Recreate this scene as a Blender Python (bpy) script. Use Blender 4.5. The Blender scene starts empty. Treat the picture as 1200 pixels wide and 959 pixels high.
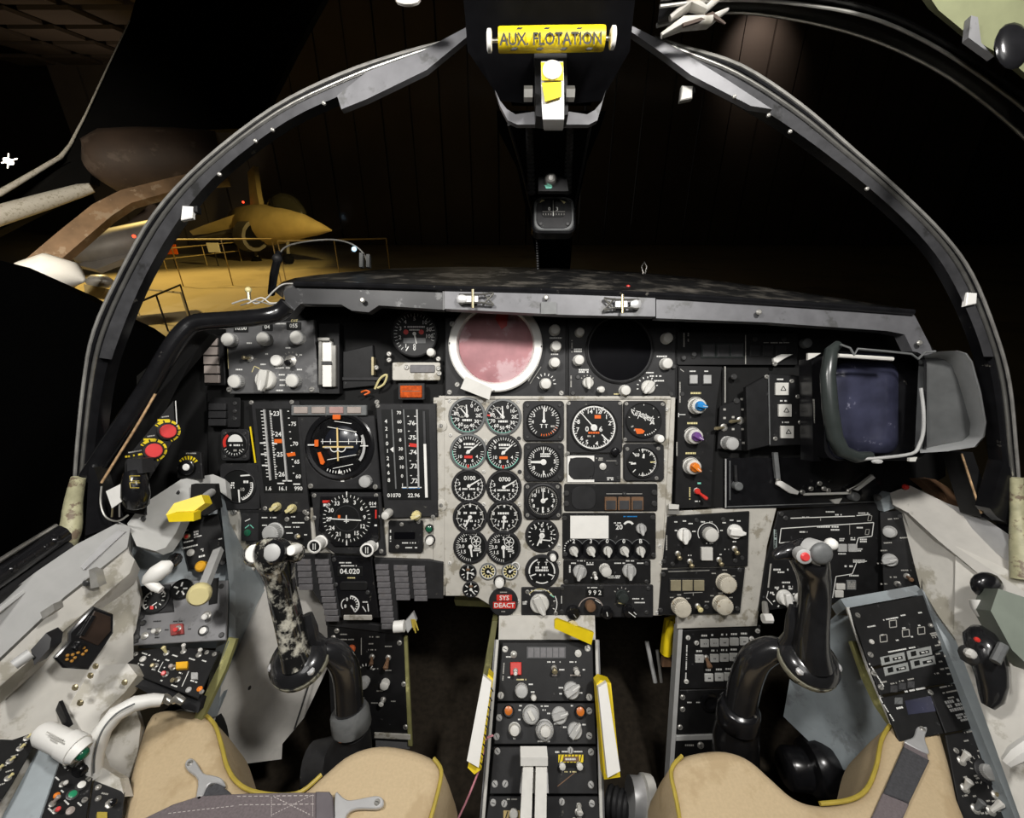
import bpy, bmesh, math, random
from mathutils import Vector, Matrix
random.seed(7)
sc = bpy.context.scene
# ---------------------------------------------------------------- camera, world, lights, exposure
F, CX, CY = 520.0, 600.0, 479.5          # focal length in pixels of a 1200x959 frame
PITCH, EYE = math.radians(25), 3.3       # the eye looks down at the panel, 3.3 m over the hangar floor
D = 0.75                                  # metres from the eye to the instrument panel
MC = Matrix.Translation((0, 0, EYE)) @ Matrix.Rotation(math.pi / 2 - PITCH, 4, 'X')
cd = bpy.data.cameras.new('camera'); cam = bpy.data.objects.new('camera', cd)
sc.collection.objects.link(cam); cam.matrix_world = MC; sc.camera = cam
cd.sensor_fit = 'HORIZONTAL'; cd.sensor_width = 36; cd.lens = 36 * F / 1200; cd.clip_start = .01; cd.clip_end = 400
sc.view_settings.view_transform = 'Standard'; sc.view_settings.look = 'None'
sc.view_settings.gamma = 1; sc.view_settings.use_curve_mapping = False
sc.view_settings.exposure = 0.0
wd = bpy.data.worlds.new('hangar_dark'); sc.world = wd; wd.use_nodes = True
wd.node_tree.nodes['Background'].inputs[0].default_value = (1, .95, .88, 1)
wd.node_tree.nodes['Background'].inputs[1].default_value = .006
def lamp(name, kind, loc, tgt, energy, col, size=.2, spot=60, blend=.5):
    l = bpy.data.lights.new(name, kind); l.energy = energy; l.color = col
    if kind == 'AREA': l.shape = 'DISK'; l.size = size
    else: l.shadow_soft_size = size
    if kind == 'SPOT': l.spot_size = math.radians(spot); l.spot_blend = blend
    o = bpy.data.objects.new(name, l); sc.collection.objects.link(o)
    o.location = loc; o.rotation_euler = (Vector(tgt) - Vector(loc)).to_track_quat('-Z', 'Y').to_euler()
    return o
def CP(u, v, d): return MC @ Vector((u, v, -d))        # camera-frame metres -> world
lamp('photographer_lamp', 'AREA', CP(.34, .47, -.12), CP(.0, -.08, .75), 8.2, (1, .97, .93), .11)
lamp('photographer_lamp', 'AREA', CP(-.38, .45, -.10), CP(-.05, -.1, .75), 7.0, (1, .97, .93), .12)
lamp('cabin_fill', 'AREA', CP(0, .25, -.45), CP(0, -.15, .7), 2.0, (1, .98, .96), .5)  # soft fill added behind the eye, not a cockpit fixture
lamp('hangar_spot', 'SPOT', (-19, 22, 12), (-15, 19, 0), 11500, (1, .70, .22), .3, 70, .8)
lamp('hangar_spot', 'SPOT', (-5.5, 19.5, 6.2), (-14.5, 27, 1.5), 3600, (1, .74, .25), .3, 42, .6)
lamp('hangar_spot', 'SPOT', (-9, 5.5, 5.2), (-12.3, 11, 3.3), 1900, (1, .90, .74), .2, 75, .8)
lamp('hangar_spot', 'SPOT', (-6.8, 6.5, 3.0), (-9.9, 9.9, 1.8), 420, (1, .93, .85), .15, 34, .8)  # extra spot added only to brighten the bomber's white nose
lamp('hangar_fill', 'POINT', (-2, 22, 11), (0, 0, 0), 110, (1, .85, .6), .5)
lamp('wall_lamp', 'SPOT', (17.2, 37.2, 15.6), (17.7, 40, 13.4), 420, (1, .80, .68), .3, 85, 1)

# ---------------------------------------------------------------- pixel <-> world helpers
def P(px, py, d): return MC @ Vector(((px - CX) * d / F, (CY - py) * d / F, -d))
EYEP = MC.translation.copy(); R3 = MC.to_3x3()
def rdir(px, py): return R3 @ Vector(((px - CX) / F, (CY - py) / F, -1))
def ext(a, b, t):                            # the point t times as far along a->b in space
    q = [((x - CX) * d, (CY - y) * d, d) for x, y, d in (a, b)]; u, v, d = [m + (n - m) * t for m, n in zip(*q)]
    return (CX + u / d, CY - v / d, d)
class Fr:                                  # a flat working plane, z towards the viewer
    def __init__(s, M): s.M = M; s.Mi = M.inverted(); s.o = s.Mi @ EYEP; s.R = s.Mi.to_3x3()
    def l(s, px, py, z=0):
        d = s.R @ rdir(px, py); t = (z - s.o.z) / d.z; p = s.o + d * t
        return Vector((p.x, p.y)), t
def plane3(a, b, c):
    a, b, c = P(*a), P(*b), P(*c); x = (b - a).normalized(); n = x.cross(c - a).normalized()
    if n.dot(EYEP - a) < 0: n = -n
    y = n.cross(x); M = Matrix((x, y, n)).transposed().to_4x4(); M.translation = a; return Fr(M)
def panel_at(d): return Fr(MC @ Matrix.Translation((0, 0, -d)))
MAIN = panel_at(D)
def floor_pt(px, py, z=0):
    r = rdir(px, py); t = (z - EYE) / r.z; return EYEP + r * t

# ---------------------------------------------------------------- materials
MATS = {}
def mat(name, col, rough=.5, metal=0., var=.12, scale=60., wear=None, wamt=.5, wscale=25., bump=0., emit=0., coat=0., soft=.06):
    m = bpy.data.materials.new(name); m.use_nodes = True; nt = m.node_tree; N = nt.nodes; L = nt.links
    bs = N['Principled BSDF']; bs.inputs['Specular IOR Level'].default_value = .3 if max(col) < .05 and rough > .3 else .5; bs.inputs['Roughness'].default_value = rough; bs.inputs['Metallic'].default_value = metal
    if coat: bs.inputs['Coat Weight'].default_value = coat
    tc = N.new('ShaderNodeTexCoord'); nz = N.new('ShaderNodeTexNoise'); nz.inputs['Scale'].default_value = scale; nz.inputs['Detail'].default_value = 3
    L.new(tc.outputs['Object'], nz.inputs['Vector'])
    cr = N.new('ShaderNodeValToRGB'); cr.color_ramp.elements[0].position = .3; cr.color_ramp.elements[1].position = .7
    cr.color_ramp.elements[0].color = tuple(c * (1 - var) for c in col) + (1,); cr.color_ramp.elements[1].color = tuple(min(1, c * (1 + var)) for c in col) + (1,)
    L.new(nz.outputs['Fac'], cr.inputs['Fac']); out = cr.outputs['Color']
    if wear:
        n2 = N.new('ShaderNodeTexNoise'); n2.inputs['Scale'].default_value = wscale; n2.inputs['Detail'].default_value = 6; n2.inputs['Roughness'].default_value = .65
        L.new(tc.outputs['Object'], n2.inputs['Vector'])
        r2 = N.new('ShaderNodeValToRGB'); r2.color_ramp.elements[0].position = 1 - wamt; r2.color_ramp.elements[1].position = min(1, 1 + soft - wamt)
        L.new(n2.outputs['Fac'], r2.inputs['Fac'])
        mx = N.new('ShaderNodeMix'); mx.data_type = 'RGBA'; L.new(r2.outputs['Color'], mx.inputs[0]); L.new(out, mx.inputs[6]); mx.inputs[7].default_value = wear + (1,)
        out = mx.outputs[2]
    L.new(out, bs.inputs['Base Color'])
    if bump:
        bp = N.new('ShaderNodeBump'); bp.inputs['Strength'].default_value = bump; bp.inputs['Distance'].default_value = .002
        L.new(nz.outputs['Fac'], bp.inputs['Height']); L.new(bp.outputs['Normal'], bs.inputs['Normal'])
    if emit:
        bs.inputs['Emission Color'].default_value = tuple(col) + (1,); bs.inputs['Emission Strength'].default_value = emit
    MATS[name] = m; return m
def glassmat(name, tint, gl=.02):
    m = bpy.data.materials.new(name); m.use_nodes = True; nt = m.node_tree; N = nt.nodes; L = nt.links; N.remove(N['Principled BSDF'])
    t = N.new('ShaderNodeBsdfTransparent'); t.inputs[0].default_value = tint + (1,); g = N.new('ShaderNodeBsdfGlossy'); g.inputs['Roughness'].default_value = .15
    mx = N.new('ShaderNodeMixShader'); mx.inputs[0].default_value = gl; L.new(t.outputs[0], mx.inputs[1]); L.new(g.outputs[0], mx.inputs[2]); L.new(mx.outputs[0], N['Material Output'].inputs[0])
    MATS[name] = m; return m
BLK = mat('black_panel_paint', (.009, .009, .0095), .55, var=.25, wear=(.08, .08, .08), wamt=.34, wscale=90)
BLK2 = mat('charcoal_instrument_case', (.020, .020, .021), .5, var=.2, wear=(.12, .115, .1), wamt=.33, wscale=70)
GLOSS = mat('black_gloss_paint', (.008, .008, .009), .22, var=.2, wear=(.16, .15, .13), wamt=.33, wscale=45)
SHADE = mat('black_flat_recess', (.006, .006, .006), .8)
FACE = mat('dial_black', (.007, .0075, .0075), .45, var=.1)
PLATE = mat('warm_grey_panel_paint', (.50, .48, .43), .5, var=.06, wear=(.30, .275, .22), wamt=.46, wscale=34)
GREYP = mat('silver_grey_panel', (.19, .19, .195), .42, .2, var=.08, wear=(.11, .11, .11), wamt=.40, wscale=30)
CREAM = mat('cream_white_paint', (.60, .58, .53), .5, var=.05, wear=(.40, .375, .31), wamt=.45, wscale=16)
BLUEG = mat('blue_grey_paint', (.32, .36, .38), .5, var=.07, wear=(.22, .24, .25), wamt=.45, wscale=16)
WHT = mat('white_marking', (.75, .75, .72), .6, var=.02)
WHITE = mat('white_plastic', (.82, .81, .77), .45, var=.03)
DIMW = mat('faded_marking', (.38, .37, .34), .6, var=.15)
KNOB = mat('grey_knob_plastic', (.42, .42, .41), .45, var=.08)
KNOBW = mat('pale_knob_plastic', (.62, .61, .57), .45, var=.06)
METAL = mat('worn_steel', (.55, .54, .5), .3, .9, var=.15)
SCREWM = mat('screw_steel', (.42, .41, .38), .4, .6, var=.2)
DSCREW = mat('dark_screw', (.06, .06, .06), .4, .4, var=.2)
YEL = mat('yellow_paint', (.80, .60, .01), .45, var=.06, wear=(.5, .33, .02), wamt=.35, wscale=30)
YELD = mat('olive_yellow_piping', (.42, .32, .05), .5)
OLIVE = mat('olive_primer', (.26, .25, .10), .5, var=.15, wear=(.5, .47, .2), wamt=.4)
ORG = mat('orange_paint', (.75, .13, .01), .45, var=.05)
RED = mat('red_paint', (.62, .035, .025), .4, var=.08)
REDL = mat('fire_button_red', (.70, .06, .06), .35, var=.05)
AMBER = mat('amber_lens', (.50, .075, .006), .25, var=.3, scale=200, coat=.5)
GRN = mat('green_marking', (.20, .62, .48), .5, var=.05)
GREENL = mat('green_lens', (.01, .10, .05), .2, coat=.6)
TANL = mat('tan_lamp_lens', (.36, .31, .28), .4, var=.1)
BRNL = mat('brown_lamp_frame', (.16, .09, .05), .45, var=.2)
SLAT = mat('caution_lamp_grey', (.13, .125, .13), .4, var=.15, scale=150, wear=(.13, .12, .12), wamt=.4, wscale=60)
KEYW = mat('white_key', (.48, .48, .46), .4, var=.06)
DKEY = mat('dark_key', (.05, .05, .052), .35, var=.2)
BLUE = mat('blue_knob', (.02, .22, .55), .4); PURP = mat('purple_knob', (.15, .06, .24), .4); ORGK = mat('orange_knob', (.8, .22, .02), .4)
IVORY = mat('ivory_knob', (.68, .60, .30), .4, var=.05)
BRASS = mat('brass_lever', (.42, .36, .22), .35, .7)
PINK = mat('pink_scope_glass', (.40, .185, .20), .6, var=.22, scale=25, wear=(.55, .36, .38), wamt=.46, wscale=14)
SCRB = mat('blue_grey_screen', (.035, .037, .065), .3, var=.35, scale=30, wear=(.20, .20, .27), wamt=.36, wscale=60, coat=.3)
SCOPE = mat('black_scope_glass', (.003, .003, .004), .5, var=.1)
SCOPE.node_tree.nodes['Principled BSDF'].inputs['Specular IOR Level'].default_value = .04
RUB = mat('grey_rubber', (.13, .135, .135), .5, var=.12, scale=120)
RUBG = mat('dark_green_rubber', (.030, .036, .034), .28, var=.1)
SEATM = mat('tan_seat_cloth', (.53, .41, .25), .85, var=.05, scale=300, wear=(.46, .345, .20), wamt=.45, wscale=9, bump=.15)
STRAP = mat('mauve_grey_webbing', (.15, .125, .13), .8, var=.15, scale=400, bump=.3)
STRAPD = mat('charcoal_webbing', (.055, .055, .06), .85, var=.2, scale=400, bump=.3)
STITCH = mat('stitching', (.5, .46, .44), .8)
BARE = mat('bare_aluminium', (.55, .55, .55), .4, .4, var=.06)
CHIP = mat('chipped_grip', (.012, .012, .012), .13, var=.2, wear=(.52, .50, .42), wamt=.50, wscale=55, coat=.6, soft=.12)
GRIPB = mat('black_grip', (.014, .014, .015), .22, var=.2, coat=.5, wear=(.35, .32, .2), wamt=.29, wscale=30)
CARPET = mat('brown_footwell_mat', (.036, .028, .019), .95, var=.3, scale=90)
WOOD = mat('amber_floor', (.42, .36, .24), .45, var=.1, scale=.5, wear=(.30, .26, .18), wamt=.45, wscale=.25)
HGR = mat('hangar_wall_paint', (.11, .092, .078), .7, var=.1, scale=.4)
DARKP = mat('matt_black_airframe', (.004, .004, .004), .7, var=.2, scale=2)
HOUS = mat('black_housing_paint', (.005, .005, .006), .6, var=.2)
for m_ in (DARKP, HOUS): m_.node_tree.nodes['Principled BSDF'].inputs['Specular IOR Level'].default_value = .06
EDGEM = mat('worn_black_edge', (.022, .022, .023), .42, .1, var=.3, scale=30, wear=(.11, .11, .11), wamt=.40, wscale=40)
JET = mat('sand_jet_paint', (.50, .40, .20), .5, var=.12, scale=1.5)
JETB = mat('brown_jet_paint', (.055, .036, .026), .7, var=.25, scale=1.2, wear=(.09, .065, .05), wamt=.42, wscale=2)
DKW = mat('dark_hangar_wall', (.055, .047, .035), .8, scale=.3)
STRUT = mat('mottled_brown_strut', (.26, .165, .095), .6, var=.3, scale=2, wear=(.38, .28, .19), wamt=.45, wscale=3)
JETG = mat('grey_jet_paint', (.16, .15, .14), .5, var=.2, scale=2)
CANG = mat('dark_canopy', (.03, .03, .025), .15)
OLV = mat('olive_headliner', (.16, .17, .09), .7, var=.08)
REDE = mat('red_lamp_glow', (1, .05, .02), .4, emit=4)
LAMPE = mat('lamp_glow', (1, .9, .7), .4, emit=6)
GLINTB = mat('blue_glint_glow', (.5, .75, 1), .4, emit=1.5)
GLASS = glassmat('windshield_glass', (.93, .91, .86), .012)
GLASSC = glassmat('combiner_glass', (.93, .95, .93), .02)
HAZM = GREENL

# ---------------------------------------------------------------- mesh builder
def rr(x0, y0, x1, y1, r, n=4):
    r = min(r, abs(x1 - x0) / 2.01, abs(y1 - y0) / 2.01)
    if r <= 0: return [(x0, y0), (x1, y0), (x1, y1), (x0, y1)]
    o = []
    for cx, cy, a in ((x1 - r, y0 + r, -90), (x1 - r, y1 - r, 0), (x0 + r, y1 - r, 90), (x0 + r, y0 + r, 180)):
        for i in range(n + 1):
            t = math.radians(a + 90 * i / n); o.append((cx + r * math.cos(t), cy + r * math.sin(t)))
    return o
TXT = {}
def glyphs(s):
    if s not in TXT:
        cu = bpy.data.curves.new('t', 'FONT'); cu.body = s; cu.align_x = 'CENTER'; cu.align_y = 'CENTER'; cu.resolution_u = 2; cu.offset = .018
        ob = bpy.data.objects.new('t', cu); me = bpy.data.meshes.new_from_object(ob)
        TXT[s] = ([v.co.copy() for v in me.vertices], [tuple(p.vertices) for p in me.polygons])
        bpy.data.objects.remove(ob); bpy.data.meshes.remove(me); bpy.data.curves.remove(cu)
    return TXT[s]
class Bd:
    def __init__(s, it=None):
        s.v = []; s.f = []; s.m = []; s.mats = []; s.it = it; s.k = it.k if it else 1.
        s.flat = False
    def add(s, vs, fs, mt):
        if mt not in s.mats: s.mats.append(mt)
        i = s.mats.index(mt); n = len(s.v); s.v += [Vector(x) for x in vs]
        for f in fs: s.f.append(tuple(n + j for j in f)); s.m.append(i)
    def g(s, x, y): return s.it.g(x, y)
    # --- low level, local metres
    def prism2(s, pts, z0, z1, mt, bev=0, top=None):
        a = sum(p[0] * q[1] - q[0] * p[1] for p, q in zip(pts, pts[1:] + pts[:1]))
        if a < 0: pts = pts[::-1]
        n = len(pts); rings = [(pts, z0)]
        if bev:
            ins = []
            for i in range(n):
                p, q, r = Vector(pts[i - 1]), Vector(pts[i]), Vector(pts[(i + 1) % n])
                e1 = (q - p).normalized() if (q - p).length > 1e-9 else Vector((1, 0)); e2 = (r - q).normalized() if (r - q).length > 1e-9 else e1
                n1 = Vector((-e1.y, e1.x)); n2 = Vector((-e2.y, e2.x)); b = n1 + n2
                b = n1 if b.length < 1e-6 else b.normalized(); c = max(.35, b.dot(n1)); ins.append(tuple(q + b * (bev / c)))
            rings += [(pts, z1 - bev), (ins, z1)]
        else: rings += [(pts, z1)]
        vs = [(x, y, z) for r, z in rings for x, y in r]; fs = []
        for k in range(len(rings) - 1):
            for i in range(n): fs.append((k * n + i, k * n + (i + 1) % n, (k + 1) * n + (i + 1) % n, (k + 1) * n + i))
        s.add(vs, fs + [tuple(range(n))[::-1]], mt); t = [vs[-n + i] for i in range(n)]
        s.add(t, [tuple(range(n))], top or mt)
    def lathe(s, prof, mt, n=20, T=None):
        vs = []; fs = []; T = T or Matrix()
        for r, z in prof:
            for i in range(n):
                a = 2 * math.pi * i / n; vs.append(T @ Vector((r * math.cos(a), r * math.sin(a), z)))
        m = len(prof)
        for k in range(m - 1):
            for i in range(n): fs.append((k * n + i, k * n + (i + 1) % n, (k + 1) * n + (i + 1) % n, (k + 1) * n + i))
        fs.append(tuple(range(n))[::-1]); fs.append(tuple((m - 1) * n + i for i in range(n)))
        s.add(vs, fs, mt)
    def tube3(s, pts, rad, mt, n=10, closed=False, sq=1., up=None):
        pts = [Vector(p) for p in pts]; m = len(pts)
        if not isinstance(rad, (list, tuple)): rad = [rad] * m
        vs = []; prev = None
        for i, p in enumerate(pts):
            a = pts[(i - 1) % m] if (closed or i) else p; b = pts[(i + 1) % m] if (closed or i < m - 1) else p
            t = (b - a).normalized()
            if prev is None:
                u = Vector(up) if up else (Vector((0, 0, 1)) if abs(t.z) < .9 else Vector((1, 0, 0)))
                x = u - t * u.dot(t)
            else: x = prev - t * prev.dot(t)
            x.normalize(); y = t.cross(x); prev = x
            for j in range(n):
                w = 2 * math.pi * j / n; vs.append(p + x * (math.cos(w) * rad[i]) + y * (math.sin(w) * rad[i] * sq))
        fs = []
        for i in range(m if closed else m - 1):
            q = (i + 1) % m
            for j in range(n): fs.append((i * n + j, i * n + (j + 1) % n, q * n + (j + 1) % n, q * n + j))
        if not closed: fs += [tuple(range(n))[::-1], tuple((m - 1) * n + j for j in range(n))]
        s.add(vs, fs, mt)
    def ribbon3(s, pts, side, w, th, mt):       # flat strap: centre line, side vectors, widths, thickness
        vs = []; m = len(pts)
        for i, p in enumerate(pts):
            p = Vector(p); a = Vector(pts[max(0, i - 1)]); b = Vector(pts[min(m - 1, i + 1)]); t = (b - a).normalized()
            sd = Vector(side[i] if isinstance(side, list) else side); sd = (sd - t * sd.dot(t)).normalized(); nn = sd.cross(t)
            ww = w[i] if isinstance(w, (list, tuple)) else w
            for q in ((-1, -1), (1, -1), (1, 1), (-1, 1)): vs.append(p + sd * (q[0] * ww / 2) + nn * (q[1] * th / 2))
        fs = [(3, 2, 1, 0), tuple((m - 1) * 4 + j for j in range(4))]
        for i in range(m - 1):
            for j in range(4): fs.append((i * 4 + j, i * 4 + (j + 1) % 4, i * 4 + 4 + (j + 1) % 4, i * 4 + 4 + j))
        s.add(vs, fs, mt)
    def loft(s, rings, mt, caps=True, closed=True):
        n = len(rings[0]); vs = [Vector(p) for r in rings for p in r]; fs = []
        for k in range(len(rings) - 1):
            for i in range(n if closed else n - 1): fs.append((k * n + i, k * n + (i + 1) % n, (k + 1) * n + (i + 1) % n, (k + 1) * n + i))
        if caps: fs += [tuple(range(n))[::-1], tuple((len(rings) - 1) * n + i for i in range(n))]
        s.add(vs, fs, mt)
    def ball(s, c, r, mt, n=12, sc3=(1, 1, 1), T=None):
        vs = []; fs = []; h = n // 2; c = Vector(c); T = T or Matrix.Identity(3)
        for i in range(1, h):
            a = math.pi * i / h
            for j in range(n):
                b = 2 * math.pi * j / n
                vs.append(c + T @ Vector((r * sc3[0] * math.sin(a) * math.cos(b), r * sc3[1] * math.sin(a) * math.sin(b), r * sc3[2] * math.cos(a))))
        t = len(vs); vs += [c + T @ Vector((0, 0, r * sc3[2])), c - T @ Vector((0, 0, r * sc3[2]))]
        for i in range(h - 2):
            for j in range(n): fs.append((i * n + j, i * n + (j + 1) % n, (i + 1) * n + (j + 1) % n, (i + 1) * n + j))
        for j in range(n): fs += [(t, j, (j + 1) % n), (t + 1, (h - 2) * n + (j + 1) % n, (h - 2) * n + j)]
        s.add(vs, fs, mt)
    # --- pixel-level on the item's plane
    def poly(s, pts, z0, z1, mt, bev=0, top=None): s.prism2([tuple(s.g(*p)) for p in pts], z0 * s.k, z1 * s.k, mt, bev * s.k, top)
    def rect(s, x0, y0, x1, y1, z0, z1, mt, r=0, bev=0, top=None): s.poly(rr(x0, y0, x1, y1, r), z0, z1, mt, bev, top)
    def cyl(s, x, y, prof, mt, n=20):
        c = s.g(x, y); s.lathe([(r * s.k, z * s.k) for r, z in prof], mt, n, Matrix.Translation((c[0], c[1], 0)))
    def flatpoly(s, pts, z, mt): s.add([(*s.g(*p), z * s.k) for p in pts], [tuple(range(len(pts)))], mt)
    def ring(s, x, y, r0, r1, z, mt, a0=0, a1=360, n=36):
        c = s.g(x, y); k = s.k; vs = []; fs = []
        n = max(3, int(n * abs(a1 - a0) / 360)) 
        for i in range(n + 1):
            a = math.radians(a0 + (a1 - a0) * i / n); q = Vector((math.sin(a), math.cos(a)))
            vs += [(*(c + q * r0 * k), z * k), (*(c + q * r1 * k), z * k)]
        for i in range(n): fs.append((2 * i, 2 * i + 1, 2 * i + 3, 2 * i + 2))
        s.add(vs, fs, mt)
    def tick(s, x, y, a, r0, r1, w, z, mt, w2=None):
        c = s.g(x, y); k = s.k; a = math.radians(a); q = Vector((math.sin(a), math.cos(a))); p = Vector((q.y, -q.x)); w2 = w if w2 is None else w2
        s.add([(*(c + (q * r0 - p * w / 2) * k), z * k), (*(c + (q * r0 + p * w / 2) * k), z * k), (*(c + (q * r1 + p * w2 / 2) * k), z * k), (*(c + (q * r1 - p * w2 / 2) * k), z * k)], [(0, 1, 2, 3)], mt)
    def ticks(s, x, y, n, a0, a1, r0, r1, w, z, mt):
        for i in range(n): s.tick(x, y, a0 + (a1 - a0) * i / max(1, n - 1), r0, r1, w, z, mt)
    def line(s, x0, y0, x1, y1, w, z, mt, h=0):
        a, b = s.g(x0, y0), s.g(x1, y1); t = (b - a).normalized(); p = Vector((-t.y, t.x)) * w / 2 * s.k
        q = [a - p, b - p, b + p, a + p]
        if h: s.prism2([tuple(e) for e in q], z * s.k, (z + h) * s.k, mt)
        else: s.add([(*e, z * s.k) for e in q], [(0, 1, 2, 3)], mt)
    def box(s, x0, y0, x1, y1, z, mt): s.add([(*s.g(*p), z * s.k) for p in ((x0, y0), (x1, y0), (x1, y1), (x0, y1))], [(0, 1, 2, 3)], mt)
    def text(s, t, x, y, size, z, mt, rot=0, sx=1.):
        vs, fs = glyphs(t); c = s.g(x, y); a = math.radians(rot); ca, sa = math.cos(a), math.sin(a); q = size * 1.38 * s.k
        s.add([(c[0] + (v.x * sx * ca - v.y * sa) * q, c[1] + (v.x * sx * sa + v.y * ca) * q, z * s.k) for v in vs], fs, mt)
    def micro(s, x, y, w, h, z, mt, rows=1, rot=0):        # lettering too small to read in the photo
        rg = random.Random(int(x * 31 + y * 17)); c = s.g(x, y); a = math.radians(rot); ca, sa = math.cos(a), math.sin(a); k = s.k
        rh = h / rows
        for r in range(rows):
            u = -w / 2; yy = h / 2 - rh * (r + .5)
            while u < w / 2 - .4:
                l = min(rg.uniform(.7, 1.5) * rh * .55, w / 2 - u)
                q = [(u, yy - rh * .36), (u + l, yy - rh * .36), (u + l, yy + rh * .36), (u, yy + rh * .36)]
                if rg.random() < .86: s.add([(c[0] + (p * ca - t * sa) * k, c[1] + (p * sa + t * ca) * k, z * k) for p, t in q], [(0, 1, 2, 3)], mt)
                u += l + rh * .16
    def mesh(s, name, sharp=38):
        me = bpy.data.meshes.new(name); me.from_pydata([tuple(v) for v in s.v], [], s.f)
        for m in s.mats: me.materials.append(m)
        me.polygons.foreach_set('material_index', s.m); me.update()
        if not s.flat:
            bm = bmesh.new(); bm.from_mesh(me); bmesh.ops.recalc_face_normals(bm, faces=bm.faces); bm.to_mesh(me); bm.free()
            me.polygons.foreach_set('use_smooth', [True] * len(me.polygons)); me.set_sharp_from_angle(angle=math.radians(sharp))
        return me
def link(name, me, parent=None, kind=None, label=None):
    o = bpy.data.objects.new(name, me); sc.collection.objects.link(o)
    if parent: o.parent = parent
    if kind: o['kind'] = kind
    if label: o['label'] = label
    return o
SCREWS = {}
class It:                                   # one thing on a plane: an Empty with parts under it; all coordinates are photo pixels on that plane
    def __init__(s, name, label, cat, fr, cx, cy, group=None, z=0, kind=None):
        s.fr = fr; s.o, t = fr.l(cx, cy); s.k = t / F; s.zz = z
        s.e = bpy.data.objects.new(name, None); s.e.empty_display_size = .01; sc.collection.objects.link(s.e)
        s.e.matrix_world = fr.M @ Matrix.Translation((s.o.x, s.o.y, z * s.k))
        if kind: s.e['kind'] = kind
        else: s.e['label'] = label; s.e['category'] = cat
        if group: s.e['group'] = group
        s.mk = Bd(s); s.mk.flat = True; s.zt = 0
    def g(s, x, y): return s.fr.l(x, y)[0] - s.o
    def part(s, name, fn=None, parent=None, label=None, sharp=38):
        b = Bd(s); fn(b); return link(name, b.mesh(name, sharp), parent or s.e, label=label)
    def done(s, name='lettering'):
        if s.mk.v: link(name, s.mk.mesh(name), s.e)
        return s
    # common parts --------------------------------------------------------
    def plate(s, pts, h=2, mt=None, bev=.7, name='face_plate', z0=0):
        s.zt = h; return s.part(name, lambda b: b.poly(pts, z0, h, mt or BLK, bev))
    def screws(s, pts, r=2.6, mt=None, z=None):
        mt = mt or SCREWM; z = s.zt if z is None else z; key = (round(s.k * r, 6), mt.name)
        if key not in SCREWS:
            b = Bd(s); rk = s.k * r; b.lathe([(rk, -.3 * rk), (rk, .25 * rk), (rk * .75, .5 * rk)], mt, 10)
            b.prism2([(-.6 * rk, -.12 * rk), (.6 * rk, -.12 * rk), (.6 * rk, .12 * rk), (-.6 * rk, .12 * rk)], .4 * rk, .53 * rk, DSCREW)
            SCREWS[key] = b.mesh('screw')
        for p in pts:
            o = link('screw', SCREWS[key], s.e); q = s.g(*p); o.location = (q[0], q[1], z * s.k); o.rotation_euler = (0, 0, random.uniform(0, 3))
    def knob(s, x, y, r, h=8, mt=None, style='flute', ang=0, skirt=0, cap=None, name='knob', z=None, label=None, sk=None):
        z = s.zt if z is None else z; mt = mt or KNOB
        z0 = z; z = z + (2 if skirt else 0)
        def fn(b):
            c = b.g(x, y); k = b.k; zz = z
            if style == 'flute':
                n = 28; pts = []
                for i in range(n * 2):
                    a = math.pi * i / n; q = r if i % 2 else r * .92; pts.append((c[0] + q * k * math.cos(a), c[1] + q * k * math.sin(a)))
                b.prism2(pts, zz * k, (zz + h) * k, mt, .1 * r * k, cap)
                b.cyl(x, y, [(r * .72, zz + h - .2), (r * .72, zz + h + .25), (r * .6, zz + h + .5)], cap or mt)
            elif style == 'round': b.cyl(x, y, [(r, zz), (r, zz + h * .8), (r * .85, zz + h), (r * .5, zz + h * 1.05)], mt, 20); 
            elif style == 'pointer':
                b.cyl(x, y, [(r, zz), (r, zz + h * .35), (r * .88, zz + h * .5)], mt, 24)
                a = math.radians(ang); ux = Vector((math.sin(a), math.cos(a))); uy = Vector((ux.y, -ux.x)); cc = Vector(c)
                pr = [(-.95, .34), (-.7, .42), (.5, .42), (1.15, .16), (1.15, -.16), (.5, -.42), (-.7, -.42), (-.95, -.34)]
                b.prism2([tuple(cc + (ux * p + uy * q) * r * k) for p, q in pr], (zz + h * .3) * k, (zz + h) * k, mt, .1 * r * k)
                b.prism2([tuple(cc + (ux * p + uy * q) * r * k) for p, q in [(0.1, .05), (1.05, .05), (1.05, -.05), (.1, -.05)]], (zz + h) * k, (zz + h + .15) * k, WHT)
        o = s.part(name, fn, label=label)
        if skirt: s.part('skirt', lambda b: b.cyl(x, y, [(skirt, z0), (skirt, z0 + 1.2), (skirt * .9, z0 + 2)], sk or mt), o)
        return o
    def toggle(s, x, y, dx=0, dy=4, r=1.5, mt=None, name='toggle_switch', z=None, nut=3.4, h=9):
        z = s.zt if z is None else z
        def fn(b):
            b.cyl(x, y, [(nut, z), (nut, z + 1.2), (nut * .7, z + 1.8), (nut * .6, z + 2.2)], SCREWM, 8)
        def lv(b):
            c = b.g(x, y); k = b.k; p0 = Vector((c[0], c[1], (z + 1) * k)); d = Vector((dx, -dy, h)) * k
            b.tube3([p0, p0 + d * .5, p0 + d * .9, p0 + d], [r * .7 * k, r * .9 * k, r * 1.25 * k, r * .8 * k], mt or METAL, 8)
        o = s.part(name, fn); s.part('lever', lv, o)
        return o
    def button(s, x0, y0, x1, y1, h=2.5, mt=None, name='push_button', frame=None, r=.6, z=None):
        z = s.zt if z is None else z
        def fn(b):
            if frame: b.rect(x0 - 1.2, y0 - 1.2, x1 + 1.2, y1 + 1.2, z, z + h * .6, frame, r, .2)
            b.rect(x0, y0, x1, y1, z, z + h, mt or KEYW, r, .5)
        return s.part(name, fn)
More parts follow.
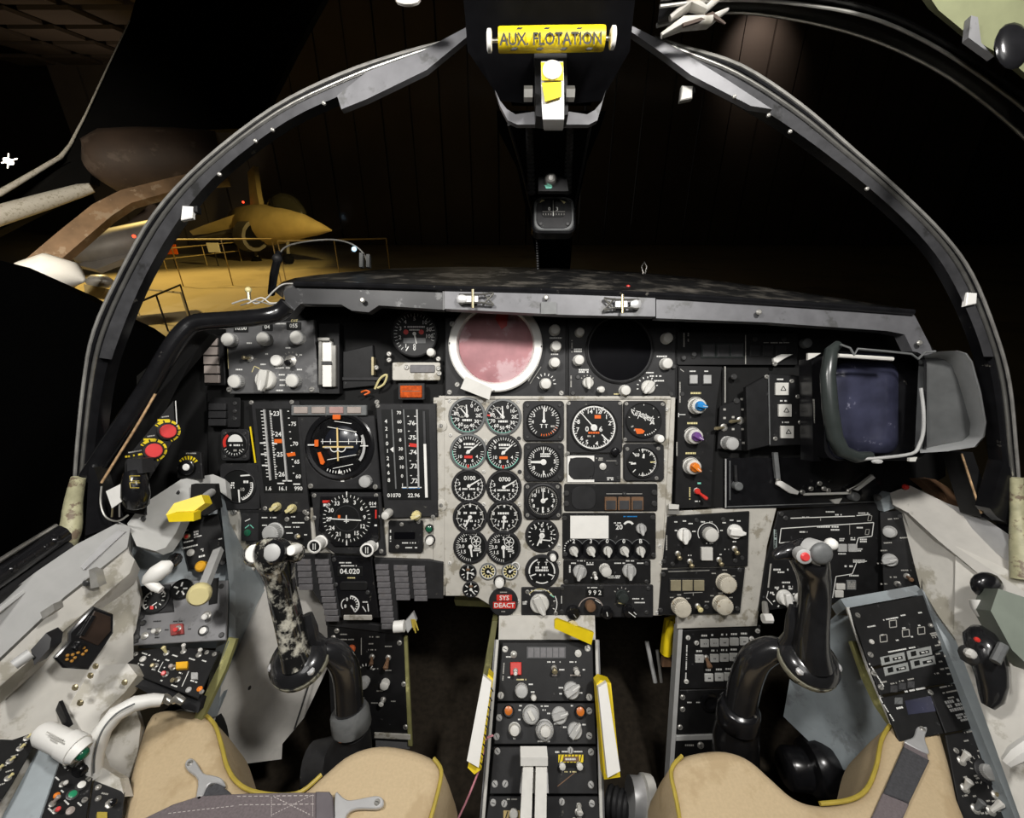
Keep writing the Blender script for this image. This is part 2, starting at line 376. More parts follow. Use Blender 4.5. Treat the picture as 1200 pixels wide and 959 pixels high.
    def window(s, x0, y0, x1, y1, txt=None, size=None, name='counter_window', mt=None, z=None, ink=None):
        z = s.zt if z is None else z
        def fn(b):
            b.rect(x0 - 1, y0 - 1, x1 + 1, y1 + 1, z, z + .8, BLK, .5, .3); b.rect(x0, y0, x1, y1, z + .5, z + 1, mt or FACE, .3)
            if txt: b.text(txt, (x0 + x1) / 2, (y0 + y1) / 2, size or (y1 - y0) * .8, z + 1.1, ink or WHT)
        return s.part(name, fn)
    def jack(s, x, y, r=3, mt=None, name='indicator_lamp', h=2, z=None, lens=None):
        z = s.zt if z is None else z
        return s.part(name, lambda b: (b.cyl(x, y, [(r, z), (r, z + h * .7), (r * .8, z + h)], mt or SCREWM, 14), b.cyl(x, y, [(r * .66, z), (r * .66, z + h), (r * .45, z + h * 1.3), (r * .15, z + h * 1.4)], lens or mt or SCREWM, 14)))
def rpoly(x0, y0, x1, y1, r=2): return rr(x0, y0, x1, y1, r, 3)
def corners(x0, y0, x1, y1, i=5): return [(x0 + i, y0 + i), (x1 - i, y0 + i), (x1 - i, y1 - i), (x0 + i, y1 - i)]
class Free:                                 # one free-standing thing; pixel + depth coordinates, local axes as the eye's
    def __init__(s, name, label, cat, px, py, d, group=None, kind=None):
        s.O = P(px, py, d); s.k = d / F
        s.e = bpy.data.objects.new(name, None); s.e.empty_display_size = .01; sc.collection.objects.link(s.e)
        s.e.matrix_world = Matrix.Translation(s.O) @ R3.to_4x4(); s.inv = s.e.matrix_world.inverted()
        if kind: s.e['kind'] = kind
        else: s.e['label'] = label; s.e['category'] = cat
        if group: s.e['group'] = group
    def q(s, px, py, d): return s.inv @ P(px, py, d)
    def w(s, p): return s.inv @ Vector(p)
    def part(s, name, fn, parent=None, label=None, sharp=38, kind=None):
        b = Bd(); b.it = s; b.k = s.k; b.q = s.q; fn(b); return link(name, b.mesh(name, sharp), parent or s.e, label=label, kind=kind)
    def tube(s, name, pts, mt, n=10, parent=None, label=None, sq=1., closed=False, up=None):      # pts: (px, py, d, r_px)
        return s.part(name, lambda b: b.tube3([s.q(*p[:3]) for p in pts], [p[3] * p[2] / F for p in pts], mt, n, closed, sq, up), parent, label, 60)
    def solid(s, name, pts, ext, mt, parent=None, label=None, kind=None):      # polygon of (px,py,d) thickened along ext (u,v,away) metres
        def fn(b): slab(b, [s.q(*p) for p in pts], ext, mt)
        return s.part(name, fn, parent, label, 30, kind)
def slab(b, a, ext, mt):
    e = Vector((ext[0], ext[1], -ext[2])); n = len(a); vs = list(a) + [p + e for p in a]
    b.add(vs, [tuple(range(n)), tuple(range(2 * n - 1, n - 1, -1))] + [(i, (i + 1) % n, n + (i + 1) % n, n + i) for i in range(n)], mt)
def smooth_path(pts, n=4, closed=False):     # Catmull-Rom through tuples
    o = []; m = len(pts)
    for i in range(m if closed else m - 1):
        p = [pts[(i + j) % m] if closed else pts[min(max(i + j, 0), m - 1)] for j in (-1, 0, 1, 2)]
        for t in range(n):
            t /= n
            o.append(tuple(.5 * (2 * b + (c - a) * t + (2 * a - 5 * b + 4 * c - e) * t * t + (3 * b - a - 3 * c + e) * t ** 3) for a, b, c, e in zip(*p)))
    if not closed: o.append(tuple(pts[-1]))
    return o
def single(name, label, cat, px, py, d, fn, group=None, kind=None, sharp=38):          # a thing that is one mesh
    f = Free(name, label, cat, px, py, d, group, kind); b = Bd(); b.it = f; b.k = f.k; b.q = f.q; fn(b)
    o = link(name, b.mesh(name, sharp)); o.matrix_world = f.e.matrix_world.copy()
    for key in f.e.keys(): o[key] = f.e[key]
    nm = f.e.name; bpy.data.objects.remove(f.e); o.name = nm; return o
# ---------------------------------------------------------------- the hangar
def struct(name, fn, org=(0, 0, 0), sharp=38):
    b = Bd(); fn(b, Vector(org)); o = link(name, b.mesh(name, sharp), kind='structure'); o.location = org; return o
def wbox(b, x0, y0, z0, x1, y1, z1, mt): b.prism2([(x0, y0), (x1, y0), (x1, y1), (x0, y1)], z0, z1, mt)
struct('floor', lambda b, o: wbox(b, -70, -10, -.2, 60, 80, 0, WOOD))
def wallf(b, o):
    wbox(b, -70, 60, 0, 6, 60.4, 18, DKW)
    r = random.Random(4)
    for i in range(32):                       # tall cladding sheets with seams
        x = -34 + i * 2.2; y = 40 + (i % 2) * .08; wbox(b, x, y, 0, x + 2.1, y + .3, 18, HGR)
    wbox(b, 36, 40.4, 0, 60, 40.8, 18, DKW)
struct('wall_front', wallf)
struct('wall_left', lambda b, o: wbox(b, -70.4, -10, 0, -70, 60, 18, DKW))
def roof(b, o):
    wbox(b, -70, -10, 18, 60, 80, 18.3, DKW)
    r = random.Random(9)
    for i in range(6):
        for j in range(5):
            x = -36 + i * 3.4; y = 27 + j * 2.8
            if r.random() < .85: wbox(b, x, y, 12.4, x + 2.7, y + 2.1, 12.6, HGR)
struct('ceiling', roof)
lamp('roof_lamp', 'SPOT', (-25, 33, 6), (-26, 33, 12.5), 260, (1, .75, .55), .3, 110, .9)

# the sand coloured jet parked across the hangar, nose to the right
def jet():
    d = 27.
    f = Free('parked_jet', 'small sand-coloured fighter jet with one tall fin parked beyond the barriers', 'airplane', 330, 300, d)
    q = f.q
    ax = [(388, 270, 24.5, 1.2), (374, 268, 24.9, 7), (356, 265, 25.3, 13), (336, 264, 25.9, 19), (316, 264, 26.6, 22), (300, 264, 27.4, 22), (288, 262, 29, 18), (282, 260, 31, 14)]
    f.part('fuselage', lambda b: b.tube3([q(*a[:3]) for a in ax], [a[3] * a[2] / F for a in ax], JET, 18), sharp=60)
    f.part('canopy', lambda b: b.tube3([q(*a[:3]) for a in smooth_path([(318, 247, 26.6), (330, 242, 26.2), (344, 245, 25.8), (356, 254, 25.4)], 3)], [x * .05 for x in (5, 9, 12, 14, 15, 14, 12, 9, 7, 3)], CANG, 12), sharp=70)
    def wing(b):
        slab(b, [q(306, 250, 26.6), q(290, 258, 26.8), q(240, 269, 27.6), q(222, 271, 27.6), q(236, 265, 27.4), (q(290, 246, 26.6))], (0, -.14, .3), JET)
    f.part('wing', wing)
    f.part('wing', lambda b: slab(b, [q(300, 268, 27.2), q(280, 272, 27.6), q(228, 279, 28.4), q(250, 272, 28)], (0, -.1, .3), JETG))
    f.part('tail_fin', lambda b: slab(b, [q(306, 250, 27.4), q(294, 250, 28.2), q(290, 202, 29), q(297, 194, 28.8), q(301, 225, 27.9)], (.2, 0, .2), JET))
    f.part('air_intake', lambda b: (b.tube3([q(300, 276, 26.2), q(290, 275, 27)], [.75, .8], JETG, 14, sq=1.25), b.tube3([q(300.5, 276, 26.1), q(299, 276, 26.3)], [.55, .55], DARKP, 14, sq=1.25)))
    for x, y, dd in ((337, 300, 26), (300, 303, 27.5)):
        w = floor_pt(x, y + 8)
        f.part('landing_gear', lambda b: (b.tube3([q(x, y - 18, dd), q(x + 1, y + 2, dd)], .1, JETG, 8), b.ball(q(x + 1, y + 4, dd), .32, DARKP, 10)))
    f.part('beacon', lambda b: b.ball(q(305, 243, 26.4), .13, REDE, 8), label='glowing red beacon')
    f.part('beacon', lambda b: b.ball(q(285, 237, 28), .07, REDE, 8), label='glowing red beacon')
jet()
# the dark bomber overhead on the left: only its lit edges, a pod and a strut read against the dark
def bomber():
    f = Free('dark_bomber', 'huge dark airplane at upper left with wing edges painted pale as if lit and a brown pod', 'airplane', 120, 250, 11.)
    q = f.q; d = 11.
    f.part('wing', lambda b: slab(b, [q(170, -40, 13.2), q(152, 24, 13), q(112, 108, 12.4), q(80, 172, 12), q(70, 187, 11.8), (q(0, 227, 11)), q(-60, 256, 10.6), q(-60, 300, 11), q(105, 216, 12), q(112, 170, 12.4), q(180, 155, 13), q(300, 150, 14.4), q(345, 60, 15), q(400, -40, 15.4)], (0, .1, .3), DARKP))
    f.tube('leading_edge', [(152, 24, 12.95, .5), (130, 70, 12.6, .8), (100, 135, 12.2, 1.1), (82, 170, 11.95, 1.7), (71, 184, 11.75, 2.3), (36, 205, 11.3, 2.8), (0, 226, 10.9, 3.4), (-40, 248, 10.5, 4)], CREAM, 8)  # lit wing edge put in as pale cream colour
    f.tube('boom', [(108, 220, 12, 5), (95, 223, 11.9, 7), (50, 237, 11.4, 9), (0, 252, 10.9, 10.5), (-50, 268, 10.4, 12)], CREAM, 12)
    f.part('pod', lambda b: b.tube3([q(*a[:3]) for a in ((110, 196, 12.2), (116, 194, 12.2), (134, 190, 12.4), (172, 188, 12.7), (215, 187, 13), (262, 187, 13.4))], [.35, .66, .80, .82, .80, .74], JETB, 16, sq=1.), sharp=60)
    f.part('strut', lambda b: b.ribbon3([q(*a) for a in ((42, 318, 10.6), (85, 281, 11.0), (122, 250, 11.4), (150, 234, 11.7), (205, 219, 12.1), (250, 208, 12.4))], q(40, 315, 10.6) - q(20, 285, 10.6), [.5, .5, .48, .42, .38, .36], .25, STRUT))
    f.part('nose_fairing', lambda b: b.tube3([q(*a) for a in ((30, 342, 9.8), (48, 330, 9.9), (66, 320, 10), (86, 322, 10.1), (99, 329, 10.1))], [.5, .5, .44, .28, .04], WHITE, 16), label='glossy white rounded nose', sharp=70)
bomber()
def greyjet():
    f = Free('grey_jet', 'grey airplane with a stubby wing and underwing store half hidden behind the windshield frame', 'airplane', 130, 300, 14.)
    q = f.q
    f.part('fuselage', lambda b: b.tube3([q(*a) for a in ((85, 302, 13.6), (100, 297, 13.8), (140, 287, 14.2), (185, 276, 14.8))], [.15, .42, .52, .5], JETG, 14, sq=1), sharp=60)
    f.part('tail_fin', lambda b: slab(b, [q(138, 270, 14.4), q(192, 258, 14.8), q(188, 238, 14.8), q(175, 240, 14.7)], (.1, 0, .2), JETB))
    f.part('wing', lambda b: slab(b, [q(88, 310, 13.6), q(140, 296, 14), q(160, 292, 14.2), q(158, 298, 14), (q(112, 316, 13.6))], (0, -.06, .2), JETG))
    f.part('underwing_store', lambda b: b.tube3([q(*a) for a in ((104, 331, 13.2), (110, 330, 13.2), (125, 330, 13.3), (132, 330, 13.3))], [.12, .2, .2, .06], BARE, 12), sharp=60)
    f.part('pylon', lambda b: slab(b, [q(98, 333, 13), q(124, 338, 13), (q(120, 350, 13)), q(100, 348, 13)], (0, 0, .2), JET))
    f.part('beacon', lambda b: b.ball(q(157, 277, 13.6), .05, REDE, 8), label='dim red light')
greyjet()
single('ceiling_lamp', 'small bright white lamp hanging high at the far left', 'lamp', 10, 190, 20, lambda b: (b.ball(b.q(10, 189, 20), .14, LAMPE, 10, (1, 1, 1.4)), b.tube3([b.q(2, 191, 20), b.q(20, 186, 20)], .025, LAMPE, 6), b.tube3([b.q(10, 180, 20), b.q(9, 197, 20)], .02, LAMPE, 6)))  # crossed emissive tubes draw the lens star around the lamp
# barriers on the hangar floor
def barrier(pts, label, h, bars=1, pale=False):
    A = floor_pt(*pts[0]); B_ = floor_pt(*pts[1]); f = Free('barrier', label, 'barrier', *pts[0], 10); mt = JET if pale else BLK2
    f.e.matrix_world = Matrix.Translation(A); f.inv = f.e.matrix_world.inverted()
    n = max(2, int((B_ - A).length / 1.6) + 1); up = Vector((0, 0, h)); v = B_ - A
    f.part('rail', lambda b: [b.tube3([up * (1 - .45 * i), v + up * (1 - .45 * i)], .028, mt, 6) for i in range(bars)])
    for i in range(n):
        p = v * (i / (n - 1)); f.part('post', lambda b: b.tube3([p, p + up], .024, mt, 6))
barrier(((164, 408), (223, 372)), 'dark metal barrier on the yellow floor nearest the cockpit', 1.0)
barrier(((164, 371), (223, 379)), 'pale low barrier meeting the dark barrier on the yellow floor', .9, 1, True)
barrier(((196, 318), (283, 306)), 'thin pale barrier below the wing of the sand-coloured jet', 1.1, 2, True)
barrier(((215, 336), (330, 334)), 'long yellow-lit barrier rail in front of the sand-coloured jet', 1.9, 1, True)
barrier(((336, 333.7), (458, 327)), 'yellow-lit barrier rail seen behind the combiner frame', 1.8, 1, True)
def board(px, py, label, mt):
    o = floor_pt(px, py + 9); f = Free('sign_stand', label, 'sign', px, py, 12); f.e.matrix_world = Matrix.Translation(o); f.inv = f.e.matrix_world.inverted()
    f.part('post', lambda b: b.tube3([Vector((0, 0, 0)), Vector((0, 0, 1.0))], .03, BLK2, 6))
    f.part('board', lambda b: b.prism2([(-.32, -.04), (.32, -.04), (.32, .04), (-.32, .04)], .75, 1.25, mt))
board(207, 306, 'small orange sign board beside the thin barrier', ORG)
board(256, 303, 'small white sign board under the jet nose', WHT)
# dark airframe outside the left canopy
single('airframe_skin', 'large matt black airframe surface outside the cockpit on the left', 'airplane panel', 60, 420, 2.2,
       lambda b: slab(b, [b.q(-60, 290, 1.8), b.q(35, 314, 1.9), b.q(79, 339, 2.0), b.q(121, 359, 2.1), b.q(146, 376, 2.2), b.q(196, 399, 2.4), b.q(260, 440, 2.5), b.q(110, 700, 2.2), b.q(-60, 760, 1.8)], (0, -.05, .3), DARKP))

# ---------------------------------------------------------------- windshield frame and glass
LO = [(78, 655, .62), (86, 600, .62), (89, 540, .615), (98, 450, .61), (110, 388, .60), (140, 322, .59), (181, 251, .57), (238, 190, .55), (320, 127, .53), (400, 87, .515), (470, 63, .505), (520, 50, .5)]
LI = [(100, 655, .62), (104, 600, .62), (112, 540, .615), (124, 450, .61), (140, 395, .60), (171, 322, .59), (214, 251, .57), (262, 197, .55), (336, 142, .53), (412, 106, .515), (480, 76, .505), (530, 54, .5)]
RO = [(1206, 655, .62), (1197, 600, .62), (1191, 530, .615), (1183, 450, .61), (1166, 388, .60), (1139, 322, .59), (1106, 276, .575), (1056, 226, .56), (1000, 176, .545), (937, 122, .53), (868, 77, .515), (800, 55, .505), (770, 45, .5)]
RI = [(1186, 655, .62), (1178, 600, .62), (1170, 530, .615), (1160, 450, .61), (1143, 388, .60), (1112, 322, .59), (1078, 276, .575), (1030, 230, .56), (976, 186, .545), (915, 142, .53), (850, 103, .515), (792, 68, .505), (762, 48, .5)]
def mix(a, b, t, dd=0): return [tuple(x * (1 - t) + y * t for x, y in zip(p, q))[:2] + (p[2] * (1 - t) + q[2] * t + dd,) for p, q in zip(a, b)]
FLG = mat('dark_steel_flange', (.09, .09, .095), .32, .5, var=.2, wear=(.05, .05, .05), wamt=.42, wscale=18)
LIPM = mat('worn_grey_lip', (.13, .13, .138), .45, .1, var=.12, wear=(.08, .08, .08), wamt=.42, wscale=25)
def bow():
    f = Free('windshield_arch', 'black metal windshield arch with worn bright edges over the whole panel', 'window frame', 600, 60, .5)
    for o, i, foot in ((LO, LI, 'l'), (RO, RI, 'r')):
        o2, i2 = smooth_path(o, 4), smooth_path(i, 4)
        def fn(b):
            rings = []
            for (p, r) in zip(o2, i2):
                A, B_ = b.q(*p), b.q(*r); w = B_ - A; z = Vector((0, 0, -.014)); m1 = A + w * .30 + Vector((0, 0, -.012)); m2 = A + w * .45 + Vector((0, 0, .006))
                rings.append([A, A + w * .18, m1, m2, B_ + Vector((0, 0, .004)), B_ + z, A + z])
            b.loft(rings, GLOSS)
        f.part('arch', fn, sharp=25)
        f.part('outer_rail', lambda b: b.tube3([b.q(*p) for p in o2], .0022, SCREWM, 8), label='thin worn metal edge')
        m = smooth_path(mix(o, i, .34), 4); f.part('seal_rail', lambda b: b.tube3([b.q(p[0], p[1], p[2] - .006) for p in m], .0026, METAL, 8), label='bright polished metal strip', sharp=80)
        e = i2[14:] ; f.part('inner_flange', lambda b: b.loft([[b.q(*mm), b.q(*ii), b.q(ii[0], ii[1], ii[2] + .01), b.q(mm[0], mm[1], mm[2] + .01)] for mm, ii in zip([tuple(x * .52 + y * .48 for x, y in zip(a, c))[:2] + (c[2] - .012,) for a, c in zip(o2[14:], i2[14:])], [(x[0], x[1], x[2] - .012) for x in e])], FLG), label='dark steel flange with screws')
    f.part('flange_tongue', lambda b: slab(b, [b.q(395, 112, .50), b.q(430, 84, .495), b.q(490, 62, .49), b.q(546, 32, .485), b.q(551, 40, .485), b.q(500, 82, .49), b.q(430, 116, .495), b.q(400, 128, .50)], (0, 0, .008), LIPM), label='silver grey tongue')
    f.part('flange_tongue', lambda b: slab(b, [b.q(740, 30, .485), b.q(790, 55, .49), b.q(850, 92, .495), b.q(905, 128, .50), b.q(880, 124, .50), b.q(810, 88, .495), b.q(770, 58, .49), b.q(738, 36, .485)], (0, 0, .008), LIPM), label='silver grey tongue')
    for a, c in ((420, 102), (380, 122), (320, 153), (300, 166), (258, 205), (860, 114), (900, 136), (925, 155), (1015, 222)):
        f.part('screw', lambda b: b.lathe([(.0022, 0), (.0022, .002), (.001, .003)], SCREWM, 8, Matrix.Translation(b.q(a, c, .50))))
    f.part('foot', lambda b: b.tube3([b.q(*p) for p in smooth_path([(92, 560, .6), (86, 590, .6), (83, 620, .595), (74, 645, .585)], 4)], [.008, .0085, .009, .0095, .010, .0105, .011, .0115, .012, .012, .012, .013, .013][:13], mat('crazed_yellow_sealant', (.44, .42, .26), .5, var=.2, scale=90, wear=(.20, .15, .10), wamt=.45, wscale=60), 10), label='yellowed crusty sealant at the left foot')
    f.part('foot', lambda b: b.tube3([b.q(*p) for p in ((1191, 560, .6), (1193, 600, .6), (1196, 640, .59), (1200, 680, .58))], [.007, .008, .011, .013], MATS['crazed_yellow_sealant'], 10), label='yellowed sealant at the right foot')
    for pts in ([(104, 545, .60), (110, 548, .6), (124, 590, .61), (132, 618, .61), (100, 628, .60)], [(1176, 540, .6), (1184, 548, .6), (1190, 620, .61), (1168, 606, .61), (1160, 596, .61)]):
        f.part('gusset', lambda b: slab(b, [b.q(*p) for p in pts], (0, 0, .02), GLOSS))
bow()
for i, (px, py, dd, lab) in enumerate(((222, 252, .555, 'small white clip on the left limb of the windshield arch'), (1133, 352, .585, 'small white clip on the right limb of the windshield arch'), (802, 113, .515, 'tiny steel clip hanging below the arch right of the yellow handle'))):
    single('mirror_clip', lab, 'clip', px, py, dd, lambda b: (b.prism2([(-.007, -.009), (.007, -.006), (.008, .008), (-.005, .009)], 0, .006, WHITE if i < 2 else SCREWM, .001), b.prism2([(.004, .002), (.012, .002), (.012, .010), (.004, .010)], -.004, .004, BLK, .001)))
# glass panes between the arch, the centre post and the nose
def pane(bowp, far):
    def fn(b, o):
        a = smooth_path(bowp, 3); c = smooth_path(far, 3); n = min(len(a), len(c)); a = [a[int(i * (len(a) - 1) / (n - 1))] for i in range(n)]; c = [c[int(i * (len(c) - 1) / (n - 1))] for i in range(n)]
        rows = []
        for t in range(7):
            t /= 6; rows.append([P(*(x * (1 - t) + y * t for x, y in zip(p, q))) - o for p, q in zip(a, c)])
        b.loft(rows, GLASS, False, False)
    return fn
ORG0 = P(600, 300, 1.0)
struct('window_1', pane(LI, [(104, 640, .66), (170, 470, .72), (225, 385, .85), (300, 350, .95), (400, 330, 1.1), (520, 318, 1.2), (605, 312, 1.22), (628, 270, 1.0), (612, 190, .78), (594, 140, .62), (570, 80, .55), (548, 50, .51)]), ORG0)
struct('window_2', pane(RI, [(1190, 640, .66), (1140, 470, .72), (1085, 390, .82), (1000, 355, .95), (850, 330, 1.1), (760, 318, 1.2), (690, 312, 1.22), (672, 270, 1.0), (684, 190, .78), (700, 140, .62), (722, 80, .55), (745, 45, .51)]), ORG0)

# centre post and overhead housing
def post():
    f = Free('windshield_post', 'black centre post running from the overhead housing to the glareshield', 'window post', 645, 200, .7)
    f.part('beam', lambda b: slab(b, [b.q(582, 130, .60), b.q(710, 130, .60), b.q(690, 180, .70), b.q(672, 262, .92), b.q(668, 316, 1.10), b.q(634, 316, 1.10), b.q(624, 262, .92), b.q(606, 180, .70)], (0, 0, .04), DARKP))
    for sx, pts in ((-1, ((596, 146, .595), (612, 200, .72), (628, 270, .92))), (1, ((692, 146, .595), (682, 200, .72), (668, 270, .92)))):
        f.part('edge_strip', lambda b: b.tube3([b.q(*p) for p in pts], .002, BLK2, 6))
post()
for x0, x1, lab in ((620, 623, 'left'), (668, 665, 'right')):
    def cord(b):
        n = 16
        for i in range(n):
            t = i / (n - 1); c = b.q(x0 + (x1 - x0) * t, 146 + 78 * t, .60 + .16 * t); r = .0050 + .002 * t
            b.lathe([(r * .55, -.0045), (r, -.003), (r, .003), (r * .55, .0045)], BLK2, 10, Matrix.Translation(c) @ Matrix.Rotation(math.radians(80), 4, 'X'))
    single('bellows_cord', 'black ribbed cord on the %s side of the centre post' % lab, 'cord', x0, 180, .68, cord)
single('bead_chain', 'thin dark bead chain hanging below the compass', 'chain', 630, 295, .9, lambda b: [b.ball(b.q(629 + .1 * i, 279 + 3 * i, .84 + .004 * i), .0028, BLK2, 6) for i in range(13)])
def housing():
    f = Free('overhead_housing', 'black overhead housing with a grey lip holding the yellow handle', 'housing', 645, 80, .5)
    f.part('shell', lambda b: b.loft([[b.q(*p) for p in r] for r in (
        [(520, -220, .33), (545, 20, .44), (548, 60, .48), (575, 100, .50), (585, 118, .50), (645, 125, .52), (705, 118, .50), (715, 100, .50), (738, 60, .48), (742, 20, .44), (770, -220, .33)],
        [(520, -220, .38), (552, 20, .52), (560, 60, .56), (580, 100, .57), (590, 116, .58), (645, 122, .60), (700, 116, .58), (708, 100, .57), (728, 60, .56), (735, 20, .52), (770, -220, .38)])], HOUS, True), sharp=30)
    lip = [(580, 105), (586, 124), (595, 141), (606, 146), (690, 146), (700, 141), (705, 124), (710, 105), (706, 118), (697, 129), (688, 134), (668, 131), (625, 131), (604, 134), (594, 128), (586, 118)]
    f.part('lip', lambda b: slab(b, [b.q(x, y, .485) for x, y in lip], (0, 0, .006), LIPM), label='silver grey curved lip')
    f.part('scoop', lambda b: b.loft([[b.q(*p) for p in r] for r in ([(588, 80, .52), (600, 124, .53), (692, 124, .53), (704, 80, .52)], [(600, 60, .56), (615, 112, .575), (676, 112, .575), (690, 60, .56)])], GLOSS, True))
    f.part('bracket', lambda b: slab(b, [b.q(626, 60, .47), b.q(664, 60, .47), b.q(666, 134, .465), b.q(650, 138, .465), b.q(628, 136, .465)], (0, 0, .02), BLK2))
housing()
def handle():
    f = Free('flotation_handle', 'yellow T-handle lettered AUX. FLOTATION with white end caps', 'handle', 645, 46, .44)
    f.tube('grip', [(584, 47, .44, 12), (586, 47, .44, 12.6), (645, 46, .44, 12.8), (706, 45, .44, 12.6), (708, 45, .44, 12)], YEL, 16, label='yellow grip')
    f.tube('spindle', [(572, 48, .44, 2.5), (719, 45, .44, 2.5)], METAL, 8)
    for x, y in ((573.5, 48), (718, 44.5)): f.tube('end_cap', [(x - 3, y, .44, 9), (x - 2, y, .44, 11.5), (x + 2, y, .44, 11.5), (x + 3, y, .44, 9)], WHITE, 14, label='white end cap')
    def lt(b):
        c = b.q(646, 46, .4285); b.k = .44 / F; vs, fs = glyphs('AUX. FLOTATION'); q = 15 * b.k * 1.38
        b.add([(c.x + v.x * q * .70 - .0002, c.y + v.y * q + .008 * v.x * q, c.z) for v in vs], fs, DSCREW)
    f.part('lettering', lt)
    for x in (608, 640, 678, 602, 632, 660, 690): 
        y = 34.5 if x in (608, 640, 678) else 58
        f.part('hazard_tick', lambda b: b.prism2([(-.003, -.001), (.002, -.001), (.004, .001), (-.001, .001)], 0, .0012, DSCREW), ).location = f.q(x, y, .4305)
    f.part('shank', lambda b: slab(b, [b.q(632, 4, .45), b.q(664, 4, .45), b.q(664, 34, .45), b.q(632, 34, .45)], (0, 0, .015), METAL))
    f.part('shank_strip', lambda b: slab(b, [b.q(639, 7, .447), b.q(650, 7, .447), b.q(651, 32, .447), b.q(639, 32, .447)], (0, 0, .004), WHITE))
    f.part('pivot_bolt', lambda b: (b.tube3([b.q(602, 19, .45), b.q(618, 19, .45)], [.0055, .0055], KNOBW, 8), b.tube3([b.q(616, 19, .452), b.q(634, 19, .452)], .004, METAL, 8)))
handle()
def lever():
    f = Free('release_lever', 'steel release lever with a yellow patch below the yellow T-handle', 'lever', 648, 105, .455)
    f.part('arm', lambda b: b.loft([[b.q(x0, y, d), b.q(x1, y, d), b.q(x1, y, d + .008), b.q(x0, y, d + .008)] for x0, x1, y, d in ((634, 660, 72, .447), (634, 661, 100, .452), (635, 661, 125, .452), (636, 661, 140, .456), (637, 660, 151, .466), (638, 659, 153, .475))], BARE, True), sharp=50, label='polished steel arm')
    f.part('button', lambda b: b.lathe([(.0098, 0), (.0098, .003), (.008, .0045)], WHITE, 20, Matrix.Translation(b.q(647, 84, .448))), label='white round button')
    f.part('patch', lambda b: slab(b, [b.q(635, 97, .4475), b.q(658, 96, .4475), b.q(658, 113, .448), b.q(639, 119, .448)], (0, 0, .0015), YEL), label='yellow patch')
    f.part('patch', lambda b: slab(b, [b.q(634, 73, .4465), b.q(660, 73, .4465), b.q(660, 94, .4468), b.q(635, 94, .4468)], (0, 0, .0008), YEL), label='yellow patch')
    for x in (619, 668): f.part('pivot_nut', lambda b: b.tube3([b.q(x - 5, 110, .46), b.q(x + 5, 110, .46)], [.007, .007], METAL, 6))
lever()
def compass():
    f = It('standby_compass', 'black standby compass with a rounded window at the lower end of the centre post', 'compass', panel_at(.80), 648, 252)
    f.part('case', lambda b: b.rect(623, 232, 674, 275, -14, 6, GLOSS, 8, 2)); f.zt = 6
    f.part('bezel', lambda b: b.rect(625.5, 234.5, 671.5, 273, 5, 7.4, RUB, 9, 1)); f.part('front_plate', lambda b: b.rect(628, 236.5, 669, 271, 6, 8, BLK2, 10, .6))
    f.part('card_window', lambda b: b.rect(634, 238, 661, 258, 7, 8.6, FACE, 4, .3))
    m = f.mk; m.line(647.5, 239, 647.5, 257, .8, 8.8, WHT); m.text('0', 643, 249, 4, 8.8, WHT); m.text('3', 652, 249, 4, 8.8, WHT); m.line(635, 252, 661, 252, .5, 8.8, DIMW)
    for i in range(9): m.line(636 + 3 * i, 254, 636 + 3 * i, 256, .5, 8.8, DIMW)
    m.poly and m.flatpoly([(632, 242), (638, 239), (634, 238)], 8.9, IVORY); m.flatpoly([(655, 238), (662, 241), (660, 243)], 8.9, IVORY)
    f.screws([(633, 266), (664, 266), (630, 240), (667, 240)], 2.2, DSCREW, 8); f.done()
compass()
single('post_lamp', 'small silver lamp on a bracket just above the standby compass', 'lamp', 645, 213, .72, lambda b: (slab(b, [b.q(631, 207, .725), b.q(664, 207, .725), b.q(666, 224, .725), b.q(631, 224, .725)], (0, 0, .01), BLK2), b.lathe([(.0095, 0), (.0095, .008), (.007, .010)], METAL, 16, Matrix.Translation(b.q(645, 212, .724))), b.lathe([(.004, .008), (.004, .0105), (.002, .012)], WHITE, 12, Matrix.Translation(b.q(645, 212, .724))), slab(b, [b.q(638, 217, .7235), b.q(648, 217, .7235), b.q(646, 221, .7235), b.q(640, 221, .7235)], (0, 0, .001), GRN)))

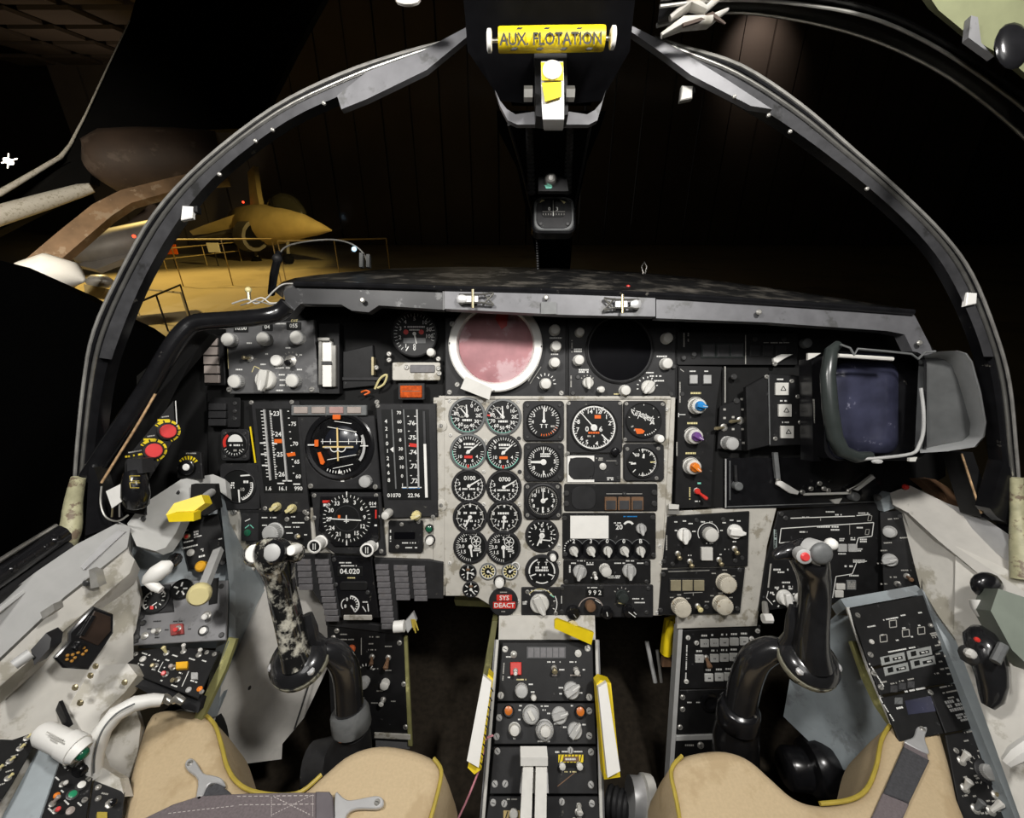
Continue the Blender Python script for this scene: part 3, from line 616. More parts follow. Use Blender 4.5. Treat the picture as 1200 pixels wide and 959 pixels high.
# raised right hatch
def hatch():
    f = Free('raised_hatch', 'raised right canopy hatch with a black rim and olive lining', 'canopy hatch', 1000, 40, .5)
    rim = smooth_path([(770, 30, .47), (850, 14, .48), (930, 22, .49), (1010, 42, .50), (1080, 72, .51), (1140, 110, .52), (1210, 170, .53), (1300, 262, .56), (1370, 370, .58)], 4)
    rim2 = smooth_path([(775, -6, .43), (850, -10, .44), (940, -6, .45), (1020, 6, .46), (1090, 36, .47), (1150, 74, .48), (1215, 120, .49), (1320, 205, .52), (1400, 320, .54)], 4)
    f.part('rim', lambda b: b.loft([[b.q(*p), b.q(*q), b.q(q[0], q[1], q[2] + .03), b.q(p[0], p[1], p[2] + .03)] for p, q in zip(rim, rim2)], GLOSS), sharp=40)
    f.part('edge', lambda b: b.tube3([b.q(*p) for p in rim], .0022, METAL, 8), label='thin bright edge')
    f.part('edge', lambda b: b.tube3([b.q(x * .35 + u * .65, y * .35 + v * .65 + 1, d * .35 + e * .65 - .003) for (x, y, d), (u, v, e) in zip(rim, rim2)], .0018, SCREWM, 8), label='thin worn edge')
    f.part('lining', lambda b: slab(b, [b.q(1040, -220, .38), b.q(1420, -220, .38), b.q(1440, 260, .46), b.q(1300, 170, .44), b.q(1185, 72, .42), b.q(1140, 45, .415), b.q(1100, 12, .41), b.q(1085, -10, .405)], (0, .01, .01), OLV), label='olive padded lining')
    f.part('hinge_plate', lambda b: slab(b, [b.q(1138, 18, .405), b.q(1146, 20, .405), b.q(1150, 50, .41), b.q(1165, 66, .41), b.q(1135, 44, .41)], (0, 0, .006), GREYP))
    f.part('mirror', lambda b: b.ball(b.q(1186, 54, .39), .018, GLOSS, 16, (.85, 1.15, .3)), label='black oval mirror')
hatch()
single('torn_lining', 'torn pale lining hanging at the top right of the overhead housing', 'lining', 820, 15, .46, lambda b: (b.tube3([b.q(*p) for p in ((775, 42, .46), (800, 28, .455), (830, 26, .455), (852, 12, .46))], [.004, .009, .008, .003], CREAM, 8, sq=.5), b.tube3([b.q(*p) for p in ((785, 22, .455), (808, 4, .45), (826, 12, .45), (846, -6, .45))], [.005, .010, .006, .006], CREAM, 8, sq=.5), b.tube3([b.q(*p) for p in ((800, 30, .45), (835, 18, .45), (850, 28, .45))], [.002, .003, .001], JETB, 6)))
single('loose_wire', 'thin pale wire at the very top left of the yellow handle', 'wire', 520, 8, .45, lambda b: b.tube3([b.q(*p) for p in smooth_path([(575, 4, .45), (592, 3, .45), (612, 2, .45), (640, -3, .45)], 4)], .0008, CREAM, 6))
single('worn_clip', 'chipped cream clip at the top edge left of the housing', 'clip', 480, 2, .44, lambda b: b.ball(b.q(478, 0, .44), .012, CREAM, 10, (1.1, .5, .4)))

# ---------------------------------------------------------------- glareshield
def glareshield():
    f = Free('glareshield', 'black glareshield hood with worn edges spanning the top of the panel', 'glareshield', 700, 345, .66)
    top = [(332, 346, .66), (345, 333, .66), (430, 335, .66), (520, 338, .66), (640, 341, .66), (770, 346, .66), (870, 352, .66), (960, 358, .66), (1070, 366, .66)]
    far = [(322, 338, .74), (345, 326, .84), (430, 317, .93), (520, 313, .98), (640, 314, .98), (770, 321, .92), (870, 333, .83), (960, 346, .76), (1062, 362, .69)]
    f.part('top_deck', lambda b: b.loft([[b.q(*p), b.q(*q), b.q(q[0], q[1] + 4, q[2]), b.q(p[0], p[1] + 4, p[2])] for p, q in zip(smooth_path(top, 3), smooth_path(far, 3))], mat('scuffed_black_deck', (.014, .014, .014), .45, var=.3, wear=(.22, .20, .17), wamt=.50, wscale=20, soft=.3)), sharp=50)
    def front(b):
        t = [(332, 342), (346, 332), (360, 331), (520, 336)]; u = [(338, 372), (352, 356), (400, 357), (412, 364), (432, 366), (444, 358), (520, 363)]
        slab(b, [b.q(x, y, .655) for x, y in t + u[::-1]], (0, 0, .018), EDGEM)
    f.part('front_edge', front)
    f.part('front_edge', lambda b: slab(b, [b.q(x, y, .652) for x, y in ((521, 337), (640, 342), (648, 343), (768, 347), (768, 371), (700, 370), (660, 369), (600, 366), (521, 362))], (0, 0, .018), LIPM), label='silver grey center section of the lip')
    f.part('front_edge', lambda b: slab(b, [b.q(x, y, .655) for x, y in ((769, 347), (900, 356), (1000, 362), (1060, 366), (1072, 370), (1090, 405), (1094, 416), (1072, 417), (1060, 392), (1040, 388), (900, 378), (769, 373))], (0, 0, .018), LIPM), label='silver grey right section of the lip')
    f.part('edge_bead', lambda b: b.tube3([b.q(x, y, d - .008) for x, y, d in smooth_path(top[1:], 3)], .0045, GLOSS, 8))
    f.part('left_arm', lambda b: b.tube3([b.q(*p) for p in smooth_path([(338, 357, .655), (328, 366, .655), (312, 371, .65), (270, 375, .65), (232, 378, .645), (216, 388, .64), (198, 412, .635), (170, 460, .63), (130, 520, .62), (104, 562, .615)], 3)], .0125, GLOSS, 12, sq=1.), sharp=70)
    f.part('arm_edge', lambda b: b.tube3([b.q(*p) for p in smooth_path([(182, 462, .60), (160, 500, .60), (140, 532, .60), (119, 566, .60)], 3)], .0016, mat('chipped_orange_edge', (.5, .33, .18), .4, var=.4, scale=150), 6), label='chipped orange-brown edge')
    f.part('left_gusset', lambda b: slab(b, [b.q(*p) for p in ((232, 384, .67), (200, 420, .665), (160, 490, .66), (120, 562, .65), (128, 584, .65), (150, 600, .66), (180, 470, .68), (246, 392, .69))], (0, 0, .02), BLK))
    f.part('right_arm', lambda b: slab(b, [b.q(*p) for p in ((1126, 530, .64), (1140, 530, .64), (1168, 612, .63), (1150, 606, .63))], (0, 0, .03), BLK))
    f.part('arm_edge', lambda b: b.tube3([b.q(*p) for p in ((1127, 532, .638), (1150, 602, .628))], .0014, MATS['chipped_orange_edge'], 6), label='chipped orange-brown edge')
    for x, y in ((425, 352), (222, 382), (889, 366), (1077, 402), (640, 349), (230, 560), ): 
        if x != 230: f.part('screw', lambda b: b.lathe([(.004, 0), (.004, .0015), (.0025, .003)], SCREWM, 10, Matrix.Translation(b.q(x, y, .648))))
    f.part('seam', lambda b: b.prism2([(-.0012, -.017), (.0012, -.017), (.0012, .017), (-.0012, .017)], 0, .002, DSCREW)).location = f.q(520, 350, .654)
    f.part('center_tab', lambda b: slab(b, [b.q(634, 354, .648), b.q(652, 354, .648), b.q(652, 368, .648), b.q(634, 368, .648)], (0, 0, .006), RUB))
    for x0, fl in ((556, 1), (730, -1)):
        def latch(b):
            y = 351 if fl > 0 else 357
            b.k = .645 / F; c = b.q(x0, y, .648); T = Matrix.Translation(c)
            for i in (-1, 1): b.tube3([c + Vector((-.022 * fl, .006 * i, .004)), c + Vector((.012 * fl, .006 * i, .005)), c + Vector((.028 * fl, .009 * i, .002))], .0016, METAL, 6)
            b.tube3([c + Vector((.012 * fl, .009, .002)), c + Vector((.028 * fl, -.008, .002))], .0014, METAL, 6); b.tube3([c + Vector((.012 * fl, -.009, .002)), c + Vector((.028 * fl, .008, .002))], .0014, METAL, 6)
            b.tube3([c + Vector((-.002, -.014, .006)), c + Vector((-.002, .013, .006))], .002, BRASS, 8); b.lathe([(.008, 0), (.008, .004), (.005, .006)], BARE, 12, T @ Matrix.Translation((-.018 * fl, 0, 0)))
            b.prism2([(c.x - .012, c.y - .006), (c.x + .006, c.y - .006), (c.x + .006, c.y + .006), (c.x - .012, c.y + .006)], c.z, c.z + .004, BARE, .0008)
        f.part('latch', latch, label='steel wire latch')
glareshield()
single('cotter_ring', 'tiny wire ring standing on the glareshield right of centre', 'ring', 755, 312, .85, lambda b: b.tube3([b.q(*p) for p in ((754, 321, .86), (752, 313, .86), (755, 307, .86), (758, 313, .86), (756, 321, .86))], .0014, METAL, 6))
single('red_cap', 'tiny red cap lying on the glareshield deck', 'cap', 735, 336, .74, lambda b: b.ball(b.q(736, 336.5, .735), .004, RED, 8))
def combiner():
    f = Free('gunsight_frame', 'thin curved combiner glass frame standing on the left of the glareshield', 'gunsight', 375, 300, .85)
    arch = smooth_path([(326, 318, .80), (327, 300, .80), (336, 289, .81), (360, 283, .83), (390, 281, .85), (412, 286, .87), (426, 297, .88), (431, 310, .88)], 4)
    f.part('wire_arch', lambda b: b.tube3([b.q(*p) for p in arch], .0016, SCREWM, 8))
    f.part('glass', lambda b: b.add([b.q(*p) for p in arch], [tuple(range(len(arch)))], GLASSC))
    f.part('bracket', lambda b: (b.tube3([b.q(327, 296, .80), b.q(321, 322, .79), b.q(318, 344, .76)], [.006, .007, .006], GLOSS, 8), b.ball(b.q(325, 303, .795), .009, BLK2, 10)))
    f.part('bracket', lambda b: (slab(b, [b.q(421, 296, .87), b.q(425, 296, .87), b.q(425, 313, .87), b.q(421, 313, .87)], (0, 0, .01), RUB), slab(b, [b.q(429, 298, .87), b.q(433, 298, .87), b.q(433, 313, .87), b.q(429, 313, .87)], (0, 0, .01), RUB)))
    f.part('lens', lambda b: b.ball(b.q(415, 292, .868), .005, GLINTB, 8), label='tiny glowing ball standing in for a bluish glint')  # emissive ball painted in as a glint, no lamp here
combiner()
single('coat_bolt', 'small pale bolt standing on the ledge left of the glareshield', 'bolt', 291, 345, .68, lambda b: (b.ball(b.q(291, 340, .68), .005, IVORY, 10), b.tube3([b.q(291, 342, .68), b.q(292, 352, .68)], .003, BRASS, 8)))
single('tangled_wire', 'loose tangle of thin grey wire on the ledge left of the glareshield', 'wire', 300, 352, .67, lambda b: (b.tube3([b.q(*p) for p in smooth_path([(272, 356, .668), (290, 351, .668), (300, 356, .665), (312, 350, .668), (322, 340, .67), (333, 333, .68), (352, 333, .68)], 5)], .0012, DIMW, 6), b.tube3([b.q(*p) for p in smooth_path([(282, 358, .665), (300, 353, .665), (318, 357, .665), (330, 352, .668)], 5)], .001, SCREWM, 6), b.tube3([b.q(*p) for p in smooth_path([(290, 356, .664), (306, 349, .664), (316, 355, .664), (326, 355, .664)], 5)], .001, CREAM, 6)))
# ---------------------------------------------------------------- the instrument panel board
def board_panel():
    f = It('instrument_board', 'grey main instrument panel board carrying all the dials', 'instrument panel', MAIN, 600, 550)
    f.part('backing', lambda b: b.poly([(150, 440), (232, 372), (345, 352), (520, 355), (1080, 370), (1120, 430), (1120, 560), (1050, 600), (1030, 596), (150, 596)], -16, -12, SHADE))
    f.part('center_section', lambda b: b.poly([(514, 464), (790, 464), (790, 500), (786, 560), (776, 722), (596, 724), (560, 701), (545, 699), (522, 699)], -6, 0, PLATE, .8))
    f.part('left_section', lambda b: b.poly([(258, 596), (521, 596), (521, 698), (505, 698), (440, 658), (438, 652), (392, 650), (372, 650), (345, 654), (300, 664), (290, 678), (279, 678), (270, 640)], -7, -1, PLATE, .8))
    f.part('upper_left_section', lambda b: b.poly([(236, 382), (522, 372), (522, 598), (240, 598)], -11, -8, SHADE))
    f.part('upper_section', lambda b: b.rect(521, 362, 796, 468, -6, -1, BLK, 0, .5))
    f.part('right_section', lambda b: b.poly([(778, 600), (874, 596), (912, 592), (900, 640), (888, 735), (794, 738), (794, 722), (776, 722)], -7, -1, PLATE, .8), label='pale grey right section')
    f.part('black_right_section', lambda b: b.poly([(788, 380), (1080, 380), (1078, 592), (912, 594), (786, 598)], -9, -5, SHADE, .5))
    f.part('hinge_strip', lambda b: (b.rect(508, 466, 521, 698, -1, 1, PLATE, 1, .5), [b.cyl(517, y, [(7, -1), (7, 1.6), (6, 2)], PLATE, 16) for y in (499, 592, 680)]))
    f.part('divider_rail', lambda b: b.poly([(786, 466), (791, 466), (786, 600), (778, 720), (772, 720), (781, 560)], 0, 2, PLATE, .6))
    f.part('top_rail', lambda b: b.rect(522, 464, 786, 468, 0, 1.6, PLATE, 0, .5))
    f.screws([(517, 499), (517, 592), (517, 680)], 2.4, SCREWM, 2)
    f.screws([(564, 471), (607, 471), (569, 517), (608, 515), (567, 553), (609, 553), (567, 591), (609, 591), (527, 470), (528, 510), (604, 650), (527, 660), (655, 660), (655, 640), (778, 540), (781, 480), (775, 660), (773, 640), (770, 718), (607, 705)], 2.3, KNOBW, 0)
    f.screws([(608, 514), (609, 553)], 2.5, DSCREW, .3)
    f.screws([(286, 670), (274, 600)], 4, SCREWM, -.8)
    f.zt = 0; f.done()
board_panel()

# ---------------------------------------------------------------- dials
def dial(name, label, cx, cy, r, paint, group='round dials on the grey center panel', sq=None, needles=(), case=None, scr=None, rimw=3.2, cat='dial', face=None, extra=None, h=4, rim=None, fr=None, round_case=False):
    f = It(name, label, cat, fr or MAIN, cx, cy, group)
    if sq:
        f.part('case', lambda b: b.poly(rr(*sq, 4, 3), 0, h, case or BLK2, 1)); zz = h
        f.screws(scr if scr is not None else corners(*sq, 5), 2.3, SCREWM if scr else DSCREW, h)
    else: zz = 0
    f.part('bezel', lambda b: b.cyl(cx, cy, [(r + rimw, zz - .4), (r + rimw, zz + 1.6), (r + rimw - .8, zz + 2.4), (r + .6, zz + 2.6), (r, zz + 1.2), (r - .3, zz + .8)], rim or BLK2, 40))
    def fc(b):
        b.flat = True; b.ring(cx, cy, 0, r, zz + 1.25, face or FACE, n=40); paint(b, zz + 1.4)
    df = f.part('dial_face', fc)
    for a, l, w, tail, col in needles:
        f.part('needle', lambda b: (b.tick(cx, cy, a, -tail, l, w, zz + 1.9, col, w * .7), b.cyl(cx, cy, [(w * 1.1, zz + 1.6), (w * 1.1, zz + 2.1), (w * .5, zz + 2.3)], col, 10) if tail >= 0 else None), df)
    if extra: extra(f, zz + 1.2)
    return f.done()
def nums(b, cx, cy, r, lst, size, z, m=None):
    for t, a in lst: 
        q = math.radians(a); b.text(t, cx + r * math.sin(q), cy - r * math.cos(q), size, z, m or WHT)
# engine pairs
def p_tach(side, green):
    cx, cy = green
    def fn(b, z):
        b.ticks(cx, cy, 21, 20, 320, 15.5, 18, .6, z, WHT); nums(b, cx, cy, 12.8, [(str(n), 25 + 32 * i) for i, n in enumerate((0, 10, 20, 30, 40, 50, 60, 70, 80))], 4.2, z)
        b.ring(cx - 6, cy - 5, 6.2, 7, z + .05, DIMW); b.ticks(cx - 6, cy - 5, 10, 0, 324, 4.6, 6.4, .6, z, WHT); b.micro(cx, cy + 5, 11, 3.4, z, WHT, 1)
        b.ring(cx, cy, 18.2, 19.4, z + .1, GRN, 150, 268)
        if side: b.tick(cx, cy, 277, 15, 20, 1.8, z + .2, RED)
    return fn
pair = [('left', 547, 'first'), ('right', 589.5, 'second')]
ENG = 'paired engine dials in two columns'
dial('engine_dial', 'engine dial with small inset dial, top left of the paired dials', 547.5, 487.5, 18.5, p_tach(0, (547.5, 487.5)), ENG, needles=[(-4, 13, 1.8, 0, WHT), (-40, 12, 1.6, 0, WHT)], rim=RUB)
dial('engine_dial', 'engine dial with red mark at its left edge, top right of the paired dials', 589.5, 489, 18.5, p_tach(1, (589.5, 489)), ENG, needles=[(-4, 13, 1.8, 0, WHT), (-40, 12, 1.6, 0, WHT)], rim=RUB)
def p_egt(cx, cy, col):
    def fn(b, z):
        b.ticks(cx, cy, 34, 90, 420, 14.5, 18, .65, z, WHT); b.micro(cx + 1, cy - 9, 13, 3.6, z, WHT); b.box(cx - 5, cy - 6, cx + 5, cy - 4.6, z, WHT)
        b.box(cx - 4.8, cy + 4.4, cx + 4.8, cy + 7.6, z, col); nums(b, cx, cy, 11.5, [('4', 120), ('6', 155), ('8', 200), ('10', 240), ('0', 300)], 3.8, z)
        b.ring(cx, cy, 18, 19.3, z + .1, GRN, 110, 275); b.tick(cx, cy, 181, 15, 20.4, 2.2, z + .2, RED)
    return fn
dial('engine_dial', 'engine temperature dial with a red center bar, second row left', 549, 529.5, 18.5, p_egt(549, 529.5, RED), ENG, needles=[(52, 14, 2, 3, WHT), (-34, 19, 1.6, -14, WHT)], rim=RUB)
dial('engine_dial', 'engine temperature dial with an orange center bar, second row right', 590, 530.5, 18.5, p_egt(590, 530.5, ORG), ENG, needles=[(48, 14, 2, 3, WHT), (-38, 19, 1.6, -14, WHT)], rim=BLK2)
def p_ff(cx, cy, txt):
    def fn(b, z):
        b.text(txt, cx + 1, cy - 9, 5, z, WHT); b.ring(cx, cy, 15.6, 16.2, z, WHT, 60, 300); b.ticks(cx, cy, 17, 60, 300, 13.5, 17, .6, z, WHT)
        nums(b, cx, cy, 11.4, [('9', 80), ('8', 110), ('7', 145), ('6', 180), ('5', 215), ('4', 250), ('3', 283)], 4, z); b.micro(cx, cy + 3.5, 15, 2.8, z, WHT)
    return fn
dial('engine_dial', 'fuel flow dial with a white number row, third row left', 549.5, 569.5, 17, p_ff(549.5, 569.5, '0100'), ENG, needles=[(60, 14, 2, 0, WHT)])
dial('engine_dial', 'fuel flow dial with a white number row, third row right', 590.5, 571, 17.5, p_ff(590.5, 571, '0700'), ENG, needles=[(62, 14, 2, 0, WHT)])
def p_noz(cx, cy):
    def fn(b, z):
        b.ring(cx, cy, 14.8, 15.6, z, DIMW); b.ticks(cx, cy, 11, 0, 330, 12.5, 16.5, .8, z, WHT); nums(b, cx, cy, 13.4, [('0', 0), ('1', 36), ('2', 72), ('8', 290)], 4, z); b.micro(cx, cy - 5, 15, 3.4, z, WHT); b.micro(cx, cy + 4.5, 14, 3, z, WHT)
        nums(b, cx, cy, 11, [('7', 250), ('6', 220), ('4', 150), ('3', 115)], 3.6, z)
    return fn
dial('engine_dial', 'nozzle position dial, fourth row left', 551, 606, 17, p_noz(551, 606), ENG, needles=[(208, 13, 2.2, 0, WHT)])
dial('engine_dial', 'nozzle position dial, fourth row right', 591, 606.5, 17.5, p_noz(591, 606.5), ENG, needles=[(186, 13, 2.2, 0, WHT)])
def p_press(cx, cy):
    def fn(b, z):
        b.ticks(cx, cy, 24, 180, 385, 14, 17, .6, z, WHT); nums(b, cx, cy, 10.5, [('1.5', 235), ('2.0', 272), ('2.5', 315), ('3', 0)], 4, z)
        b.ring(cx + 6.5, cy - 6.5, 5, 5.8, z, WHT); b.ticks(cx + 6.5, cy - 6.5, 5, 30, 318, 0, 4.2, 1, z, WHT); b.micro(cx + 7.5, cy + 2, 9, 7, z, WHT, 3); nums(b, cx, cy, 12.5, [('5', 115), ('1', 140)], 4, z)
    return fn
dial('engine_dial', 'pressure dial with a small ringed cross, fifth row left', 551.5, 640.5, 17, p_press(551.5, 640.5), ENG, needles=[(172, 12, 2.4, 0, WHT)])
dial('engine_dial', 'pressure dial with a small ringed cross, fifth row right', 590, 641.5, 17, p_press(590, 641.5), ENG, needles=[(178, 12, 2.4, 0, WHT)])
SM = 'thumb-sized dials below the paired engine dials'
def p_small(cx, cy, col):
    return lambda b, z: (b.ticks(cx, cy, 5, 250, 470, 4.5, 8, 1.1, z, WHT), b.box(cx - 2, cy - 5, cx + 2, cy - 2.6, z + .05, col), b.ticks(cx, cy, 3, 140, 220, 6, 8, .8, z, WHT))
dial('small_dial', 'thumb-sized black dial with a long needle under the fifth dial row', 548.5, 671, 8.3, p_small(548.5, 671, BRNL), SM, needles=[(186, 8, 1.4, 0, WHT), (95, 7, 1.6, -2, WHT)], rimw=1.8)
dial('small_dial', 'thumb-sized black dial lowest of the small dials', 552, 690.5, 8, p_small(552, 690.5, BRNL), SM, needles=[(140, 6.5, 1.6, 0, WHT)], rimw=1.8)
def p_ring(cx, cy): return lambda b, z: (b.ticks(cx, cy, 12, 0, 330, 4.2, 7.8, 1.5, z, IVORY), b.ring(cx, cy, 7.6, 8.4, z, WHT))
dial('small_dial', 'thumb-sized dial with cream radial bars and no arc', 572, 669.5, 8.3, p_ring(572, 669.5), SM, needles=[(120, 6, 1.4, 0, WHT)], rimw=1.6, rim=RUB)
dial('small_dial', 'thumb-sized dial with cream radial bars and a metal loop at top right', 597.5, 669.5, 8.3, p_ring(597.5, 669.5), SM, needles=[(60, 6, 1.4, 0, WHT)], rimw=1.6, rim=RUB,
     extra=lambda f, z: f.part('wire_loop', lambda b: b.ring(604, 663, 4, 5.2, z + 1.5, WHT, -60, 150)))
# third column
C3 = 'dials of the third column'
def p1(cx, cy): return lambda b, z: (b.ticks(cx, cy, 28, 215, 500, 14.5, 17.8, .7, z, WHT), b.ticks(cx, cy, 8, 118, 190, 15, 17.5, .9, z, ORG), nums(b, cx, cy, 13, [('0', 10), ('2', 52), ('3', 300), ('4', 265)], 4, z), b.text('T T', cx, cy + 6, 4.5, z, WHT), b.micro(cx + 11, cy + 6, 6, 3, z, DIMW))
dial('engine_dial', 'square-cased dial with an upright needle and orange lower arc', 637, 493.5, 18.5, p1(637, 493.5), C3, sq=(613, 470, 660.5, 517), needles=[(0, 16, 2, 0, WHT)], rimw=1.6)
def p2(cx, cy): return lambda b, z: (b.ticks(cx, cy, 40, 0, 351, 14.5, 17.8, .7, z, WHT), nums(b, cx, cy, 13.2, [('2', 35), ('5', 88), ('4', 135), ('6', 178), ('8', 238), ('1', 300)], 4.6, z), b.micro(cx + 2, cy - 8, 11, 5, z, WHT, 2))
dial('engine_dial', 'square-cased dial with a broad needle pointing left', 636.5, 541, 18.5, p2(636.5, 541), C3, sq=(614, 519, 660.5, 564), needles=[(270, 15, 3.2, 0, WHT), (180, 17, 1.4, -10, WHT), (0, 17, 1.4, -10, WHT)], rimw=1.6)
def p3(cx, cy): return lambda b, z: (b.ticks(cx, cy, 60, 0, 354, 15, 16.6, .5, z, DIMW), nums(b, cx, cy, 12.4, [(str(i or 12), 30 * i) for i in range(12)], 4.2, z))
dial('clock', 'black clock with both hands upright in the third dial column', 636, 586, 17.5, p3(636, 586), C3, sq=(614, 566, 658, 608), needles=[(0, 14, 1.5, 2, WHT), (62, 6, 2.6, 0, WHT), (182, 14, 2.2, -7, WHT)], rimw=3, scr=[(618, 570), (618, 603), (653, 570), (654, 603)], cat='clock')
def p4(cx, cy): return lambda b, z: (b.ticks(cx, cy, 15, 225, 505, 13.5, 16.4, 1, z, WHT), nums(b, cx, cy, 11.5, [('0', 0), ('1', 40), ('2', 75), ('3', 110), ('9', 320)], 4, z), b.micro(cx, cy - 6, 6, 4.6, z, WHT, 2), b.line(cx, cy + 5, cx + 10, cy + 6, 1.2, z, WHT))
dial('pressure_dial', 'round dial with two crossed short hands beside the white card', 635, 627.5, 16, p4(635, 627.5), C3, needles=[(205, 13, 2.2, 0, WHT), (190, 9, 3, 0, WHT)], rimw=3.8)
def p5(cx, cy): return lambda b, z: (b.ring(cx, cy, 14, 15.6, z, WHT, -100, -20), b.ring(cx, cy, 14, 15.6, z, WHT, 20, 100), b.ring(cx, cy, 13, 14.5, z, WHT, 150, 210), b.ring(cx, cy, 14.4, 15.2, z, WHT, -130, -105), b.ring(cx, cy, 14.4, 15.2, z, WHT, 105, 130), b.micro(cx, cy - 3, 15, 6.5, z, WHT, 2), b.text('T', cx - 4, cy - 9, 4, z, WHT), b.text('T', cx + 5, cy - 9, 4, z, WHT), b.micro(cx, cy + 4, 6, 3, z, WHT), b.line(cx - 13, cy + 5, cx - 7, cy + 3, 1.4, z, WHT), b.line(cx + 13, cy + 5, cx + 7, cy + 3, 1.4, z, WHT))
dial('fuel_dial', 'round dial with white arcs above the grey rotary selector', 635, 669.5, 16, p5(635, 669.5), C3, rimw=4)
def knobthing(name, label, cat, x, y, r, h, mt, base=None, **kw):
    f = It(name, label, cat, MAIN, x, y); f.zt = 0
    f.part('base', lambda b: b.cyl(x, y, [(base or r * 1.3, 0), (base or r * 1.3, 1.5), ((base or r * 1.3) * .85, 2.2)], BLK, 18)); f.zt = 2
    f.knob(x, y, r, h, mt, 'round', **kw); return f.done()
knobthing('push_button', 'small white push button at lower right of the crossed-hands dial', 'button', 647.5, 652, 3.8, 7, WHITE, 7)
knobthing('push_button', 'white push button just above the red SYS DEACT light', 'button', 585.5, 681, 5.4, 8, WHITE, 7.2)
def sysd():
    f = It('warning_light', 'round dark light with red plates reading SYS DEACT', 'light', MAIN, 590, 705)
    f.part('bezel', lambda b: b.cyl(590, 705, [(17, 0), (17, 2), (16, 3)], BLK2, 32)); f.part('lens', lambda b: (b.rect(582, 696, 600, 703, 2.6, 3.6, RED, .5, .2), b.rect(578, 704.3, 604, 712, 2.6, 3.6, RED, .5, .2)), label='red lens plates')
    f.mk.text('SYS', 591, 699.6, 5.4, 3.8, WHT); f.mk.text('DEACT', 591, 708.2, 5.4, 3.8, WHT); f.mk.micro(590, 693, 8, 1.6, 3.2, DIMW); f.mk.micro(590, 715.5, 5, 1.6, 3.2, DIMW); f.done()
sysd()
def fuelsel():
    f = It('selector_unit', 'black square panel with one big grey pointer knob beside the SYS DEACT light', 'control panel', MAIN, 634, 705)
    f.plate(rpoly(611, 688, 657, 722, 1), 2, BLK2); f.screws([(618, 693), (651, 718)], 2.6)
    m = f.mk; m.ring(633, 707, 17, 17.8, 2.2, IVORY, -50, 60); m.ring(633, 707, 19, 20, 2.2, WHT, 62, 118); m.ticks(633, 707, 7, -80, 110, 15.5, 18, .9, 2.2, WHT); m.micro(629, 691.5, 14, 2, 2.2, WHT); m.micro(642, 691.5, 6, 2, 2.2, WHT); m.micro(615, 706, 5, 4, 2.2, WHT, 2); m.line(645, 696, 649, 699, 1.5, 2.2, GRN)
    f.knob(632, 706, 11, 9, KNOBW, 'pointer', 155); f.done()
fuelsel()
# big dials on the right
def p_air(cx, cy):
    def fn(b, z):
        b.ring(cx, cy, 23.5, 25, z, WHT); b.ticks(cx, cy, 50, 0, 352.8, 22, 24, .6, z, WHT); b.ticks(cx, cy, 10, 0, 324, 20.5, 25, 1.1, z, WHT)
        nums(b, cx, cy, 19, [('14', 345), ('12', 15), ('1', 50), ('2', 75), ('8', 290), ('7', 262), ('6', 228), ('5', 205), ('4', 170), ('3', 140)], 5, z); b.box(cx + .8, cy - 14.5, cx + 8, cy - 10.5, z + .1, ORG); b.micro(cx + 1, cy + 6, 15, 3, z + .1, ORG); b.text('0', cx - 8, cy + 2, 6, z, WHT); b.text('6', cx + 8, cy + 2, 6, z, WHT); b.micro(cx - 3, cy + 10, 9, 2.6, z, DIMW)
        b.line(cx + 9, cy + 8, cx + 18, cy + 17, 1.4, z, WHT); b.line(cx + 8, cy - 16, cx + 11, cy - 24, 1, z, WHT)
    return fn
dial('airspeed_dial', 'largest round dial of the center panel, white ring and orange flag', 695, 501, 26, p_air(695, 501), None, sq=(664, 469.5, 728.5, 531), needles=[(-41, 24, 1.3, 0, WHT), (-41, 4, 3.5, 4, WHT)], rimw=1.4, scr=[(666, 473), (725.5, 473), (665, 531)], extra=lambda f, z: f.knob(719.5, 529, 5, 4, GLOSS, 'flute', z=4))
def p_slip(cx, cy):
    def fn(b, z):
        rg = random.Random(3)
        for i in range(46):
            t = rg.uniform(-1, 1); x = cx - 1 + 13 * t + rg.uniform(-1, 1); y = cy - 4 + 6 * t + rg.uniform(-3.4, 3.4); a = rg.choice((.5, .5, 1.2, -1.0)) + rg.uniform(-.3, .3); l = rg.uniform(2, 5); b.line(x - l * math.cos(a) / 2, y - l * math.sin(a) / 2, x + l * math.cos(a) / 2, y + l * math.sin(a) / 2, .8, z, WHT)
        b.flatpoly([(cx - 11, cy + 10), (cx - 3, cy + 10.5), (cx + 1, cy + 13), (cx - 1, cy + 16), (cx - 8, cy + 16.5)], z + .1, ORG); b.ticks(cx, cy, 6, 175, 130, 17, 18.5, 1, z, WHT); b.ticks(cx, cy, 2, 222, 240, 14, 17, 1.6, z, DIMW); b.ticks(cx, cy, 5, -80, 80, 16.5, 18, .7, z, WHT)
    return fn
dial('attitude_dial', 'small dial with a scribble of white lines and an orange flag', 752.5, 492.5, 19.5, p_slip(753, 492), None, sq=(730, 470, 779, 518), rimw=1.5, scr=[(733, 473.5), (775, 474), (731.5, 515)], extra=lambda f, z: f.knob(769.5, 513.5, 4.6, 11, WHITE, 'round', z=4))
def p_vsi(cx, cy): return lambda b, z: (b.ring(cx, cy, 15, 15.6, z, WHT, 0, 190), b.ticks(cx, cy, 20, -15, 195, 13.5, 15.8, .6, z, WHT), b.ticks(cx, cy, 8, 0, 315, 11.5, 16, 1, z, WHT), b.tick(cx, cy, 88, 9, 15.5, 1.6, z, IVORY), b.text('60', cx - 6.5, cy - 8.5, 4, z, WHT))
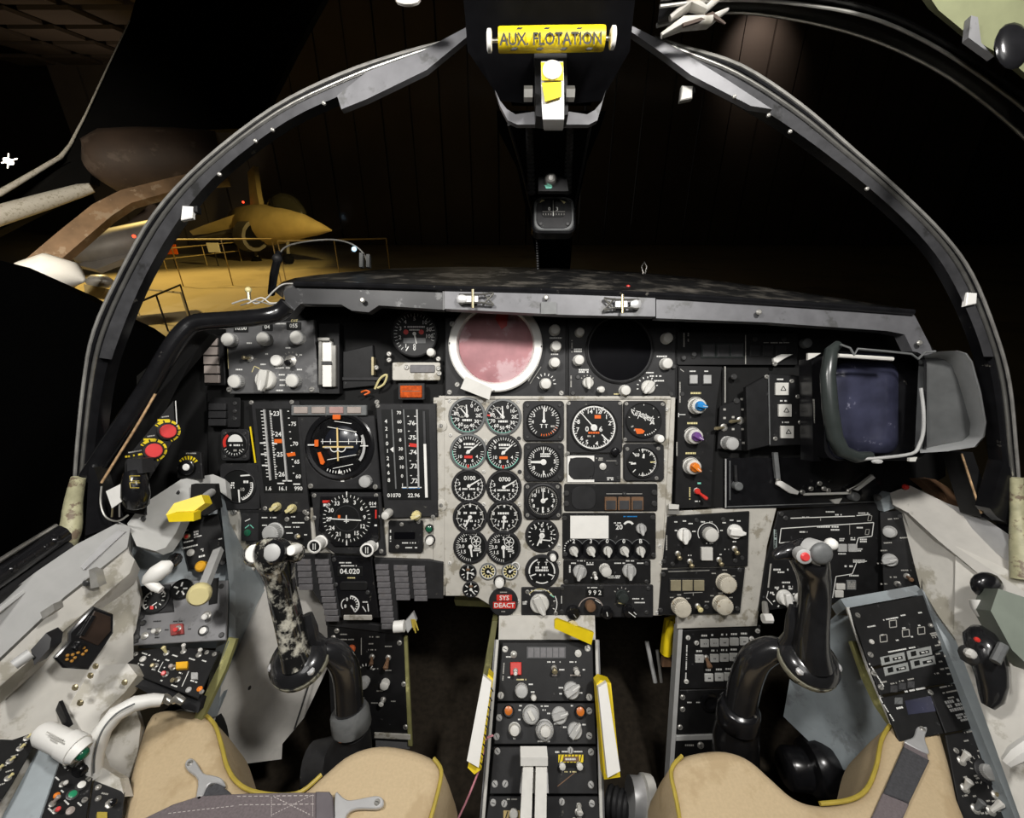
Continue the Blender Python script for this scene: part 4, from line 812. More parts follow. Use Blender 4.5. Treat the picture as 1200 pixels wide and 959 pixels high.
dial('climb_dial', 'small dial with two stub needles below the scribbled dial', 751.5, 541.5, 17, p_vsi(751.5, 541.5), None, sq=(730, 520, 777, 563.5), needles=[(8, 10, 2.6, -5, WHT), (263, 14, 2.2, -8, WHT)], rimw=1.2, scr=[(734, 526), (770, 525.5), (768, 560)])
def blank():
    f = It('cover_unit', 'dark blank cover panel with a white corner below the biggest dial', 'panel', MAIN, 696, 549)
    f.plate(rpoly(664, 532, 727, 565, 1), 1.5, BLK2); f.part('white_trim', lambda b: b.poly([(664.5, 534), (696, 534), (696, 541), (690, 537), (668, 537), (666, 556), (672, 562), (696, 562), (696, 565), (664.5, 565)], 1.5, 1.9, WHITE), label='white painted corner')
    f.part('blank_disc', lambda b: b.rect(666, 536, 696, 562, 1.5, 2.6, BLK2, 9, .6)); f.jack(706, 546.5, 4, KNOBW); f.mk.micro(702, 538, 8, 4, 1.8, DIMW, 2); f.mk.micro(714, 561, 9, 4, 1.8, WHT, 2); f.screws([(692, 559), (722, 543), (724, 560)], 2.2, DSCREW); f.mk.line(710, 540, 722, 540, .6, 1.8, DIMW); f.done()
blank()
def brown():
    f = It('lamp_unit', 'black strip panel with three dark push lamps in brown frames', 'control panel', MAIN, 716, 583)
    f.plate(rpoly(661, 567, 770, 599, 2), 2, BLK); f.screws([(663.5, 578), (663.5, 590), (766, 577), (766, 590)], 3.4, DSCREW); f.part('blank_disc', lambda b: b.rect(669, 570, 698, 597, 2, 3, BLK2, 10, .5))
    for x in (708, 723.5, 739): f.part('lamp_frame', lambda b: b.rect(x, 582, x + 14, 597.5, 2, 4, BRNL, .8, .4)); f.button(x + 1.5, 586, x + 12.5, 596.5, 3, DKEY, 'push_lamp')
    f.mk.line(710, 578.5, 752, 578.5, .7, 2.2, DIMW); f.jack(731, 578.5, 2.4, DSCREW); f.done()
brown()
def card():
    f = It('transponder_unit', 'black panel with a blank white card and a row of five pointer knobs', 'control panel', MAIN, 710, 628)
    f.plate(rpoly(659, 601, 768, 655, 2), 2, BLK); f.part('card', lambda b: b.rect(668, 604, 712.5, 630.5, 2.2, 3, WHITE, .4), label='blank white card')
    f.knob(750.5, 619, 6, 7, KNOB, 'pointer', 172)
    for x, a in ((672, 150), (692, 150), (711.5, 175), (731, 152), (750, 172)):
        f.part('dial_well', lambda b: b.ring(x, 643, 7, 12, 2.2, GLOSS)); f.knob(x, 645, 5.2, 7, KNOBW, 'pointer', a)
    m = f.mk; m.ticks(672, 643, 6, -100, -20, 10, 11.5, 1, 2.3, WHT)
    for x, t in ((672, '2'), (692, '3'), (711, '0'), (730.5, '0'), (750, 'B')): m.text(t, x, 634, 5, 2.4, WHT); m.ring(x, 643, 11.3, 12, 2.25, RUB, -60, 60)
    m.text('20', 725, 617.5, 6, 2.3, WHT); m.micro(723, 612.5, 8, 2, 2.3, WHT); m.ring(736, 617, 4.5, 7, 2.3, WHT, -60, 60); m.micro(738, 605, 16, 1.8, 2.3, BLUE)
    f.screws([(661.5, 607), (662, 649), (764, 606), (765, 650)], 2.8, DSCREW); f.done()
card()
def mode():
    f = It('mode_unit', 'black panel with two grey pointer knobs and a ribbed center knob under the knob row', 'control panel', MAIN, 708, 670)
    f.plate(rpoly(660, 656, 762, 684, 1.5), 2, BLK); f.knob(679, 669, 8, 9, KNOB, 'pointer', 198); f.knob(736.5, 668, 8, 9, KNOB, 'pointer', 180); f.knob(708, 666, 6, 10, KNOBW, 'flute', skirt=6.5); f.toggle(696.5, 672, 0, 2, 1.8, WHITE, nut=3)
    m = f.mk; m.micro(672, 659.5, 6, 2, 2.2, WHT); m.micro(681, 656.8, 9, 1.8, 2.2, WHT); m.micro(691, 660, 8, 4, 2.2, WHT, 2); m.micro(696, 676.5, 8, 2, 2.2, WHT); m.micro(719, 675.5, 15, 4, 2.2, WHT, 2); m.micro(726, 659.5, 13, 2, 2.2, WHT); m.micro(738, 656.8, 10, 1.8, 2.2, WHT); m.micro(748, 659.5, 11, 2, 2.2, WHT); m.micro(667.5, 667, 10, 2.4, 2.2, WHT, 1, 90)
    f.screws([(663, 681), (757, 660), (757, 681)], 2.6, DSCREW); f.done()
mode()
def chan():
    f = It('channel_unit', 'dark panel with a three-digit channel window under the two pointer knobs', 'control panel', MAIN, 708, 703)
    f.plate(rpoly(657, 685, 765, 723, 1.5), 2, BLK2); f.window(687, 690, 706, 697.5, '9 9 2', 5.4)
    f.knob(691, 708, 6, 8, BRNL, 'round'); f.knob(728, 697, 6, 8, RUBG, 'flute', skirt=7); f.knob(671, 716, 8, 6, GLOSS, 'round'); f.knob(710, 716, 7, 7, GLOSS, 'round'); f.knob(735, 714, 7, 7, GLOSS, 'round')
    m = f.mk; m.micro(694, 688, 12, 1.8, 2.2, WHT); m.ring(692, 714, 14, 15, 2.2, TANL, -75, 70); m.micro(747, 701, 13, 2, 2.2, WHT); m.micro(749, 705.5, 12, 2, 2.2, WHT); m.ticks(728, 697, 5, -60, 60, 8, 10, .9, 2.2, DIMW); m.line(734, 713, 742, 719, .9, 10, WHT); m.line(740, 713, 743, 716, .9, 10, WHT); m.line(697, 702, 703, 706, .9, 3, WHT); m.line(709, 713, 710, 718, .9, 10, WHT); m.line(724, 706, 731, 707, 1.4, 2.3, IVORY); m.line(671, 716, 674, 720, .7, 9, DIMW)
    f.part('red_dot', lambda b: b.cyl(691.5, 714.5, [(1.8, 2), (1.8, 3.5), (1, 4)], RED, 10)); f.screws([(658.5, 689), (658, 716), (704, 687), (759, 689), (757, 717)], 2.5, DSCREW); m.micro(657.8, 702, 9, 1.5, 2.2, WHT, 1, 90); f.done()
chan()

# ---------------------------------------------------------------- scopes
def scope1():
    f = It('radar_scope', 'radar scope with a pale ring around a pink glass screen', 'radar scope', MAIN, 583, 414)
    f.plate(rpoly(522, 372, 663, 465.5, 2), 1.5, BLK2); cx, cy = 581, 406
    f.part('ring', lambda b: b.cyl(cx, cy, [(54, 1), (54, 10), (52.5, 11.5), (45, 11.5), (43, 7), (43, 3)], WHITE, 56), label='pale grey-white ring')
    f.part('screen', lambda b: b.cyl(cx + 1, cy, [(43.4, 1.5), (43.4, 6), (41, 7.2), (30, 8.4), (15, 9), (.5, 9.2)], PINK, 48), label='dusty pink glass')
    f.part('tape', lambda b: b.poly([(547, 442), (577, 456), (574, 469), (541, 456)], 11.7, 12.1, KNOBW), label='pale paper tape'); f.part('tag', lambda b: b.poly([(584, 366), (596, 370), (594, 384), (588, 388), (581, 376)], 10, 10.8, RED), label='torn red tag')
    for x, y in ((649.5, 388), (651, 407), (649.5, 426)): f.knob(x, y, 6, 8, KNOBW, 'round', skirt=6.6)
    f.knob(639, 450.5, 6.5, 9, KNOBW, 'round', skirt=7); f.screws([(527, 460), (657.5, 461), (536, 451), (530, 380)], 3.2)
    m = f.mk; m.ticks(639, 450, 7, -50, 90, 9.5, 12.5, .9, 1.7, WHT); m.micro(651, 396.5, 14, 2.2, 1.7, WHT); m.micro(650, 415.5, 9, 2.2, 1.7, WHT); m.line(630, 428, 619, 447, 1.4, 1.7, DIMW); m.line(634, 430, 621, 450, .7, 1.7, DIMW); m.micro(527, 402, 14, 2, 1.7, DIMW, 1, 90)
    for a in (0, 90, 180, 270): m.tick(cx, cy, a + 2, 52, 53.4, 2.2, 11.8, BLK)
    f.done()
scope1()
def scope2():
    f = It('blank_scope', 'scope with a round black screen and small grey knobs right of the pink one', 'radar scope', MAIN, 728, 420)
    f.plate(rpoly(666, 374, 791, 465.5, 2), 1.5, BLK2); cx, cy = 725.5, 410
    f.part('ring', lambda b: b.cyl(cx, cy, [(40, 1), (40, 3.5), (38.5, 4.5), (37.5, 3.5)], BLK2, 48)); f.part('screen', lambda b: b.cyl(cx, cy, [(37.6, 1), (37.6, 3.4), (30, 4), (.5, 4.4)], SCOPE, 48), label='black glass')
    for x, y, r in ((678.5, 390.5, 5), (677.5, 423, 6), (731, 458, 6), (779.5, 397.5, 6), (779, 427, 6.5)): f.knob(x, y, r, 7, KNOBW, 'round', skirt=r * 1.1)
    f.knob(688.5, 449, 6.5, 9, KNOBW, 'pointer', 176); f.knob(758.5, 454, 8, 8, KNOBW, 'pointer', 215); f.toggle(703, 457, 0, 0, 3, KNOBW, nut=4)
    m = f.mk; m.micro(670, 406, 15, 2, 1.7, DIMW, 1, 90); m.micro(677, 411, 9, 5, 1.7, WHT, 2); m.micro(684, 435, 12, 5, 1.7, WHT, 2); m.micro(669, 447, 14, 2, 1.7, DIMW, 1, 90); m.ticks(758, 454, 8, -100, 80, 10.5, 12.5, 1.2, 1.7, WHT); m.micro(768, 441, 14, 2.4, 1.7, WHT); m.micro(772, 446.5, 12, 2.2, 1.7, WHT); m.micro(761, 437, 9, 2, 1.7, WHT); m.ticks(688, 449, 5, -50, 50, 8, 9.5, 1, 1.7, DIMW); m.micro(722, 462, 6, 2, 1.7, IVORY); m.micro(775, 418, 12, 2.4, 1.7, WHT)
    f.screws([(671, 461), (677, 442), (788, 396), (786, 462)], 3, DSCREW); f.done()
scope2()

# ---------------------------------------------------------------- upper left group
def stack(x0, y0, x1, y1, n, name, label, mt, dx=0, group=None):
    f = It(name, label, 'lamp block', MAIN, (x0 + x1) / 2, (y0 + y1) / 2, group)
    f.plate([(x0 - 2, y0 - 2), (x1 + 5, y0 - 2), (x1 + 5 + dx, y1 + 2), (x0 - 2 + dx, y1 + 2)], 3, BLK); h = (y1 - y0) / n
    for i in range(n): a = dx * i / n; f.button(x0 + a, y0 + i * h + .8, x1 + a, y0 + (i + 1) * h - .8, 3, mt, 'lamp', r=.8)
    return f.done()
stack(241, 396, 258, 450, 5, 'lamp_block', 'stack of five tan lamps at the far upper left of the panel', TANL, 3)
f = None
def navpanel():
    f = It('radar_control_unit', 'grey control panel with three number windows and six pale knobs', 'control panel', MAIN, 323, 420)
    f.plate([(269, 383), (371, 376), (377, 461), (274, 462)], 8, mat('scuffed_grey_panel', (.12, .12, .122), .38, .2, var=.1, wear=(.22, .22, .22), wamt=.38, wscale=20), 1)
    for x, y in ((277, 400.5), (317, 399.5), (355, 398), (284.5, 448), (350, 447)): f.knob(x, y, 8, 9, KNOB, 'flute', cap=KNOBW)
    f.knob(317, 446, 11.5, 12, KNOBW, 'pointer', 190); f.knob(330, 424, 6.5, 6, WHITE, 'round'); f.toggle(298, 421, -3, 0, 2, BRASS, nut=4.5); f.toggle(345, 424, 2, 4, 3, GLOSS, nut=7, h=12)
    for x0, t in ((280, '10.00'), (312, '04'), (341, '055')): y = 387 - (x0 - 280) * .045; f.window(x0 + (0 if x0 != 312 else 1), y - 4, x0 + (15 if x0 != 312 else 11), y + 3, t, 4.6)
    m = f.mk; z = 8.3
    for x, y, w in ((286, 434, 9), (297, 403.5, 6), (333, 381, 12), (341, 409, 7), (355, 417, 8), (336, 432, 18), (337, 440, 12), (337, 446, 10), (337, 452, 10), (332, 458, 8), (355, 434, 6), (313, 428, 6), (318, 416, 5), (305, 450, 4)): m.micro(x, y, w, 2.2, z, WHT)
    m.ticks(345, 424, 6, -60, 60, 9, 11, .7, z, DIMW); m.text('OFF', 349, 374 + 4, 3.4, z, IVORY); m.line(272, 410, 273, 433, .8, z, IVORY); m.line(300, 437, 303, 430, .8, z, IVORY); m.line(303, 430, 309, 433, .8, z, IVORY)
    f.screws([(274, 457), (369, 457)], 3.2); f.done()
navpanel()
def bracket():
    f = It('indicator_bracket', 'bright steel bracket framing a tall white strip beside the grey control panel', 'bracket', MAIN, 388, 427)
    f.part('frame', lambda b: (b.rect(379, 398, 393, 402, 6, 16, METAL, 1, .6), b.rect(379, 400, 383, 452, 6, 14, METAL, 1, .6), b.rect(392, 406, 398, 454, 6, 11, METAL, 1, .6))); f.part('strip', lambda b: (b.rect(383, 402, 393, 425, 6, 12, WHITE, .5, .4), b.rect(383, 429, 393, 454, 6, 12, WHITE, .5, .4))); f.part('latch', lambda b: b.rect(382, 425, 394, 429, 6, 13, DSCREW, 1, .5))
    f.part('backplate', lambda b: b.rect(376, 380, 400, 462, -10, 6, BLK, 1, .5)); f.done()
bracket()
def box():
    f = It('empty_mount', 'dark open instrument mount with loose wires left of the upper round dial', 'mount', MAIN, 425, 430)
    f.part('tray', lambda b: b.poly([(401, 412), (436, 404), (440, 452), (401, 456)], -8, -2, BLK, .8)); f.part('side_strip', lambda b: b.rect(436.5, 419, 439, 440, -4, 4, BRASS, .3)); f.part('bar', lambda b: b.rect(401, 442, 446, 446, -2, 0, BLK2, .5, .4))
    f.part('wire', lambda b: b.tube3([Vector((*b.g(x, y), z * b.k)) for x, y, z in smooth_path([(440, 456, 2), (447, 444, 5), (455, 440, 6), (451, 450, 3), (443, 455, 2)], 4)], 1.3 * b.k, IVORY, 6), label='pale yellow wire'); f.part('wire', lambda b: b.tube3([Vector((*b.g(x, y), z * b.k)) for x, y, z in smooth_path([(424, 460, 2), (430, 458, 4), (434, 460, 3), (428, 463, 3)], 4)], 1 * b.k, ORG, 6), label='orange wire')
    f.screws([(456, 415), (456, 422), (441, 431)], 3, None, 0); f.done()
box()
def p_ralt(cx, cy):
    def fn(b, z):
        b.ticks(cx, cy, 26, -140, 110, 20.5, 24, .6, z, WHT); nums(b, cx, cy, 17.5, [('0', 180), ('1', 215), ('2', 255), ('3', 290), ('4', 322), ('5', 0), ('10', 42), ('50', 74), ('100', 100)], 4.6, z)
        b.micro(cx, cy - 8, 24, 2.6, z, WHT); b.micro(cx, cy - 4.5, 12, 2.2, z, WHT); b.cyl(cx - 10, cy - 2, [(3, z), (3, z + .3)], RED, 12); b.cyl(cx + 8, cy - 2, [(3, z), (3, z + .3)], RED, 12); b.box(cx - 13, cy + 5, cx + 13, cy + 11, z, RUB); b.text('0', cx, cy + 14, 4.5, z, WHT); b.line(cx - 7, cy + 15, cx - 10, cy + 20, 1.2, z, WHT)
    return fn
dial('altimeter_dial', 'round dial with two red dots at the top beside the pink scope', 486, 391.5, 25.5, p_ralt(486, 391.5), None, needles=[(168, 12, 2, 0, WHT)], rimw=2, extra=lambda f, z: (f.knob(506, 414, 5, 8, KNOBW, 'round', z=1)))
def smallwin():
    f = It('indicator_plate', 'small tan-grey plate with a dark window below the two-dotted dial', 'indicator', MAIN, 486, 434)
    f.plate(rpoly(460, 425, 516, 446, 2), 1.5, PLATE); f.part('window', lambda b: b.rect(481, 428, 510, 437, 1.5, 3, SLAT, 1.5, .5)); f.screws([(477, 431), (514, 421), (514, 432), (515, 438)], 3, None, 1.5); f.done()
smallwin()
def amber():
    f = It('warning_light', 'rectangular amber light in a dark frame below the small tan plate', 'light', MAIN, 484, 459)
    f.part('frame', lambda b: (b.rect(468, 449.5, 499, 469, 0, 7, BLK2, 1.5, .8))); f.part('lens', lambda b: b.rect(471, 452.5, 496, 466.5, 6, 9, AMBER, 1, .8), label='amber lens'); f.mk.line(473, 459, 494, 459, .8, 9.2, BRNL); f.done()
amber()
def clam():
    f = It('lamp_block', 'three dark lamps on a small bracket above the red and white gauge', 'lamp block', MAIN, 262, 487)
    f.plate(rpoly(246, 466, 282, 501, 2), 1, BLK, .4)
    for y in (473, 482, 491): f.button(248, y, 268, y + 8, 5, BLK2, 'lamp')
    for y in (470, 479, 488): f.screws([(276, y + 3)], 2.4, DSCREW)
    f.done()
clam()
def p_o2(cx, cy): return lambda b, z: (b.ring(cx + 1, cy - 3, 0, 8.5, z, WHT, -90, 90), b.ring(cx, cy - 2, 10, 13.5, z + .05, RED, -115, -40), b.micro(cx + 2, cy + 1, 15, 2.8, z + .1, WHT), b.ticks(cx, cy, 9, 120, 240, 10.5, 13, .7, z, WHT), b.micro(cx + 3, cy + 7, 8, 3, z, DIMW))
dial('oxygen_dial', 'small square gauge with a white half disc and red arc at the panel left edge', 278, 520.5, 14, p_o2(278, 520.5), None, sq=(261, 503, 294, 540), rimw=1.6)
def p_hyd(cx, cy): return lambda b, z: (b.ring(cx, cy, 15.5, 17, z, WHT, 75, 165), b.ticks(cx, cy, 10, 75, 165, 13.5, 16, 1, z, WHT), b.micro(cx - 9, cy - 1, 8, 8, z, WHT, 3), b.line(cx + 2, cy - 12, cx + 14, cy - 13, 1.6, z, WHT), b.micro(cx + 9, cy - 5, 7, 4, z, WHT), b.text('10', cx + 4, cy + 4, 4, z, DIMW))
dial('pressure_gauge', 'square-cased gauge with a white needle pointing down at the panel left edge', 283, 569, 18.5, p_hyd(283, 569), None, sq=(260, 543, 306, 597), needles=[(176, 19, 2, -4, WHT), (150, 17, 1.2, -15, WHT)], rimw=1.4, scr=[(264, 592)])

# ---------------------------------------------------------------- vertical tape instruments
def tape1():
    f = It('tape_instrument', 'tall tape instrument with two orange markers left of the attitude ball', 'tape instrument', MAIN, 328, 535)
    f.plate([(296, 471), (352, 470), (364, 600), (308, 600)], 4, BLK2, 1)
    f.part('window', lambda b: b.poly([(302, 479), (350, 479), (357, 577), (312, 577)], 4, 4.6, FACE)); z = 4.9
    X = lambda x, y: x + (y - 480) * .088
    f.part('divider_rod', lambda b: (b.line(X(313, 480), 480, X(313, 562), 562, 1.9, z, KNOB, 2))); f.part('divider_rod', lambda b: b.line(X(332, 480), 480, X(332, 563), 563, 1.9, z, KNOB, 2))
    m = f.mk
    for i in range(20):
        y = 482 + i * 4
        m.line(X(308, y), y, X(311, y), y, .9, z, WHT); m.line(X(318, y), y, X(321.5 - (i % 5 != 1) * 1.4, y), y, .9, z, WHT); 
        if i % 2 == 0: m.line(X(339, y), y, X(341, y), y, 1, z, WHT)
        m.line(X(318, y + 2), y + 2, X(320, y + 2), y + 2, .8, z, WHT)
    for y, t in ((485, '23'), (509, '24'), (532.5, '25'), (555.5, '26')): m.text(t, X(326, y), y, 5.4, z, WHT); m.line(X(319, y), y, X(322, y), y, 1, z, WHT)
    for y, t in ((497, '75'), (520, '70'), (541, '65'), (558, '60')): m.text(t, X(345, y), y, 4.6, z, WHT)
    for y in (519, 532, 545): m.line(X(304, y), y, X(312, y), y, 1.6, z, WHT)
    m.box(X(321, 516), 514.5, X(330, 516), 519, z + .2, ORG); m.line(X(318, 519), 519.5, X(324, 519), 519.5, 2, z + .1, WHT); m.flatpoly([(338, 531), (348, 529.5), (349, 533.5), (340, 535)], z + .2, ORG)
    m.box(334, 562, 345, 563.5, z + 1, WHT); m.box(328, 565, 336, 566.5, z + 1, WHT); m.box(346, 566, 354, 567.5, z, WHT)
    for x, t in ((317, '1.6'), (334, '16.1'), (352, '990')): m.text(t, x, 572, 4.6, z, WHT)
    f.knob(327, 593, 5, 10, IVORY, 'pointer', 60); f.knob(345, 595, 5, 10, IVORY, 'pointer', 60); f.screws([(297, 472), (344, 471.5), (313, 595), (359, 599)], 2.6, SCREWM, 4); f.part('edge_strip', lambda b: b.line(296, 500, 302, 542, 1.6, 4, YEL, 1), label='thin yellow strip'); f.done()
tape1()
def tape2():
    f = It('tape_instrument', 'tall tape instrument with a red marker and white side bar right of the attitude ball', 'tape instrument', MAIN, 478, 540)
    f.plate([(441, 473), (512, 473), (514, 605), (452, 607)], 4, BLK2, 1); f.part('window', lambda b: b.poly([(448, 480), (503, 480), (506, 585), (456, 585)], 4, 4.6, FACE)); z = 4.9
    X = lambda x, y: x + (y - 480) * .05
    for x in (461, 474.5): f.part('divider_rod', lambda b: b.line(X(x, 480), 480, X(x, 572), 572, 1.5, z, RUB, 1.5))
    f.part('divider_rod', lambda b: b.line(490, 480, 492, 570, 1.8, z, KNOB, 2)); f.part('side_bar', lambda b: b.line(499, 520, 501, 582, 3, z, WHITE, 1.5), label='white bar'); f.part('side_bar', lambda b: b.line(498, 482, 499, 520, 2.6, z, DKEY, 1.5))
    m = f.mk
    for i, t in enumerate('421012468'): y = 494 + i * 8.6 - (i > 5) * .5; m.text('210012345'[i] if 0 else t, X(453, y), y, 4.4, z, WHT)
    for i, t in enumerate(('70', '60', '50', '8', '30', '20', '10', '0', '1')): y = 484 + i * 10.5; m.text(t, X(468.5, y), y, 3.8, z, WHT)
    for i in range(10): y = 488 + i * 8.6; m.line(X(478, y), y, X(480, y), y, .9, z, WHT); m.line(X(486, y), y, X(488.5, y), y, .9, z, WHT)
    for y, t in ((496, '76'), (513, '75'), (530, '74'), (546, '73'), (563, '72')): m.text(t, X(483, y), y, 5.2, z, WHT)
    m.flatpoly([(481, 519), (490, 520), (490, 524), (481, 523)], z + .2, RED); m.flatpoly([(459, 526), (463, 523), (463, 530)], z + 2, WHT); m.micro(483, 571, 20, 2.6, z, BLUE); m.box(472, 570, 495, 571.2, z + .1, WHT); m.text('01070', 463, 580, 4.6, z, WHT); m.text('22.96', 486, 580, 4.6, z, WHT)
    f.knob(457, 600, 5, 16, KNOBW, 'round', label='tall pale knob'); f.knob(489, 603, 5.5, 9, IVORY, 'pointer', 70); f.screws([(444, 476), (508, 605), (444, 605)], 2.6, SCREWM, 4); f.done()
tape2()
def adi():
    f = It('attitude_indicator', 'attitude indicator with a black ball, orange cross bars and four lamps on top', 'attitude indicator', MAIN, 398, 528)
    f.plate([(352, 487), (440, 487), (447, 573), (362, 573)], 4, BLK2, 1); cx, cy = 400, 522
    f.part('lamp_bar', lambda b: b.rect(345, 475, 432, 487, 3, 8, RUB, 1, .7))
    for i in range(4): f.button(348.5 + i * 20.5, 477, 364.5 + i * 20.5, 484.5, 2, TANL if i != 2 else REDL if 0 else mat('pinkish_lamp', (.4, .25, .23), .4), 'lamp', z=7.5)
    f.part('bezel', lambda b: b.cyl(cx, cy, [(40, 3.5), (40, 6), (38, 7), (34.5, 6), (33.5, 4)], GLOSS, 48))
    f.part('ball', lambda b: b.ball(Vector((*b.g(cx + 2, cy - 3), -12 * b.k)), 31 * b.k, mat('attitude_ball', (.012, .014, .02), .3, coat=.3), 36, (1, 1, .68)), sharp=80)
    z = 9.6
    def lines(b):
        for a, y, w in ((0, -5, 24), (-10, -19, 17), (10, 13, 17), (-8, -27, 10), (12, 24, 12)):
            t = math.radians(a); n = 8
            for s in (-1, 1):
                b.line(cx + 4 - w * math.cos(t) * (s < 0), cy + y + w * math.sin(t) * (s < 0), cx + 4 + w * math.cos(t) * (s > 0), cy + y - w * math.sin(t) * (s > 0), .7, 7.8 + (1.6 if abs(y) < 15 else -2.2 if abs(y) > 20 else .4), WHT)
        for x in (-18, -9, 12, 21, 27): b.line(cx + x, cy - 8, cx + x, cy - 2, .8, 9.2, WHT)
    f.part('horizon_lines', lines); f.part('command_bar', lambda b: b.line(cx - .5, cy - 21, cx + .5, cy + 17, 1.7, z + 1, mat('command_bar_ochre', (.70, .52, .22), .5), .8)); f.part('command_bar', lambda b: b.line(cx - 17, cy + 1, cx + 18, cy + 1, 1.7, z + 1.2, MATS['command_bar_ochre'], .8)); 
    f.part('aircraft_symbol', lambda b: (b.ring(cx - 3.5, cy + 2, 4, 5, z + 2, WHT, 90, 270), b.ring(cx + 4.5, cy + 2, 4, 5, z + 2, WHT, 90, 270), b.line(cx - 15, cy + 1.5, cx - 8, cy + 1.5, 1.3, z + 2, WHT), b.line(cx + 9, cy + 1.5, cx + 17, cy + 1.5, 1.3, z + 2, WHT)))
    f.part('flag', lambda b: b.rect(393, 486, 402, 491.5, 7, 8.5, ORG, 1, .3), label='orange flag'); f.part('flag', lambda b: b.rect(372, 515, 376.5, 523, 7, 8.5, ORG, 1, .3), label='orange flag'); f.part('flag', lambda b: b.poly([(375.5, 530), (379, 529), (384, 541), (382, 544), (379, 543)], 7, 8.5, ORG, .3), label='orange flag')
    m = f.mk; m.ticks(cx, cy, 9, 155, 205, 29, 32, 1, 8, WHT); m.tick(cx, cy, 178, 27, 32, .3, 8.3, WHT, 4); m.ticks(cx - 36, cy, 1, 0, 0, 0, 0, 0, 5, WHT); m.line(364, 521, 373, 521, 1.4, 7.3, WHT); m.ring(cx, cy, 28, 31, 8, KNOB, 65, 125); m.line(cx + 25, cy, cx + 34, cy, 1.2, 8.4, WHT)
    m.box(393, 557, 398, 560, 4.4, WHT); m.box(401, 555, 405, 564, 4.4, WHT); m.box(409, 557.5, 414, 560.5, 4.4, WHT); m.ring(cx, cy, 41, 42, 4.3, DKEY, 120, 250)
    f.knob(431, 563, 7, 8, KNOB, 'flute', z=4); f.screws([(443, 471.5), (366, 569), (441, 570)], 3, SCREWM, 4); f.done()
adi()
def hsi():
    f = It('heading_indicator', 'compass-card heading indicator with two white knobs below the attitude ball', 'heading indicator', MAIN, 410, 608)
    f.plate([(366, 577), (447, 577), (453, 650), (394, 648), (372, 632)], 4, BLK2, 1); cx, cy = 409, 606
    f.part('bezel', lambda b: b.poly([(378, 581), (444, 581), (447, 630), (440, 639), (394, 639), (376, 620)], 4, 7, GLOSS, 1.2))
    def fc(b):
        z = 7.3; b.flat = True
        b.ring(cx, cy, 0, 29, z, FACE, n=48); b.ticks(cx, cy, 36, 0, 350, 24.5, 27.5, .7, z + .1, WHT)
        nums(b, cx, cy, 20.5, [(t, i * 30 - 3) for i, t in enumerate(('36', '3', '6', '9', '12', '15', '18', '21', '24', '27', '30', '33'))], 4.8, z + .1); b.ring(cx, cy, 14.5, 15, z + .1, DKEY)
    f.part('compass_card', fc); f.part('deviation_bar', lambda b: b.line(cx - 21, cy, cx + 17, cy + 2, 1.2, 8, WHT, .5)); f.part('aircraft_symbol', lambda b: (b.line(cx, cy - 4, cx, cy + 5, 1.2, 8.4, WHT), b.line(cx - 3, cy + 3, cx + 3, cy + 3, .9, 8.4, WHT)))
    m = f.mk; m.box(cx - 10, cy - 4, cx - 7, cy - .5, 8, ORG); m.box(372 + 9, 585, 390, 588, 7.3, RED); m.box(382, 589, 390, 592, 7.3, WHT); m.box(445 - 3.2, 596, 443.6, 606, 7.3, RED); m.text('014', 439, 589, 4, 7.3, WHT); m.line(436, 592.5, 443, 592.5, .9, 7.3, WHT); m.box(441, 613, 444, 615, 7.3, WHT); m.line(cx, cy + 26, cx, cy + 31, 1.4, 7.5, WHT); m.line(cx, cy - 31, cx, cy - 27, 1.4, 7.5, WHT)
    for x, y in ((378, 634), (437, 638)):
        f.part('knob', lambda b: (b.cyl(x, y, [(8, 4), (8, 5), (6.6, 6), (6.6, 17), (7.8, 18), (7.8, 22), (6.2, 22.6), (5.4, 21)], WHITE, 20), b.cyl(x, y, [(5.5, 21), (5.5, 21.8), (.3, 21.9)], BLK, 16), b.line(x - 1.2, y - 3.5, x - 1.2, y + 3.5, .9, 22.1, WHT), b.line(x + 1.2, y - 3.5, x + 1.2, y + 3.5, .9, 22.1, WHT)), label='white ribbed knob')
    f.screws([(370, 580), (442, 580), (370, 606), (448, 645)], 2.6, SCREWM, 4); f.done()
hsi()
def lpanel():
    f = It('switch_unit', 'dark switch panel half hidden behind the head of the left control stick', 'control panel', MAIN, 324, 616)
    f.plate([(282, 597), (363, 599), (366, 641), (345, 643), (290, 637)], 3, BLK); f.part('flag_window', lambda b: b.rect(285, 601, 305, 633, 3, 4.4, BLK2, 1, .5)); f.part('green_lens', lambda b: b.cyl(293, 623, [(4, 4), (4, 5.5), (2, 6.2)], GREENL, 14)); f.knob(324, 622, 9.5, 10, KNOB, 'flute', skirt=10.5); f.toggle(350, 628, 6, -3, 2, BRASS)
    m = f.mk; z = 3.3
    for x, y, w in ((312, 606, 7), (322, 606, 7), (312, 615, 6), (351, 612, 14), (339, 617, 7), (349, 617, 7), (340, 624, 9), (360, 626, 4), (345, 605, 5), (312, 623, 5)): m.micro(x, y, w, 2, z, WHT)
    m.line(290, 610, 296, 607, .9, 4.8, WHT); m.line(290, 618, 295, 614, .9, 4.8, GRN); m.line(300, 618, 296, 614, .9, 4.8, GRN); m.line(283.5, 606, 283.5, 630, 1, z, DIMW); f.screws([(313, 595), (361, 601), (361, 607), (338, 608)], 2.8, SCREWM, 3); f.done()
lpanel()
